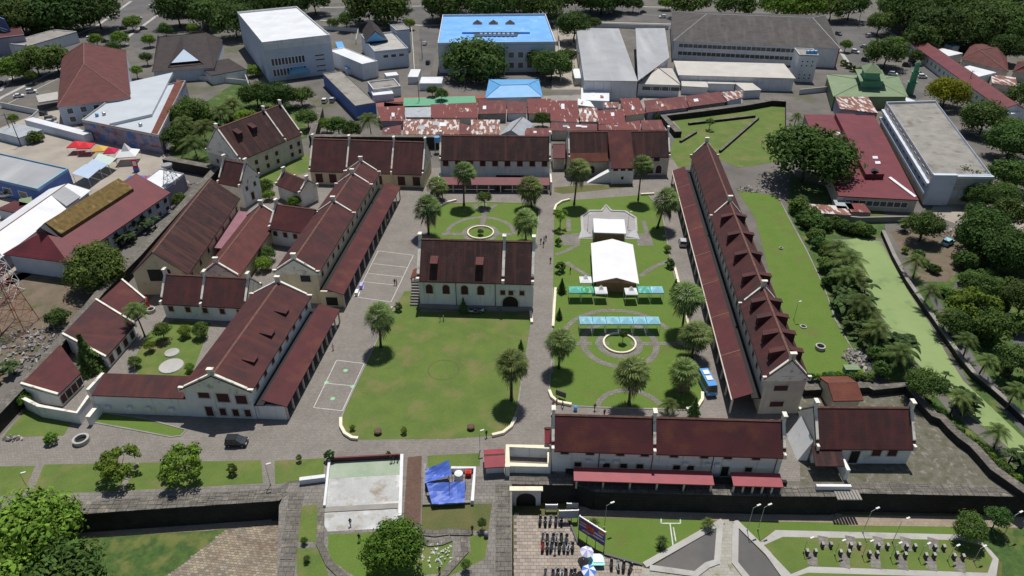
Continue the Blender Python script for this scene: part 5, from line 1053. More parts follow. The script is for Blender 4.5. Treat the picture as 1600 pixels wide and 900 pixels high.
# ---- trees: crown place, size in view, crown height, kind, leaf
TR = [
 (1262, 243, 64, 8.5, 'big', 'leaf_mid', 'huge round dark green tree beside the dark red metal roof', 0, .85), (742, 98, 50, 6.5, 'big', 'leaf_dark', 'big dark round tree in front of the blue roofed block', 0, .9), (862, 103, 29, 6, 'big', 'leaf_dark', 'dark tree at the right end of the blue roofed block'), (840, 92, 18, 6, 'mid', 'leaf_dark', 'small dark tree leaning on the blue roofed block'),
 (898, 40, 27, 8, 'big', 'leaf_dark', 'dark tree right behind the blue roofed block'), (886, 88, 15, 5, 'mid', 'leaf_dark', 'small tree between the blue roofed block and the grey hall'), (824, 147, 12, 3.2, 'mid', 'leaf_mid', 'small round tree beside the blue hipped house'), (848, 186, 13, 3, 'mid', 'leaf_dark', 'dark small tree standing among the tin roofs'),
 (1387, 83, 30, 6.5, 'big', 'leaf_dark', 'dark tree beside the mosque roof'), (1480, 146, 31, 5.5, 'big', 'leaf_lime', 'bright yellow green tree beside the long red row'), (1539, 186, 34, 5.5, 'big', 'leaf_dark', 'dark tree at the lower end of the long red row'), (1583, 222, 34, 5.5, 'big', 'leaf_dark', 'dark tree at the right edge behind the apartment block'),
 (1575, 270, 26, 5, 'mid', 'leaf_dark', 'dark tree right of the apartment block corner'), (1600, 150, 26, 6, 'big', 'leaf_dark', 'dark tree at the right edge above the end of the red row'), (1445, 352, 27, 4.5, 'big', 'leaf_dark', 'dark round tree between the pond and the apartment block'), (1538, 362, 42, 6, 'big', 'leaf_dark', 'large dark tree right of the waste ground'),
 (1585, 395, 44, 6, 'big', 'leaf_dark', 'dark spreading tree at the right edge of the park'), (1520, 476, 38, 4, 'airy', 'leaf_bright', 'wide light green tree in the park triangle'), (1550, 510, 30, 4, 'mid', 'leaf_mid', 'mid green tree below the wide light green tree'), (1575, 330, 24, 5, 'mid', 'leaf_mid', 'mid green tree above the right edge road'),
 (1590, 560, 26, 5, 'mid', 'leaf_dark', 'dark tree at the right edge beside the park path'), (1447, 600, 27, 4, 'big', 'leaf_dark', 'dense dark round tree on the pond bank by the bastion'), (1490, 505, 22, 3.5, 'mid', 'leaf_mid', 'bushy tree beside the park path'), (1600, 470, 30, 5, 'big', 'leaf_dark', 'dark tree at the right edge below the road'),
 (149, 418, 44, 4.5, 'big', 'leaf_mid', 'dense green tree in front of the thatched hall'), (185, 723, 32, 3.0, 'airy', 'leaf_bright', 'bright low tree on the left strip lawn'), (286, 722, 36, 3.0, 'airy', 'leaf_bright', 'bright spreading tree on the strip lawn nearer the black car'), (616, 852, 44, 5, 'big', 'leaf_bright', 'bright green tree in front of the concrete court'),
 (35, 850, 78, 4.5, 'big', 'leaf_bright', 'large green tree in the lower left corner'), (100, 905, 60, 4, 'mid', 'leaf_mid', 'green tree cut by the bottom edge at lower left'), (1517, 823, 24, 2.8, 'big', 'leaf_mid', 'round tree at the right end of the headstone lawn'), (1560, 808, 18, 3.2, 'mid', 'leaf_hedge', 'pale round tree at the far right below the rampart'),
 (55, 98, 32, 6, 'big', 'leaf_mid', 'tree on the pavement left of the big red brown roof'), (85, 92, 26, 6, 'mid', 'leaf_mid', 'tree touching the corner of the big red brown roof'), (15, 110, 22, 5, 'mid', 'leaf_bright', 'light tree at the left edge by the road'), (80, 22, 52, 9, 'big', 'leaf_dark', 'large dark tree at the top left behind the road'),
 (150, 18, 38, 9, 'big', 'leaf_dark', 'large dark tree at the top left next to the road bend'), (30, 30, 40, 9, 'big', 'leaf_dark', 'dark tree at the top left corner over the pink house'), (205, 36, 14, 4, 'mid', 'leaf_bright', 'small bright tree on the road median'), (150, 62, 12, 3.5, 'mid', 'leaf_bright', 'small light tree behind the big red brown roof'), (185, 60, 13, 3.5, 'mid', 'leaf_bright', 'light tree right of the big red brown ridge'),
 (275, 15, 34, 9, 'big', 'leaf_dark', 'dark tree at the top beside the road bend'), (320, 22, 26, 8, 'mid', 'leaf_dark', 'dark tree behind the charcoal tiled house'), (366, 34, 33, 8, 'big', 'leaf_dark', 'big dark tree left of the white office block'), (440, 4, 36, 8, 'big', 'leaf_dark', 'dark tree behind the white office block'),
 (585, 12, 44, 9, 'big', 'leaf_mid', 'big green tree behind the building with blue triangle'), (540, 30, 14, 6, 'mid', 'leaf_dark', 'thin tree right of the white office block'), (700, 6, 40, 9, 'big', 'leaf_dark', 'dark street tree above the blue roofed block'), (770, 10, 36, 9, 'big', 'leaf_dark', 'dark street tree above the middle of the blue roof'), (845, 9, 36, 9, 'big', 'leaf_dark', 'dark street tree above the right of the blue roof'),
 (490, 0, 30, 8, 'big', 'leaf_dark', 'dark tree on the top edge right of the white block'), (1080, 4, 30, 8, 'mid', 'leaf_mid', 'tree behind the left end of the grey school roof'), (1150, 6, 30, 8, 'mid', 'leaf_mid', 'tree behind the middle of the grey school roof'), (1215, 10, 28, 8, 'mid', 'leaf_bright', 'lighter tree behind the right of the grey school roof'), (1262, 12, 28, 8, 'mid', 'leaf_bright', 'light tree at the right end of the school roof'), (1300, 12, 22, 7, 'mid', 'leaf_mid', 'tree at the street corner behind the school'),
 (1375, 35, 20, 6, 'mid', 'leaf_mid', 'small tree beside the street corner'), (1420, 20, 38, 9, 'big', 'leaf_dark', 'dark tree in the top right grove nearest the corner'), (1470, 45, 42, 9, 'big', 'leaf_dark', 'large dark tree behind the long red row'), (1530, 40, 44, 9, 'big', 'leaf_dark', 'large dark tree in the middle of the top right grove'), (1590, 40, 44, 9, 'big', 'leaf_dark', 'dark tree at the top right corner'), (1490, 5, 36, 9, 'big', 'leaf_mid', 'tree on the top edge of the right grove'), (1560, 5, 36, 9, 'big', 'leaf_dark', 'dark tree on the top edge near the right corner'), (1440, 60, 26, 7, 'mid', 'leaf_dark', 'dark tree against the upper end of the red row'), (1575, 75, 24, 7, 'big', 'leaf_dark', 'dark tree behind the brown hipped house'),
 (1330, 8, 26, 8, 'mid', 'leaf_dark', 'dark tree on the top edge at the street corner'), (960, 4, 16, 5, 'mid', 'leaf_dark', 'small tree across the street from the grey hall'), (990, 6, 16, 5, 'mid', 'leaf_dark', 'second small tree across the street from the grey hall'),
 (300, 178, 30, 5, 'big', 'leaf_mid', 'green tree in the palm grove behind the warehouse'), (400, 148, 24, 5, 'big', 'leaf_dark', 'dark tree behind the white office porch'), (435, 150, 26, 5, 'big', 'leaf_dark', 'dark tree left of the parked cars'), (470, 150, 18, 4, 'mid', 'leaf_mid', 'green tree beside the parked cars'), (385, 185, 18, 4, 'mid', 'leaf_bright', 'light tree above the garrison house roof'), (275, 215, 22, 4, 'mid', 'leaf_mid', 'green tree at the foot of the mural wall'), (480, 185, 18, 4, 'mid', 'leaf_mid', 'tree in front of the garrison house gable'), (528, 196, 18, 4, 'mid', 'leaf_mid', 'tree behind the upper left gallery roof'), (548, 202, 16, 3.5, 'mid', 'leaf_dark', 'dark bush behind the upper left gallery roof'), (510, 195, 13, 3, 'mid', 'leaf_bright', 'light bush above the gallery roof corner'), (395, 112, 13, 2.2, 'mid', 'leaf_bright', 'bright hedge tree left of the white office block'),
]
for q in TR:
    lv = LOW if q[1] > 800 and not (440 < q[0] < 790) else 0.0
    tree(*q[:7], lvl=lv, flat=q[8] if len(q) > 8 else 1.0, group='broadleaf trees')
PL = [(345, 172, 20, 6, 'coconut palm highest in the grove behind the long house'), (318, 196, 22, 6, 'coconut palm in the middle of the grove'), (300, 222, 24, 6, 'coconut palm lowest in the grove over the stone wall'), (362, 160, 18, 6, 'coconut palm at the right of the grove'), (285, 190, 20, 6, 'coconut palm at the left of the grove beside the warehouse'), (575, 185, 20, 7, 'coconut palm standing over the upper left gallery'),
 (1322, 425, 20, 5.5, 'tall coconut palm above the upper left pond bank'), (1345, 470, 22, 5.5, 'tall coconut palm above the middle left pond bank'), (1372, 510, 22, 5, 'coconut palm leaning out near the rubbish heap'), (1408, 548, 24, 5, 'coconut palm over the near bend of the pond'), (1500, 618, 20, 4.5, 'coconut palm below the bastion parapet'), (1560, 672, 20, 4, 'coconut palm at the lower right pond bank'), (1336, 430, 22, 4.5, 'coconut palm over the middle left bank of the pond'), (1362, 488, 20, 4, 'coconut palm above the rubbish heap'), (1310, 385, 20, 4.5, 'coconut palm at the far end of the pond'), (1326, 403, 30, 5, 'wide coconut palm leaning over the green pond'), (1253, 310, 12, 3, 'small palm at the edge of the big round tree'), (1432, 405, 18, 5, 'palm on the far pond bank nearest the waste ground'), (1455, 452, 18, 5, 'palm beside the park path below the waste ground'), (1484, 490, 18, 5, 'palm on the far pond bank in the middle'), (1512, 528, 18, 5, 'palm on the far pond bank below the middle'), (1545, 562, 19, 5, 'palm on the far pond bank near the right edge'), (1590, 606, 18, 5, 'palm at the right edge of the park path'),
 (208, 482, 20, 7, 'leaning palm in the small walled garden'), (928, 815, 9, 2, 'small palm behind the purple banner'), (1035, 843, 10, 1.6, 'small palm on the lawn beside the grey plaza'), (1107, 815, 10, 1.6, 'small palm by the head of the plaza walkway'), (1047, 630, 15, 2.6, 'bushy palm by the front kerb left of the small conifer'), (1246, 180, 9, 4, 'palm at the bastion corner'), (1415, 345, 10, 3, 'small palm at the yard wall')]
for q in PL: coco(*q, lvl=LOW if q[1] > 800 else 0)
for q in [(1318, 432, 20, 'banana clump behind the coconut palm on the left bank'), (1362, 535, 20, 'banana clump right beside the rubbish heap'), (1385, 530, 18, 'banana clump at the near left pond edge'), (1305, 400, 16, 'banana clump at the far left pond corner'), (1337, 450, 24, 'banana clump left of the pond below the coconut palm'), (1330, 470, 24, 'banana clump left of the pond in the middle'), (1352, 512, 22, 'banana clump beside the rubbish heap'), (1412, 552, 28, 'large banana clump over the near end of the pond'), (1500, 625, 26, 'banana clump below the bastion parapet'), (1590, 715, 24, 'banana clump at the right edge below the pond'), (195, 372, 16, 'banana clump in front of the thatched hall'), (222, 352, 18, 'taller banana clump beside the thatched hall wall'), (0, 580, 18, 'banana clump at the left edge outside the wall'), (1475, 590, 14, 'small banana clump at the pond edge')]: ban(*q)
# shrubs
SH = []
rr = random.Random(11)
for k in range(22):      # bank between the grass strip and the pond
    u = k / 21; ax = 1232 + (1360 - 1232) * u + 10 * math.sin(k * 2.3); ay = 325 + (572 - 325) * u ** 1.1 + rr.uniform(-6, 6); SH.append((ax + 14 + rr.uniform(-5, 14), ay, rr.uniform(12, 19), 1.9, rr.choice(['leaf_hedge', 'leaf_mid', 'leaf_dark', 'leaf_mid']), None))
for k in range(14): SH.append((1255 + k * 8 + rr.uniform(-4, 4), 342 + k * 1.5 + rr.uniform(-9, 9), rr.uniform(10, 15), 1.5, rr.choice(['leaf_mid', 'leaf_dark', 'leaf_hedge']), None))
for k in range(9): SH.append((1268 + k * 11, 587 + rr.uniform(-3, 4), rr.uniform(7, 10), .9, rr.choice(['leaf_hedge', 'leaf_bright', 'leaf_mid']), None))
for k in range(26): SH.append((1395 + (1600 - 1395) * k / 25 + rr.uniform(3, 30), 375 + (640 - 375) * k / 25 + rr.uniform(-22, 4), rr.uniform(6, 12), 1.0, rr.choice(['leaf_hedge', 'leaf_mid', 'leaf_bright', 'leaf_dark']), None))
for k in range(12): SH.append((1445 + 13 * k + rr.uniform(-4, 4), 628 + 10.5 * k + rr.uniform(-6, 4), rr.uniform(7, 12), 1.0, rr.choice(['leaf_hedge', 'leaf_mid', 'leaf_bright']), None))
for k in range(26): SH.append((rr.uniform(1495, 1600), rr.uniform(285, 520), rr.uniform(12, 22), 2, rr.choice(['leaf_dark', 'leaf_dark', 'leaf_mid']), None))
for k in range(16): SH.append((rr.uniform(270, 385), rr.uniform(150, 235), rr.uniform(9, 15), 1.8, rr.choice(['leaf_mid', 'leaf_hedge', 'leaf_bright']), None))
SIDE = ['on the left pond bank', 'in the thicket above the pond', 'in the hedge at the end of the grass strip', 'along the far pond wall', 'below the bastion parapet', 'in the dark thicket at the right edge', 'in the palm grove']
CNT = [22, 14, 9, 26, 12, 26, 16]; gi = 0
for g, n_ in enumerate(CNT):
    for k, q in enumerate(sorted(SH[gi:gi + n_], key=lambda a: a[1])):
        lf = {'leaf_hedge': 'fresh green', 'leaf_mid': 'mid green', 'leaf_dark': 'dark green', 'leaf_bright': 'light green'}[q[4]]
        tree(q[0], q[1], q[2], q[3], 'shrub', q[4], '%s shrub from the top %s' % (ORD[k], SIDE[g]), name='shrub', cat='shrub', group='shrubs ' + SIDE[g])
    gi += n_
for q in [(875, 416, 9, 1.6, 'ball', 'leaf_hedge', 'clipped round bush on the walk side left of the big tent'), (1047, 410, 8, 1.4, 'ball', 'leaf_hedge', 'clipped round bush right of the big tent'), (873, 377, 6, 1.2, 'ball', 'leaf_hedge', 'small round bush at the left of the small tent'), (1043, 388, 6, 1, 'mid', 'leaf_bright', 'light bush at the right garden edge'), (974, 522, 7, 2.2, 'mid', 'leaf_dark', 'small dark tree in the round bed of the tented garden'),
 (751, 362, 5, 1.0, 'mid', 'leaf_dark', 'dark bush in the round bed behind the hall'), (757, 309, 12, 3, 'mid', 'leaf_mid', 'bush tree on the lawn before the north hall'), (876, 335, 12, 4.2, 'airy', 'leaf_bright', 'slim light tree at the far left of the tented garden'), (1086, 636, 11, 2, 'cone', 'leaf_dark', 'small dark conifer near the blue minibus'), (1055, 448, 8, 2, 'cone', 'leaf_dark', 'dark conifer beside the right palm row'), (878, 447, 8, 1.8, 'cone', 'leaf_dark', 'dark spiky conifer left of the green gazebos'), (874, 490, 6, 1.4, 'cone', 'leaf_dark', 'small spiky bush on the left kerb'), (814, 539, 6, 1.4, 'cone', 'leaf_mid', 'small cypress beside the central walk'),
 (724, 477, 8, 2.0, 'cone', 'leaf_dark', 'dark conifer in front of the hall wall'), (622, 478, 7, 1.2, 'ball', 'leaf_hedge', 'clipped bush by the hall steps'), (136, 556, 22, 3.5, 'cone', 'leaf_dark', 'tall dark conifer in the left compound'), (253, 516, 15, 2.5, 'mid', 'leaf_mid', 'leafy bush tree in the walled garden'), (312, 514, 13, 2, 'mid', 'leaf_mid', 'bush at the right of the walled garden'), (288, 517, 10, 1.5, 'mid', 'leaf_bright', 'light bush in the middle of the walled garden'), (233, 540, 9, 1.4, 'mid', 'leaf_bright', 'light bush beside the garden path'), (210, 565, 10, 1.4, 'mid', 'leaf_dark', 'dark bush at the lower edge of the walled garden'), (296, 574, 8, 1, 'mid', 'leaf_bright', 'light shrub against the barrack in the walled garden'),
 (362, 731, 9, 1.3, 'ball', 'leaf_mid', 'small round bush at the right of the strip lawn'), (80, 684, 11, 1.2, 'ball', 'leaf_bright', 'round bush near the stone well'), (37, 624, 13, 1.8, 'mid', 'leaf_bright', 'yellowish bush at the outer wall corner'), (467, 714, 5, 1, 'ball', 'leaf_hedge', 'tiny clipped bush left of the concrete court'), (515, 710, 9, 1.4, 'ball', 'leaf_hedge', 'clipped round bush at the court corner'), (607, 709, 5, .8, 'ball', 'leaf_hedge', 'tiny bush behind the concrete court'), (631, 671, 6, .9, 'ball', 'leaf_bright', 'small square looking bush at the front of the big lawn'), (551, 667, 5, .7, 'mid', 'leaf_bright', 'tiny plant in the left front lawn corner'), (753, 817, 8, 1.6, 'mid', 'leaf_dark', 'thin dark shrub left of the parking rampart'), (728, 882, 9, 1.4, 'mid', 'leaf_mid', 'small green shrub at the bottom right of the middle bastion'), (584, 884, 12, 1.4, 'mid', 'leaf_lime', 'rusty yellow shrub under the bright tree'), (475, 845, 6, .7, 'mid', 'leaf_dark', 'low dark shrub on the left bastion lawn'), (479, 873, 6, .7, 'mid', 'leaf_dark', 'low dark shrub on the lower bastion lawn'),
 (416, 396, 13, 2, 'mid', 'leaf_hedge', 'leafy bush in the yard beside the rear barrack'), (412, 413, 15, 1.6, 'mid', 'leaf_bright', 'bright bush in the yard before the rear barrack'), (460, 315, 11, 2, 'mid', 'leaf_bright', 'bright bush between the cross wing and small house'), (412, 292, 14, 2, 'mid', 'leaf_mid', 'bush beside the gate tower'), (420, 305, 10, 1.5, 'mid', 'leaf_bright', 'light bush below the small house'), (653, 285, 8, 1.2, 'mid', 'leaf_mid', 'bush at the gallery corner'), (782, 287, 9, 1.6, 'mid', 'leaf_mid', 'round bush before the north hall'), (1026, 182, 6, 1.6, 'ball', 'leaf_hedge', 'tiny round tree outside the bastion wall'), (1110, 190, 8, 3, 'airy', 'leaf_mid', 'thin tree on the bastion garden'), (280, 312, 13, 2, 'mid', 'leaf_mid', 'bush beside the box building'), (90, 496, 18, 2, 'mid', 'leaf_mid', 'bush outside the left wall by the rubble'), (55, 215, 14, 1.5, 'shrub', 'leaf_mid', 'shrub bed in the yard at the upper left'), (690, 147, 11, 2.5, 'mid', 'leaf_mid', 'bush at the corner of the tennis court'), (675, 141, 9, 2.5, 'mid', 'leaf_mid', 'bush behind the tennis court corner'), (1290, 440, 8, 1, 'mid', 'leaf_hedge', 'low shrub at the right of the grass strip'),
 (1318, 98, 6, 1.3, 'ball', 'leaf_mid', 'first clipped bush along the mosque street'), (1326, 102, 6, 1.3, 'ball', 'leaf_mid', 'second clipped bush along the mosque street'), (1333, 107, 6, 1.3, 'ball', 'leaf_mid', 'third clipped bush along the mosque street')]:
    tree(*q, lvl=LOW if q[1] > 800 and not 440 < q[0] < 790 else 0, name='bush' if q[4] in ('ball', 'mid', 'shrub', 'airy') else 'conifer', cat='bush')
# ------------------------------------------------------------------ things in the fort gardens
sheet('stone_platform', [(908, 338), (920, 329), (940, 329), (947, 320), (955, 329), (977, 330), (993, 340), (994, 363), (1000, 374), (903, 373), (909, 361)], 0, 'platform_grey', .07)
for q, nm in (([(909, 339), (921, 330), (940, 330), (947, 321), (955, 330), (977, 331), (993, 341), (994, 363)], 'pale stepped edging along the back of the star platform'), ([(909, 339), (910, 361)], 'pale edging on the left of the star platform')): lane('platform_edge', q, .35, 'concrete_pale', h=.3, label=nm, cat='edging')
for q, nm in (([(904, 372), (909, 361), (926, 371)], 'grey ramp at the left foot of the star platform'), ([(999, 373), (993, 362), (978, 371)], 'grey ramp at the right foot of the star platform')):
    a = quadP(q, 0); MB().prism([p + Z * .02 for p in a], [a[0] + Z * .06, a[1] + Z * .9, a[2] + Z * .3]).build('stone_ramp', 'metal_grey', label=nm, cat='ramp')
def marquee(label, eA, eB, ze, rp, opp, ply):
    f = frame(eA, eB, ze, rp, opp=opp); t = thing('marquee', label, 'tent', centre(f)); roof(f, t, 'tent_white', th=.06, ridge=False); W2 = 2 * f.W
    for s in [0.1 + (f.L - .2) * k / 4 for k in range(5)]:
        for tt in (.1, W2 - .1): MB().tube(f.pt(s, tt, 0), f.pt(s, tt, ze - .05), .06).build('post', 'steel', t)
    MB().prism([f.pt(0.05, .05, ze - .02), f.pt(.05, W2 - .05, ze - .02), f.pt(.05, f.W, f.zr - .05)], [f.pt(.12, .05, ze - .02), f.pt(.12, W2 - .05, ze - .02), f.pt(.12, f.W, f.zr - .05)]).build('gable_cloth', 'tent_white' if not ply else 'ply', t)
    for tt in (.0, W2): MB().box(f.pt(f.L / 2, tt, ze - .25), f.u * f.L / 2, f.n * .03, Z * .25).build('valance', 'tent_white', t)
    if ply:
        for k in range(5):
            for r_ in range(2): MB().box(f.pt(.7 + .03 * ((k + r_) % 2), f.W + (k - 2) * (W2 - 1.4) / 5, .75 + r_ * 1.35), f.u * .05, f.n * ((W2 - 1.4) / 10 - .02), Z * .66).build('plywood_panel', 'ply', t)
    else: MB().box(f.pt(.5, f.W, 1.2), f.u * .05, f.n * (f.W - .3), Z * 1.2).build('back_panel', 'ply', t)
marquee('large white marquee with plywood front in the right garden', (927, 441), (923.5, 380), 3.0, (963, 430), (998, 441), True)
marquee('smaller white marquee on the grey star platform', (928, 363), (927, 341), 3.2, (952.5, 359), (978, 364), False)
def gazebo(cx, cy, m, label, z=2.5, half=1.38, peak=.9, group=None, lvl=0.0, rot=0.0, spike=False, name='gazebo'):
    c = P(cx, cy, lvl + z); c.z = lvl; t = thing(name, label, 'gazebo', c, group)
    co = [c + V((math.cos(rot) * a * half - math.sin(rot) * b * half, math.sin(rot) * a * half + math.cos(rot) * b * half, z)) for a, b in ((-1, -1), (1, -1), (1, 1), (-1, 1))]
    ap = c + Z * (z + peak); b = MB()
    for k in range(4):
        p, q = co[k], co[(k + 1) % 4]
        if spike:
            m1, m2 = p.lerp(ap, .6) - Z * peak * .26, q.lerp(ap, .6) - Z * peak * .26; b.poly([p, q, m2, m1]); b.poly([m1, m2, ap])
        else: b.poly([p, q, ap])
    b.build('canopy', m, t)
    v = MB()
    for k in range(4): v.prism([co[k], co[(k + 1) % 4], co[(k + 1) % 4] - Z * .25, co[k] - Z * .25], [x.lerp(V((c.x, c.y, x.z)), .012) for x in (co[k], co[(k + 1) % 4], co[(k + 1) % 4] - Z * .25, co[k] - Z * .25)])
    v.build('valance', m, t)
    for x in co: MB().tube(V((x.x, x.y, lvl)).lerp(c, .04), x.lerp(V((c.x, c.y, x.z)), .04), .04).build('leg', 'white_paint', t)
for i, (x, m, nm) in enumerate(((898.5, 'tent_teal', 'teal printed gazebo at the left end of the front tent line'), (918, 'tent_green', 'green printed gazebo second from the left of the front tent line'), (1006.5, 'tent_teal', 'teal printed gazebo right of the marquee front'), (1026.5, 'tent_sky', 'sky blue printed gazebo at the right end of the front tent line'))): gazebo(x, 452.5, m, nm, group='printed gazebos before the marquee')
gazebo(939, 453.5, 'tent_white', 'white peaked gazebo at the left of the marquee front', peak=1.4, spike=True); gazebo(986, 455, 'tent_white', 'white peaked gazebo at the right of the marquee front', peak=1.4, spike=True); gazebo(915, 437, 'tent_white', 'white peaked gazebo behind the two green gazebos', peak=1.3, spike=True)
for i in range(6): gazebo(915.5 + i * 21.0, 500.5, 'tent_sky', '%s sky blue gazebo from the left in the row of six' % ORD[i], half=1.36, group='row of six sky blue gazebos')
for x, y, m, nm, h in ((119, 226, 'tent_red', 'leftmost red peaked tent in the yard by the mural', 2.2), (134, 228, 'tent_red', 'second red peaked tent in the yard by the mural', 2.2), (156, 233, 'tent_yellow', 'yellow tent in the yard by the mural', 2.0), (173, 236, 'tent_crimson', 'crimson flat tent right of the yellow tent', 1.8)): gazebo(x, y, m, nm, 2.6, h, 1.3, 'stall tents in the left yard', rot=.1)
gazebo(199, 240, 'tent_white', 'large white spiked tent near the mural wall', 2.8, 3.1, 3.6, rot=.2, spike=True)
for i, (q, m, nm) in enumerate((([(112, 271), (138, 279), (157, 265), (134, 258)], 'awning_blue', 'nearest pale blue flat awning in the left yard'), ([(134, 258), (157, 265), (170, 258), (146, 250)], 'awning_blue', 'middle pale blue awning in the left yard'), ([(146, 250), (170, 258), (182, 249), (155, 241)], 'awning_mint', 'farthest mint awning in the left yard'))):
    E_ = quadP(q, 3.0); c = sum(E_, V((0, 0, 0))) / 4; t = thing('awning', nm, 'awning', (c.x, c.y, 0), 'flat awnings in the left yard')
    MB().slab([p + Z * (.0 if k < 2 else .35) for k, p in enumerate(E_)], .08).build('awning_sheet', m, t)
    for p in E_: MB().tube(V((p.x, p.y, 0)).lerp(c * V((1, 1, 0)).length * 0 + V((c.x, c.y, 0)), .05), V((p.x, p.y, 2.95)).lerp(V((c.x, c.y, 2.95)), .05), .06).build('post', 'steel', t)
c = P(212, 281, 2.4); t = thing('inflatable_arch', 'blue inflatable arch with red rim beside the box building', 'arch', (c.x, c.y, 0))
MB().slab([c + V((-3.5, -1.8, -.6)), c + V((2.2, -1.8, .4)), c + V((2.6, 1.8, .6)), c + V((-2.5, 2, .5))], .4).build('arch_body', 'fabric_blue', t); MB().tube(c + V((2.2, -1.9, .4)), c + V((-.4, -2.2, -2.0)), .3).tube(c + V((2.2, -1.9, .4)), c + V((3.6, 1.6, .6)), .3).build('rim', 'tent_red', t)
p = P(214, 268, 0); t = thing('sign_board', 'upright red and white sign board in the left yard', 'sign', p); MB().bxx(p + Z * 2.6, 1.7, .15, 2.6).build('panel', 'tent_red', t); MB().bxx(p + Z * .65, 1.7, .5, 1.3).build('base', 'wall_blue', t); MB().bxx(p + Z * 2.7 - V((0, .09, 0)), 1.1, .04, 1.5).build('print', 'tent_white', t)
# lawn of headstones on the lower right
HS = [(1295, 874), (1310, 874), (1286, 863 - 0), (1300, 858), (1328, 851), (1341, 856), (1372, 857), (1384, 857), (1416, 858), (1428, 858), (1459, 858), (1473, 858), (1260, 865), (1273, 866), (1311, 867), (1324, 867), (1356, 868), (1369, 869), (1400, 870), (1413, 871), (1445, 872), (1458, 872), (1489, 873), (1503, 874)]
HS = [(1284, 855), (1297, 855), (1328, 856), (1341, 856), (1371, 857), (1385, 857), (1415, 858), (1428, 858), (1459, 859), (1473, 859), (1260, 866), (1273, 866), (1312, 867), (1325, 867), (1357, 869), (1369, 869), (1400, 870), (1413, 871), (1445, 872), (1458, 872), (1489, 873), (1503, 874)]
for i, q in enumerate(HS):
    p = P(*q, LOW); row, k = ('back', i) if i < 10 else ('front', i - 10)
    t = thing('memorial_block', 'white topped dark block, %s from left in the %s row, lower right lawn' % (ORD[k], row), 'block', p, 'memorial blocks on the lower right lawn')
    MB().bxx(p + Z * .45, .42, .5, .9).build('block', 'steel_dark', t); MB().prism([p + V((-.2, -.22, .86)), p + V((.2, -.22, .86)), p + V((.2, .26, 1.0)), p + V((-.2, .26, 1.0))], [p + V((-.2, -.22, .94)), p + V((.2, -.22, .94)), p + V((.2, .26, 1.08)), p + V((-.2, .26, 1.08))]).build('plaque', 'concrete_pale', t)
def lamp(bx, by, h, label, lvl=0.0, arm=.8, m='steel', name='lamp_post', group='garden lamp posts', ang=0.4):
    p = P(bx, by, lvl); t = thing(name, label, 'lamp', p, group); MB().tube(p, p + Z * .5, .12, .1).tube(p + Z * .5, p + Z * h, .055, .04).build('pole', m, t); d = V((math.cos(ang), math.sin(ang), 0))
    MB().tube(p + Z * h, p + Z * (h + .25) + d * arm, .035).build('arm', m, t); MB().box(p + Z * (h + .25) + d * arm, d * .35, Z.cross(d) * .12, Z * .06).build('lamp_head', 'lamp_glass', t)
for i, (x, y) in enumerate(((1255, 864), (1304, 868), (1347, 869), (1391, 872), (1435, 873), (1480, 876), (1521, 877))): lamp(x, y, 3.0, '%s thin lamp post from the left on the headstone lawn' % ORD[i], LOW)
for x, y, nm in ((1348, 832, 'double lamp post behind the headstone lawn'), (1394, 848, 'tall lamp post with white arm against the dark rampart'), (1567 - 0, 838, 'lamp post near the round tree')): lamp(x, y, 5.0, nm, LOW, 1.2)
for x, y, nm in ((944, 826, 'lamp post on the lawn beside the purple banner'), (1167, 830, 'lamp post right of the plaza walkway'), (1184, 829, 'second lamp post right of the plaza walkway')): lamp(x, y, 5.5, nm, LOW, 1.0)
for x, y, nm in ((918, 360, 'flagpole left of the small marquee'), (981, 356, 'flagpole right of the small marquee'), (423, 758, 'leaning black lamp post left of the concrete court'), (750, 705, 'thin lamp post at the back of the blue tarps'), (48, 772, 'white arm lamp on the left strip lawn'), (1240, 500, 'thin pole on the grass strip')): lamp(x, y, 4.5, nm, 0, .5)
# banners
def banner(label, a, b, z0, z1, m, lvl, posts=4, extra=None):
    A, B = P(*a, lvl), P(*b, lvl); t = thing('banner', label, 'banner', A.lerp(B, .5)); u = (B - A).normalized(); n = V((u.y, -u.x, 0)); L = (B - A).length
    MB().box(A.lerp(B, .5) + Z * ((z0 + z1) / 2), u * L / 2, n * .06, Z * (z1 - z0) / 2).build('panel', m, t)
    for k in range(posts): q = A.lerp(B, (k + .02) / (posts - .96)); MB().tube(q - n * .12, q - n * .12 + Z * (z1 + .05), .07).build('post', 'steel', t)
    fr = MB(); fr.box(A.lerp(B, .5) + Z * z1, u * L / 2, n * .09, Z * .06); fr.build('top_rail', 'white_paint', t)
    return t, A, u, n, L
t, A, u, n, L = banner('large slanted purple event banner on posts above the lawn', (903, 836), (943, 862), 1.4, 4.6, 'banner', LOW)
r = random.Random(5)
for k, (x, z_, w_, h_, m) in enumerate(((.18, 3.6, 1.2, .35, 'banner_gold'), (.2, 3.0, 1.7, .18, 'wall_white'), (.45, 3.3, 1.5, 1.2, 'orange_red'), (.48, 3.4, .7, .7, 'banner_gold'), (.5, 2.2, 2.6, .22, 'banner_gold'), (.75, 3.1, 1.6, .3, 'wall_white'), (.78, 2.4, 2.0, .2, 'wall_white'), (.3, 2.0, 1.4, .2, 'wall_white'), (.86, 3.8, 1.0, .4, 'banner_gold'))): MB().box(A + u * L * x + Z * z_ + n * .08, u * w_ / 2, n * .02, Z * h_ / 2).build('print', m, t)
banner('grey printed notice banner under the rampart', (873, 815), (903, 814), .8, 2.6, 'banner_grey', LOW); banner('small white notice board left below the rampart', (852, 799), (871, 799), .5, 1.6, 'banner_grey', LOW, 2); banner('second small notice board below the rampart', (885, 797), (903, 797), .5, 1.6, 'banner_grey', LOW, 2)
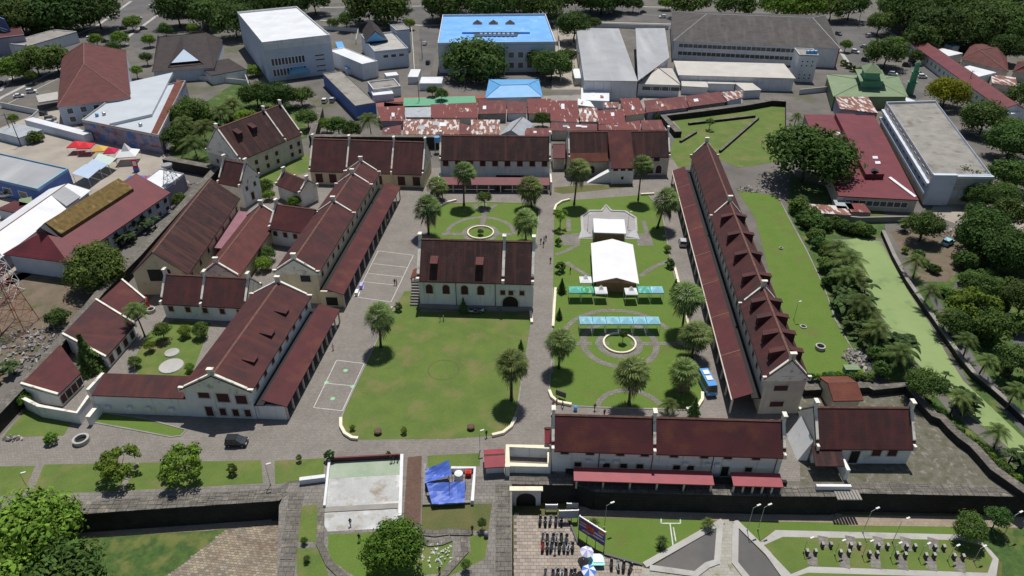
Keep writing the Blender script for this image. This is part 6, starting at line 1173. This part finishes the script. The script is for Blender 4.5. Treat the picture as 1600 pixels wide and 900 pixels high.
p = P(34, 78); t = thing('billboard', 'tall dark blue billboard panel on posts at the top left', 'billboard', p); MB().box(p + V((-6, 2, 9)), V((3.2, -1, -1.0)), V((.1, .3, 0)), V((-.8, 0, 6))).build('panel', 'billboard', t); MB().tube(p, p + V((-5, 1, 8)), .35).build('pole', 'steel_dark', t)
for zz, w_ in ((9.5, 2.2), (8.2, 1.8)): MB().box(p + V((-6.0, 1.6, zz)), V((w_, -.6, -.5)), V((.05, .15, 0)), V((0, 0, .25))).build('print', 'wall_white', t)
# umbrellas and stall table
def umbrella(cx, cy, r_, m1, m2, label, lvl=LOW, z=2.2):
    c = P(cx, cy, lvl + z); t = thing('umbrella', label, 'umbrella', (c.x, c.y, lvl)); a = c + Z * .55
    for k in range(8):
        p, q = [c + V((math.cos(R(45 * (k + j))) * r_, math.sin(R(45 * (k + j))) * r_, 0)) for j in (0, 1)]; MB().prism([p, q, a], [p - Z * .03, q - Z * .03, a - Z * .03]).build('panel', m1 if k % 2 else m2, t)
    MB().tube(V((c.x, c.y, lvl)), a, .03).build('pole', 'steel', t)
umbrella(917, 862, 1.05, 'fabric_violet', 'tent_white', 'white and violet striped umbrella beside the purple banner'); umbrella(920, 892, 1.1, 'fabric_blue', 'tent_white', 'blue and white striped umbrella at the bottom edge'); umbrella(911, 877, .85, 'cloth_black', 'cloth_black', 'black umbrella between the two striped ones')
p = P(930, 880, LOW); t = thing('stall_table', 'aqua stall table with a white tray between umbrellas', 'table', p); MB().bxx(p + Z * .85, 2.6, 2.0, .08).build('tabletop', 'fabric_aqua', t); MB().bxx(p + V((.4, .2, .95)), 1.5, 1.5, .1).build('tray', 'white_paint', t)
for a, b_ in ((-1, -1), (1, -1), (1, 1), (-1, 1)): MB().tube(p + V((a * 1.2, b_ * .9, 0)), p + V((a * 1.2, b_ * .9, .82)), .04).build('leg', 'steel', t)
# blue tarps over the dig
t = thing('tarpaulin', 'rear crumpled blue tarpaulin over the walled pit', 'tarpaulin', P(685, 740)); tv = lambda x, y, z: P(x, y, z)
def tarp(t, q, n=7, seed=1, amp=.09):
    r = random.Random(seed); v, f = [], []; E_ = [P(x, y, z) for x, y, z in q]
    for j in range(n + 1):
        for i in range(n + 1): v.append(E_[0].lerp(E_[1], i / n).lerp(E_[3].lerp(E_[2], i / n), j / n) + Z * (r.uniform(-amp, amp) - .5 * math.sin(math.pi * i / n) * math.sin(math.pi * j / n)))
    b = MB(); b.v = v; b.f = [(j * (n + 1) + i, j * (n + 1) + i + 1, (j + 1) * (n + 1) + i + 1, (j + 1) * (n + 1) + i) for j in range(n) for i in range(n)]
    o = b.build('sheet', 'tarp_blue', t); md = o.modifiers.new('s', 'SOLIDIFY'); md.thickness = .04
    for x, y, z in q: MB().tube(P(x, y, z) * V((1, 1, 0)).length * 0 + V((P(x, y, z).x, P(x, y, z).y, 0)), P(x, y, z), .05).build('pole', 'bark', t)
tarp(t, [(664, 755, 1.6), (706, 742, 2.0), (701, 719, 3.0), (665, 733, 2.2)])
t = thing('tarpaulin', 'front wide blue tarpaulin on a centre pole', 'tarpaulin', P(697, 770)); tarp(t, [(675, 788, 1.0), (726, 785, 1.0), (727, 752, 1.8), (666, 755, 2.0)], 9, 2)
MB().tube(P(702, 789, 0), P(702, 745, 2.6), .05).build('ridge_pole', 'bark', t)
wall_line('pit_wall', 'white wall around the pit on the right of the tarps', [(738, 783), (742, 731), (705, 731)], .9, .2, 'plaster', 'wall_white'); wall_line('pit_wall', 'dark pit wall left of the blue tarps', [(664, 725), (662, 788), (735, 784)], .3, .15, 'concrete', 'concrete')
p = P(717, 748); MB().tube(p, p + Z * 1.3, .75, .7, 14).tube(p + Z * 1.3, p + Z * 1.5, .7, .25, 14).build('water_tank', 'white_paint', label='round white water tank beside the blue tarps', cat='tank'); p = P(732, 743); MB().bxx(p + Z * .5, 1.0, .8, .9).tube(p + Z * .95, p + Z * 1.3, .5, .05, 8).build('bucket', 'red_plastic', label='red plastic tub near the white tank', cat='tub')
# wells, pots, boulders, cannons
def well(x, y, r_, label, m='concrete_pale', h=.8):
    c = P(x, y); t = thing('well', label, 'well', c); ring('rim', c, r_ * .72, r_, m, 0, h=h, n=28, parent=t); MB().tube(c + Z * .02, c + Z * .12, r_ * .74, r_ * .74, 20).build('shaft', 'opening', t)
well(128, 690, 1.35, 'round stone well on the paving at lower left'); well(1281, 545, 1.0, 'round stone well on the grass strip'); well(1255, 511, .7, 'small stone ring on the grass strip', h=.25); well(237, 487, .9, 'small round well behind the leaning palm'); well(1220, 389, .5, 'tiny stone ring at the upper grass strip', h=.4)
for x, y, nm in ((591, 677, 'dark round planter at the front left of the big lawn'), (736, 670, 'dark round planter at the front right of the big lawn')): p = P(x, y); MB().tube(p, p + Z * .6, .5, .7, 12).tube(p + Z * .6, p + Z * .75, .72, .55, 12).build('planter', 'brick_path', label=nm, cat='planter')
for x, y, nm in ((269, 552, 'white round stone table in the walled garden'), (268, 573, 'larger white stone slab in the walled garden')): p = P(x, y); MB().tube(p + Z * .02, p + Z * .3, 1.5 if y < 560 else 2.4, 1.4 if y < 560 else 2.3, 18).build('stone_disc', 'concrete_pale', label=nm, cat='slab')
p = P(230, 481); t = thing('water_tank', 'red plastic water tank behind the leaning palm', 'tank', p); MB().tube(p, p + Z * 2.6, .7, .62, 14).tube(p + Z * 2.6, p + Z * 2.9, .62, .3, 14).build('tank_body', 'red_plastic', t)
p = P(684, 238); t = thing('water_tank', 'blue water tank on a stand between the gallery and hall', 'tank', p); MB().tube(p + Z * 3.6, p + Z * 5.4, 1.0, .95, 14).build('tank_body', 'tank_blue', t)
for a, b_ in ((-1, -1), (1, -1), (1, 1), (-1, 1)): MB().tube(p + V((a * .8, b_ * .8, 0)), p + V((a * .7, b_ * .7, 3.6)), .07).build('leg', 'steel', t)
p = P(1328, 582); t = thing('green_bin', 'light green skip at the end of the grass strip', 'bin', p); MB().bxx(p + Z * .6, 2.6, 1.3, 1.2).build('bin_body', 'court_green', t); MB().bxx(p + Z * 1.3, 2.9, 1.6, .15).build('lid', 'roof_green', t)
def heap(px, rx, ry, n, label, m='rubble', lvl=0.0, seed=1, sz=(.15, .5), name='rubble_heap'):
    c = P(*px, lvl); r = random.Random(seed); b = MB()
    for k in range(n):
        a, d = r.uniform(0, 6.28), r.random() ** .6; p = c + V((math.cos(a) * d * rx, math.sin(a) * d * ry, r.uniform(0, .5) * (1 - d))); s = r.uniform(*sz); q = V((r.uniform(-1, 1), r.uniform(-1, 1), r.uniform(-1, 1))).normalized(); u_ = q.orthogonal().normalized(); b.box(p + Z * s * .3, q * s, u_ * s * r.uniform(.3, .8), q.cross(u_) * s * r.uniform(.15, .5))
    return b.build(name, m, label=label, cat='rubble', kind='stuff')
heap((1348, 560), 4.0, 3.5, 170, 'heap of rubbish at the foot of the banana clumps'); heap((45, 545), 9, 8, 320, 'spread of building rubble outside the left wall', seed=2); heap((1170, 297), 4, 2, 60, 'grey rubble at the head of the grass strip', seed=3); heap((278, 290), 6, 3, 80, 'junk beside the box building', seed=4); heap((1475, 365), 6, 3, 70, 'litter on the waste ground', seed=5)
heap((683, 866), 2.6, 2.6, 55, 'white stones set in the bastion lawn', 'stone_white', seed=6, sz=(.12, .22), name='white_stones'); heap((22, 686), 1.5, .6, 20, 'planks by the left corner lawn', seed=7)
# rubble path walls on the bastion
for q, nm in (([(657, 832), (680, 835), (700, 832), (735, 833)], 'low ruined stone line across the bastion lawn'), ([(660, 846), (672, 850), (690, 848), (705, 842)], 'curved ruined stone edge below the ruined line'), ([(502, 790), (500, 850), (515, 882), (540, 905)], 'stone strip down the left of the front bastion lawn'), ([(725, 840), (727, 862), (688, 905)], 'stone strip down the right of the flower stones')): lane('stone_edge', q, .55, 'rampart', h=.22, label=nm, cat='stone edge')
# lattice towers
def lattice(x, y, h, w_, m, label, z0=0.0, top=None):
    p = P(x, y, z0); t = thing('lattice_tower', label, 'tower', p); cs = [V((a, b, 0)) for a, b in ((-1, -1), (1, -1), (1, 1), (-1, 1))]
    for c in cs: MB().tube(p + c * w_, p + c * w_ * .35 + Z * h, .09, .06, 5).build('leg', m, t)
    n = max(3, int(h / 2.5))
    for k in range(n):
        a, b_ = k / n, (k + 1) / n; s0, s1 = w_ * (1 - .65 * a), w_ * (1 - .65 * b_); br = MB()
        for i in range(4): br.tube(p + cs[i] * s0 + Z * h * a, p + cs[(i + 1) % 4] * s1 + Z * h * b_, .045, .045, 4).tube(p + cs[(i + 1) % 4] * s0 + Z * h * a, p + cs[i] * s1 + Z * h * b_, .045, .045, 4).tube(p + cs[i] * s1 + Z * h * b_, p + cs[(i + 1) % 4] * s1 + Z * h * b_, .045, .045, 4)
        br.build('bracing', m, t)
    if top: MB().tube(p + Z * h, p + Z * (h + .5), 1.5, 1.5, 12).build('platform', 'steel', t)
    return t
lattice(268, 285, 5, 1.7, 'steel', 'steel lattice water tower on the white box building', 5.0, True); lattice(12, 462, 15, 2.6, 'white_paint', 'white lattice mast at the left edge'); lattice(32, 510, 17, 2.6, 'red_lattice', 'red lattice mast outside the left wall')
for x, y, h, nm in ((33, 228, 9, 'slanting power pole in the upper left yard'), (20, 212, 8, 'power pole with crossarm at the left edge'), (660, 92, 9, 'power pole in the narrow lane'), (1340, 42, 9, 'power pole at the street corner'), (1508, 145, 9, 'power pole in front of the long red row'), (727, 140, 9, 'floodlight pole behind the tennis court'), (655, 158, 8, 'floodlight pole at the left of the tennis court')):
    p = P(x, y); t = thing('utility_pole', nm, 'pole', p, 'utility poles'); MB().tube(p, p + Z * h, .16, .1).build('pole', 'steel_dark', t); MB().box(p + Z * (h - .6), V((1.1, .3, 0)), V((0, .06, 0)), Z * .06).build('crossarm', 'steel_dark', t)
# ------------------------------------------------------------------ vehicles
def car_mesh(kind):
    if kind == 'van': prof, roofp, L, W_, H_ = [(-2.05, .35), (-2.05, 1.0), (-1.9, 1.15), (.85, 1.12), (1.85, .95), (2.05, .75), (2.05, .35)], [(-1.95, 1.1), (-1.75, 1.72), (.2, 1.74), (1.05, 1.1)], 4.1, .84, 1.74
    elif kind == 'bus': prof, roofp, L, W_, H_ = [(-3.1, .4), (-3.1, 1.3), (3.0, 1.3), (3.1, 1.1), (3.1, .4)], [(-3.08, 1.28), (-3.0, 2.55), (2.6, 2.6), (3.05, 1.28)], 6.2, 1.0, 2.6
    else: prof, roofp, L, W_, H_ = [(-2.1, .35), (-2.1, .85), (-1.9, .98), (1.0, .95), (1.95, .8), (2.1, .6), (2.1, .35)], [(-1.6, .95), (-1.0, 1.42), (.3, 1.45), (1.05, .93)], 4.2, .85, 1.45
    return prof, roofp, L, W_
def car(x, y, ang, kind, m, label, lvl=0.0, rm=None, name='parked_car'):
    prof, rp, L, W_ = car_mesh(kind); k9 = .9; prof = [(a * k9, z) for a, z in prof]; rp = [(a * k9, z) for a, z in rp]; L *= k9; p = P(x, y, lvl) ; t = thing(name, label, 'bus' if kind == 'bus' else 'car', p); c, s = math.cos(ang), math.sin(ang)
    G = lambda a, b, z: p + V((a * c - b * s, a * s + b * c, z))
    MB().prism([G(a, -W_, z) for a, z in prof], [G(a, W_, z) for a, z in prof]).build('body', m, t)
    w2 = W_ * .86; gl = MB().prism([G(a, -w2 if i in (1, 2) else -W_ * .97, z) for i, (a, z) in enumerate(rp)], [G(a, w2 if i in (1, 2) else W_ * .97, z) for i, (a, z) in enumerate(rp)]).build('windows', 'glass', t)
    a0, a1, zt = rp[1][0] - .05, rp[2][0] + .05, rp[1][1]; MB().prism([G(a0, -w2 - .02, zt - .06), G(a1, -w2 - .02, rp[2][1] - .06), G(a1, w2 + .02, rp[2][1] - .06), G(a0, w2 + .02, zt - .06)], [G(a0, -w2, zt + .05), G(a1, -w2, rp[2][1] + .05), G(a1, w2, rp[2][1] + .05), G(a0, w2, zt + .05)]).build('roof_panel', rm or m, t)
    for sg in (-1, 1):
        for k in range(3): q = rp[0][0] + (rp[3][0] - rp[0][0]) * (.12 + .36 * k); q1 = rp[1][0] + (rp[2][0] - rp[1][0]) * (.03 + .46 * k); MB().tube(G(q, sg * W_ * .975, rp[0][1]), G(q1, sg * (w2 + .01), zt), .05, .05, 4).build('pillar', m, t)
        for a in (-L * .31, L * .31):
            wh = MB().tube(G(a, sg * (W_ - .12), .33), G(a, sg * (W_ + .05), .33), .33, .33, 14).build('wheel', 'tyre', t); MB().tube(G(a, sg * (W_ + .03), .33), G(a, sg * (W_ + .07), .33), .19, .17, 10).build('rim', 'steel', wh)
        MB().box(G(L / 2 - .02, sg * (W_ - .25), .72 if kind != 'bus' else .9), G(.04, 0, 0) - p, G(0, .2, 0) - p, Z * .09).build('headlight', 'lamp_glass', t); MB().box(G(-L / 2 + .01, sg * (W_ - .2), .85), G(.03, 0, 0) - p, G(0, .13, 0) - p, Z * .12).build('tail_light', 'red_plastic', t)
    return t
car(371, 694, 0.0, 'van', 'car_black', 'black car parked below the white stepped gable'); car(1066, 382, 1.45, 'van', 'car_silver', 'silver white car parked beside the long barrack')
t = car(1104, 606, -1.45, 'bus', 'bus_blue', 'blue minibus with white roof hatches beside the long barrack', name='minibus')
for k in (-1.4, .3): p = P(1104, 606); MB().box(p + V((math.cos(-1.45) * k, math.sin(-1.45) * k, 2.72)), V((math.cos(-1.45), math.sin(-1.45), 0)) * .6, V((-math.sin(-1.45), math.cos(-1.45), 0)) * .55, Z * .08).build('roof_hatch', 'car_white', t)
for x, y, a, k, m, nm in ((508, 160, 1.5, 'van', 'car_white', 'left of two white cars behind the garrison house'), (520, 159, 1.5, 'van', 'car_silver', 'right of two pale cars behind the garrison house'), (953, 23, 0, 'van', 'car_black', 'black car on the street at the top'), (193, 46, .35, 'van', 'car_black', 'dark car driving past the road bend'), (217, 30, .35, 'van', 'car_silver', 'silver car at the far road bend'), (225, 46, .35, 'van', 'car_grey', 'grey car at the road bend by the median'), (142, 62, .3, 'van', 'car_white', 'white car behind the big red brown roof'),
 (80, 188, 0.05, 'van', 'car_grey', 'grey car at the entrance of the red brown office'), (66, 180, .3, 'car', 'car_black', 'black car under the entrance canopy'), (82, 194, .05, 'van', 'car_silver', 'silver car beside the entrance of the red brown office'), (1336, 83, -.8, 'van', 'car_white', 'white car on the street by the mosque'), (1365, 33, .1, 'van', 'car_white', 'white car at the street corner'), (1358, 58, .3, 'van', 'car_silver', 'silver car by the street corner tree'), (1441, 122, -.2, 'van', 'car_white', 'white car beside the minaret'), (1416, 104, -.5, 'van', 'car_black', 'black car next to the long red row'), (1425, 97, -.5, 'van', 'car_grey', 'grey car next to the long red row'), (1432, 115, -.4, 'car', 'car_black', 'dark car above the white car by the minaret'), (8, 292 + 16, .2, 'van', 'car_white', 'white car at the left edge under the blue shop'), (1510, 470, 1.0, 'car', 'bus_blue', 'blue car on the park road'), (3, 133, .3, 'van', 'car_black', 'dark car at the left edge of the road'), (50, 145, .35, 'van', 'car_white', 'white car on the road at left'), (1480, 382, .6, 'van', 'tent_sky', 'light blue covered car on the waste ground')): car(x, y, a, k, m, nm)
# motorbikes
def bike(x, y, m, label, ang=1.45, lvl=LOW):
    p = P(x, y, lvl); c, s = math.cos(ang), math.sin(ang); G = lambda a, b, z: p + V((a * c - b * s, a * s + b * c, z)) * 1.15; t = thing('motorbike', label, 'motorbike', p, 'parked motorbikes')
    for a in (-.62, .62):
        wh = MB().tube(G(a, -.06, .29), G(a, .06, .29), .29, .29, 12).build('wheel', 'tyre', t); MB().tube(G(a, -.07, .29), G(a, .07, .29), .16, .16, 8).build('rim', 'steel', wh)
    MB().prism([G(-.75, -.18, .55), G(-.2, -.24, .4), G(.35, -.22, .35), G(.5, -.2, .75), G(.38, -.2, .85), G(.1, -.2, .55), G(-.8, -.16, .72)], [G(-.75, .18, .55), G(-.2, .24, .4), G(.35, .22, .35), G(.5, .2, .75), G(.38, .2, .85), G(.1, .2, .55), G(-.8, .16, .72)]).build('body', m, t)
    MB().prism([G(-.7, -.14, .73), G(.0, -.13, .68), G(.0, .13, .68), G(-.7, .14, .73)], [G(-.72, -.12, .83), G(-.02, -.1, .79), G(-.02, .1, .79), G(-.72, .12, .83)]).build('seat', 'cloth_black', t)
    MB().tube(G(.62, 0, .3), G(.42, 0, .95), .05).build('fork', 'steel', t); MB().tube(G(.4, -.34, 1.0), G(.4, .34, 1.0), .025).build('handlebar', 'steel_dark', t); MB().tube(G(.47, 0, .85), G(.54, 0, .86), .09, .09, 8).build('headlight', 'lamp_glass', t)
    for sg in (-1, 1): MB().tube(G(.38, sg * .22, 1.0), G(.34, sg * .26, 1.16), .012).bxx(G(.34, sg * .26, 1.18), .1, .05, .07).build('mirror', 'steel_dark', t)
ROWS = [('row nearest the gate', 816, [844, 852, 860, 868.5, 877]), ('second row from the gate', 843, [848, 855, 864, 869.5, 877, 885]), ('third row from the gate', 857, [848, 855, 861.5, 874, 881, 888, 894.5]), ('bottom row at the picture edge', 899, [852, 864, 871, 878, 884, 892, 898]), ('row along the dark lawn kerb', 884, [955, 965.5, 974, 985])]
MC = ['car_black', 'cloth_black', 'car_black', 'car_grey', 'car_black', 'car_silver', 'cloth_navy']
for nm, y, xs in ROWS:
    for i, x in enumerate(xs): bike(x, y + (i % 2) + (3 * i if 'kerb' in nm else 0) * .6, 'cloth_red' if (nm.startswith('third') and i == 0) else MC[(i * 3 + int(y)) % 7] if not (nm.startswith('third')) else MC[(i * 2 + 2) % 7], '%s parked motorbike from the left in the %s' % (ORD[i], nm), 1.45 + .1 * math.sin(i * 2.1) - (.35 if 'kerb' in nm and i == 3 else 0))
# ------------------------------------------------------------------ people
def person_mesh(pose):
    me = bpy.data.meshes.new('skeleton')
    st = .16 if pose == 'walk' else .05
    J = {'pel': (0, 0, .93, .135), 'spi': (0, 0, 1.12, .125), 'che': (0, 0, 1.32, .15), 'nec': (0, .0, 1.47, .06), 'hea': (0, .02, 1.60, .092), 'top': (0, .01, 1.69, .075)}
    E2 = [('pel', 'spi'), ('spi', 'che'), ('che', 'nec'), ('nec', 'hea'), ('hea', 'top')]
    for sg, n_ in ((-1, 'l'), (1, 'r')):
        f_ = st * sg
        J.update({n_ + 'hip': (sg * .09, 0, .88, .09), n_ + 'kne': (sg * .1, f_ * .6 + .03, .49, .062), n_ + 'ank': (sg * .1, f_ * 1.2, .09, .045), n_ + 'toe': (sg * .11, f_ * 1.2 + .14, .04, .04), n_ + 'sho': (sg * .17, 0, 1.40, .062), n_ + 'elb': (sg * .23, -.03 - f_ * .5, 1.13, .045), n_ + 'wri': (sg * .24, .06 - f_ * .9, .9, .034), n_ + 'han': (sg * .24, .09 - f_ * 1.0, .81, .036)})
        E2 += [('pel', n_ + 'hip'), (n_ + 'hip', n_ + 'kne'), (n_ + 'kne', n_ + 'ank'), (n_ + 'ank', n_ + 'toe'), ('che', n_ + 'sho'), (n_ + 'sho', n_ + 'elb'), (n_ + 'elb', n_ + 'wri'), (n_ + 'wri', n_ + 'han')]
    ks = list(J); me.from_pydata([J[k][:3] for k in ks], [(ks.index(a), ks.index(b)) for a, b in E2], [])
    o = bpy.data.objects.new('skeleton', me); COL.objects.link(o); md = o.modifiers.new('k', 'SKIN')
    for i, k in enumerate(ks): me.skin_vertices[0].data[i].radius = (J[k][3], J[k][3] * (.8 if k in ('pel', 'spi', 'che') else 1)); me.skin_vertices[0].data[i].use_root = (k == 'pel')
    s_ = o.modifiers.new('s', 'SUBSURF'); s_.levels = 1; s_.render_levels = 1
    dg = bpy.context.evaluated_depsgraph_get(); r = bpy.data.meshes.new_from_object(o.evaluated_get(dg)); bpy.data.objects.remove(o); return r
PM = {k: person_mesh(k) for k in ('walk', 'stand')}
def person(x, y, pose, shirt, legs, label, ang=0.0, lvl=0.0):
    p = P(x, y, lvl); me = PM[pose].copy(); me.materials.clear()
    for m in (legs, shirt, 'skin', 'hair'): me.materials.append(MATS[m])
    for pl in me.polygons:
        c = pl.center; hand = abs(c.x) > .19 and c.z < 1.2
        pl.material_index = 3 if c.z > 1.62 or (c.z > 1.52 and c.y < -.02) else 2 if c.z > 1.45 or hand or c.z < .07 else 1 if c.z > .92 else 0
        pl.use_smooth = True
    o = bpy.data.objects.new('person', me); COL.objects.link(o); o.location = p; o.rotation_euler = (0, 0, ang); tag(o, label, 'person', 'people in the fort')
for q in [(845, 381, 'walk', 'cloth_black', 'cloth_black', 'leftmost person of the walking group on the central walk', .4), (850, 378, 'walk', 'cloth_white', 'cloth_navy', 'person in white walking in the middle of the group on the walk', .2), (853, 376, 'walk', 'cloth_black', 'cloth_navy', 'rearmost person of the group on the central walk', 2.9), (849, 386, 'walk', 'cloth_navy', 'cloth_black', 'nearest person of the group on the central walk', .1), (860, 411, 'walk', 'cloth_black', 'cloth_black', 'lone person walking beside the round bush', .2),
 (891, 427, 'stand', 'cloth_black', 'cloth_navy', 'person in black standing on the lawn left of the big tent', 1.0), (617, 445, 'walk', 'cloth_black', 'cloth_khaki', 'left person of the pair on the painted court', .5), (620, 445, 'stand', 'cloth_khaki', 'cloth_black', 'right person of the pair on the painted court', 2.0), (521, 547, 'walk', 'cloth_white', 'cloth_black', 'person walking past the verandah of the front barrack', 1.2), (688, 502, 'stand', 'cloth_black', 'cloth_white', 'left person standing on the big lawn by the hall', 1.5), (693, 501, 'stand', 'cloth_white', 'cloth_khaki', 'right person standing on the big lawn by the hall', -1.5),
 (864, 637, 'walk', 'cloth_red', 'cloth_black', 'left person by the curved kerb near the south gallery', .7), (879, 637, 'walk', 'cloth_khaki', 'cloth_black', 'person by the curved kerb end near the south gallery', 2.0), (870, 631, 'stand', 'cloth_white', 'cloth_navy', 'person sitting close to the curved kerb', 1.0), (929, 641, 'walk', 'cloth_black', 'cloth_navy', 'person on the walk in front of the south gallery', .4), (944, 650, 'stand', 'cloth_black', 'cloth_navy', 'person close to the south gallery ridge', .4), (548, 821, 'walk', 'cloth_black', 'cloth_black', 'person in black crossing the concrete court', .5),
 (612, 722, 'stand', 'cloth_black', 'cloth_navy', 'left person at the court corner by the railing', .2), (617, 721, 'stand', 'cloth_navy', 'cloth_black', 'middle person at the court corner by the railing', 1.2), (622, 720, 'stand', 'cloth_black', 'cloth_black', 'right person at the court corner by the railing', 2.2), (562, 845, 'stand', 'cloth_black', 'cloth_black', 'dark figure on the bastion lawn before the concrete court', 0), (760, 683, 'walk', 'cloth_black', 'cloth_navy', 'person at the right front corner of the big lawn', .5), (687, 896, 'stand', 'cloth_navy', 'cloth_black', 'person beside the flower stones at the bottom', .5), (738, 832, 'walk', 'cloth_black', 'cloth_black', 'person in black by the ruined stone line', .3), (606, 350, 'walk', 'cloth_white', 'cloth_khaki', 'person beside the rear barrack verandah', .4)]: person(*q)
for q in [(867, 865, 'stand', 'cloth_cyan', 'cloth_black', 'person in bright cyan shirt between the motorbikes', .3), (922, 868, 'stand', 'cloth_khaki', 'cloth_black', 'person under the striped umbrella', .8)]: person(*q, lvl=LOW)
for i, (x, y) in enumerate(((739, 489), (746, 490), (752, 488))): bike(x, y, ['car_white', 'car_grey', 'car_white'][i], '%s bicycle like motorbike from the left under the hall wall' % ORD[i], .1, 0)
p = P(560, 462); 
for x, y, m, nm in ((565, 449, 'fabric_violet', 'violet barrier standing on the painted court'), (558, 460, 'white_paint', 'white barrier standing on the painted court')): p = P(x, y); MB().bxx(p + Z * .5, .7, 1.6, .9).bxx(p + Z * .06, 1.0, 1.9, .12).build('barrier', m, label=nm, cat='barrier')
for x, y, nm in ((899, 641, 'small blue bin by the curved garden kerb'), (760, 838, 'grey bin on the bastion lawn')): p = P(x, y); MB().tube(p, p + Z * .9, .3, .36, 12).tube(p + Z * .9, p + Z * 1.05, .38, .2, 12).build('litter_bin', 'bus_blue' if x > 800 else 'car_grey', label=nm, cat='bin')
p = P(876, 622); t = thing('info_board', 'slanted dark information board in the front left garden corner', 'board', p); MB().box(p + Z * 1.1, V((.9, -.5, 0)), V((.05, .09, 0)), Z * .6).build('panel', 'steel_dark', t)
for k in (-1, 1): MB().tube(p + V((.7, -.4, 0)) * k, p + V((.7, -.4, 0)) * k + Z * 1.2, .04).build('post', 'steel', t)
# more canopy in the far groves
rg = random.Random(21)
FAR = [(1395 + rg.uniform(0, 210), rg.uniform(-4, 72), rg.uniform(26, 40), rg.choice(['leaf_dark', 'leaf_dark', 'leaf_mid'])) for k in range(13)]
FAR = [q for q in FAR if q[1] < 8 + .36 * (q[0] - 1395) and not (1470 < q[0] < 1590 and q[1] > 50)]
for k, q in enumerate(sorted(FAR)): tree(q[0], q[1], q[2], 8, 'big', q[3], '%s tree from the left in the continuous top right grove' % ORD[k], group='trees of the top right grove')
FAR = sorted([(rg.uniform(20, 200), rg.uniform(-5, 28), rg.uniform(26, 38)) for k in range(4)] + [(rg.uniform(260, 400), rg.uniform(-5, 20), rg.uniform(22, 32)) for k in range(4)])
for k, q in enumerate(FAR): tree(q[0], q[1], q[2], 8, 'big', 'leaf_dark', '%s tree from the left in the belt along the top left road' % ORD[k], group='trees of the top left road belt')
FAR = sorted([(rg.uniform(470, 960), rg.uniform(-8, 4), rg.uniform(22, 34)) for k in range(7)])
for k, q in enumerate(FAR): tree(q[0], q[1], q[2], 8, 'big', rg.choice(['leaf_dark', 'leaf_mid']), '%s tree from the left along the top street edge' % ORD[k], group='trees of the top street edge')
FAR = sorted([(rg.uniform(1505, 1610), rg.uniform(195, 460), rg.uniform(20, 32)) for k in range(9)], key=lambda a: a[1])
for k, q in enumerate(FAR): tree(q[0], q[1], q[2], 4.5, 'big', rg.choice(['leaf_dark', 'leaf_mid', 'leaf_dark']), '%s tree from the top in the right edge thicket' % ORD[k], group='trees of the right edge thicket')
# parked and moving traffic in the town
TC = ['car_white', 'car_black', 'car_silver', 'car_grey']
TV = [(30, 152, .45), (105, 100, .5), (128, 90, .5), (165, 66, .45), (238, 12, .6), (255, 4, .6), (700, 19, 0), (742, 26, 3.1), (830, 18, 0), (885, 27, 3.1), (1005, 20, 0), (1035, 28, 3.1), (1310, 55, -1.2), (1350, 75, -.9), (1352, 96, -.7), (1395, 118, -.5), (1460, 92, -.6), (1478, 104, -.6), (1520, 128, -.6), (1545, 142, -.6), (1590, 168, -.6), (890, 70, 1.5), (878, 90, 1.5), (900, 84, 1.5), (664, 70, 1.5), (669, 100, 1.5), (1555, 305, .8), (1570, 318, .8), (1580, 560, -.8), (1530, 437, -.9)]
for k, (x, y, a) in enumerate(sorted(TV)): car(x, y, a, 'van' if k % 3 else 'car', TC[(k * 7) % 4], '%s town vehicle counting from the left, %s' % (ORD[k], ['white', 'black', 'silver', 'grey'][(k * 7) % 4]))
YW = [([(40, 190), (60, 172), (0, 160)], 'yard wall left of the red brown office'), ([(505, 40), (560, 44), (556, 62)], 'yard wall between white block and clinic'), ([(643, 42), (648, 118)], 'white wall on the left of the narrow lane'), ([(872, 34), (876, 120)], 'yard wall right of the blue roofed block'), ([(915, 36), (1045, 40)], 'street wall before the grey hall'), ([(1250, 140), (1300, 135)], 'yard wall between tower and mosque'), ([(1438, 168), (1545, 272)], 'yard wall behind the apartment block'), ([(380, 108), (392, 140)], 'hedge wall left of the white block'), ([(310, 118), (390, 126)], 'white wall in front of the charcoal house'), ([(660, 122), (690, 122)], 'short wall at the end of the narrow lane')]
for q, nm in YW: wall_line('yard_wall', nm, q, 2.0, .15, 'wall_white', 'concrete_pale')
# pavements and kerbs along the town roads
for q in ([(-60, 165), (0, 142), (60, 76), (150, 42), (205, 2)], [(-60, 196), (0, 154), (120, 94), (200, 58), (246, 24)], [(500, 32), (660, 40), (900, 34), (1050, 38)], [(500, 12), (640, 10), (900, 8), (1050, 12)], [(1298, 58), (1330, 106), (1420, 162)], [(1376, 42), (1440, 82), (1560, 148)]): lane('pavement', q, .9, 'concrete_pale', h=.13)
SM = [(20, 185), (48, 118), (118, 98), (176, 74), (232, 62), (258, 46), (520, 36), (640, 36), (930, 36), (1040, 6), (1285, 44), (1322, 70), (1345, 112), (1405, 66), (1432, 88), (620, 8), (560, 22), (300, 44), (228, 90), (212, 110)]
for k, (x, y) in enumerate(sorted(SM)): tree(x, y, 9 + k % 4, 3.5, 'mid', ['leaf_bright', 'leaf_mid', 'leaf_bright', 'leaf_dark'][k % 4], '%s small street tree from the left beside the town roads' % ORD[k], group='small street trees of the town')
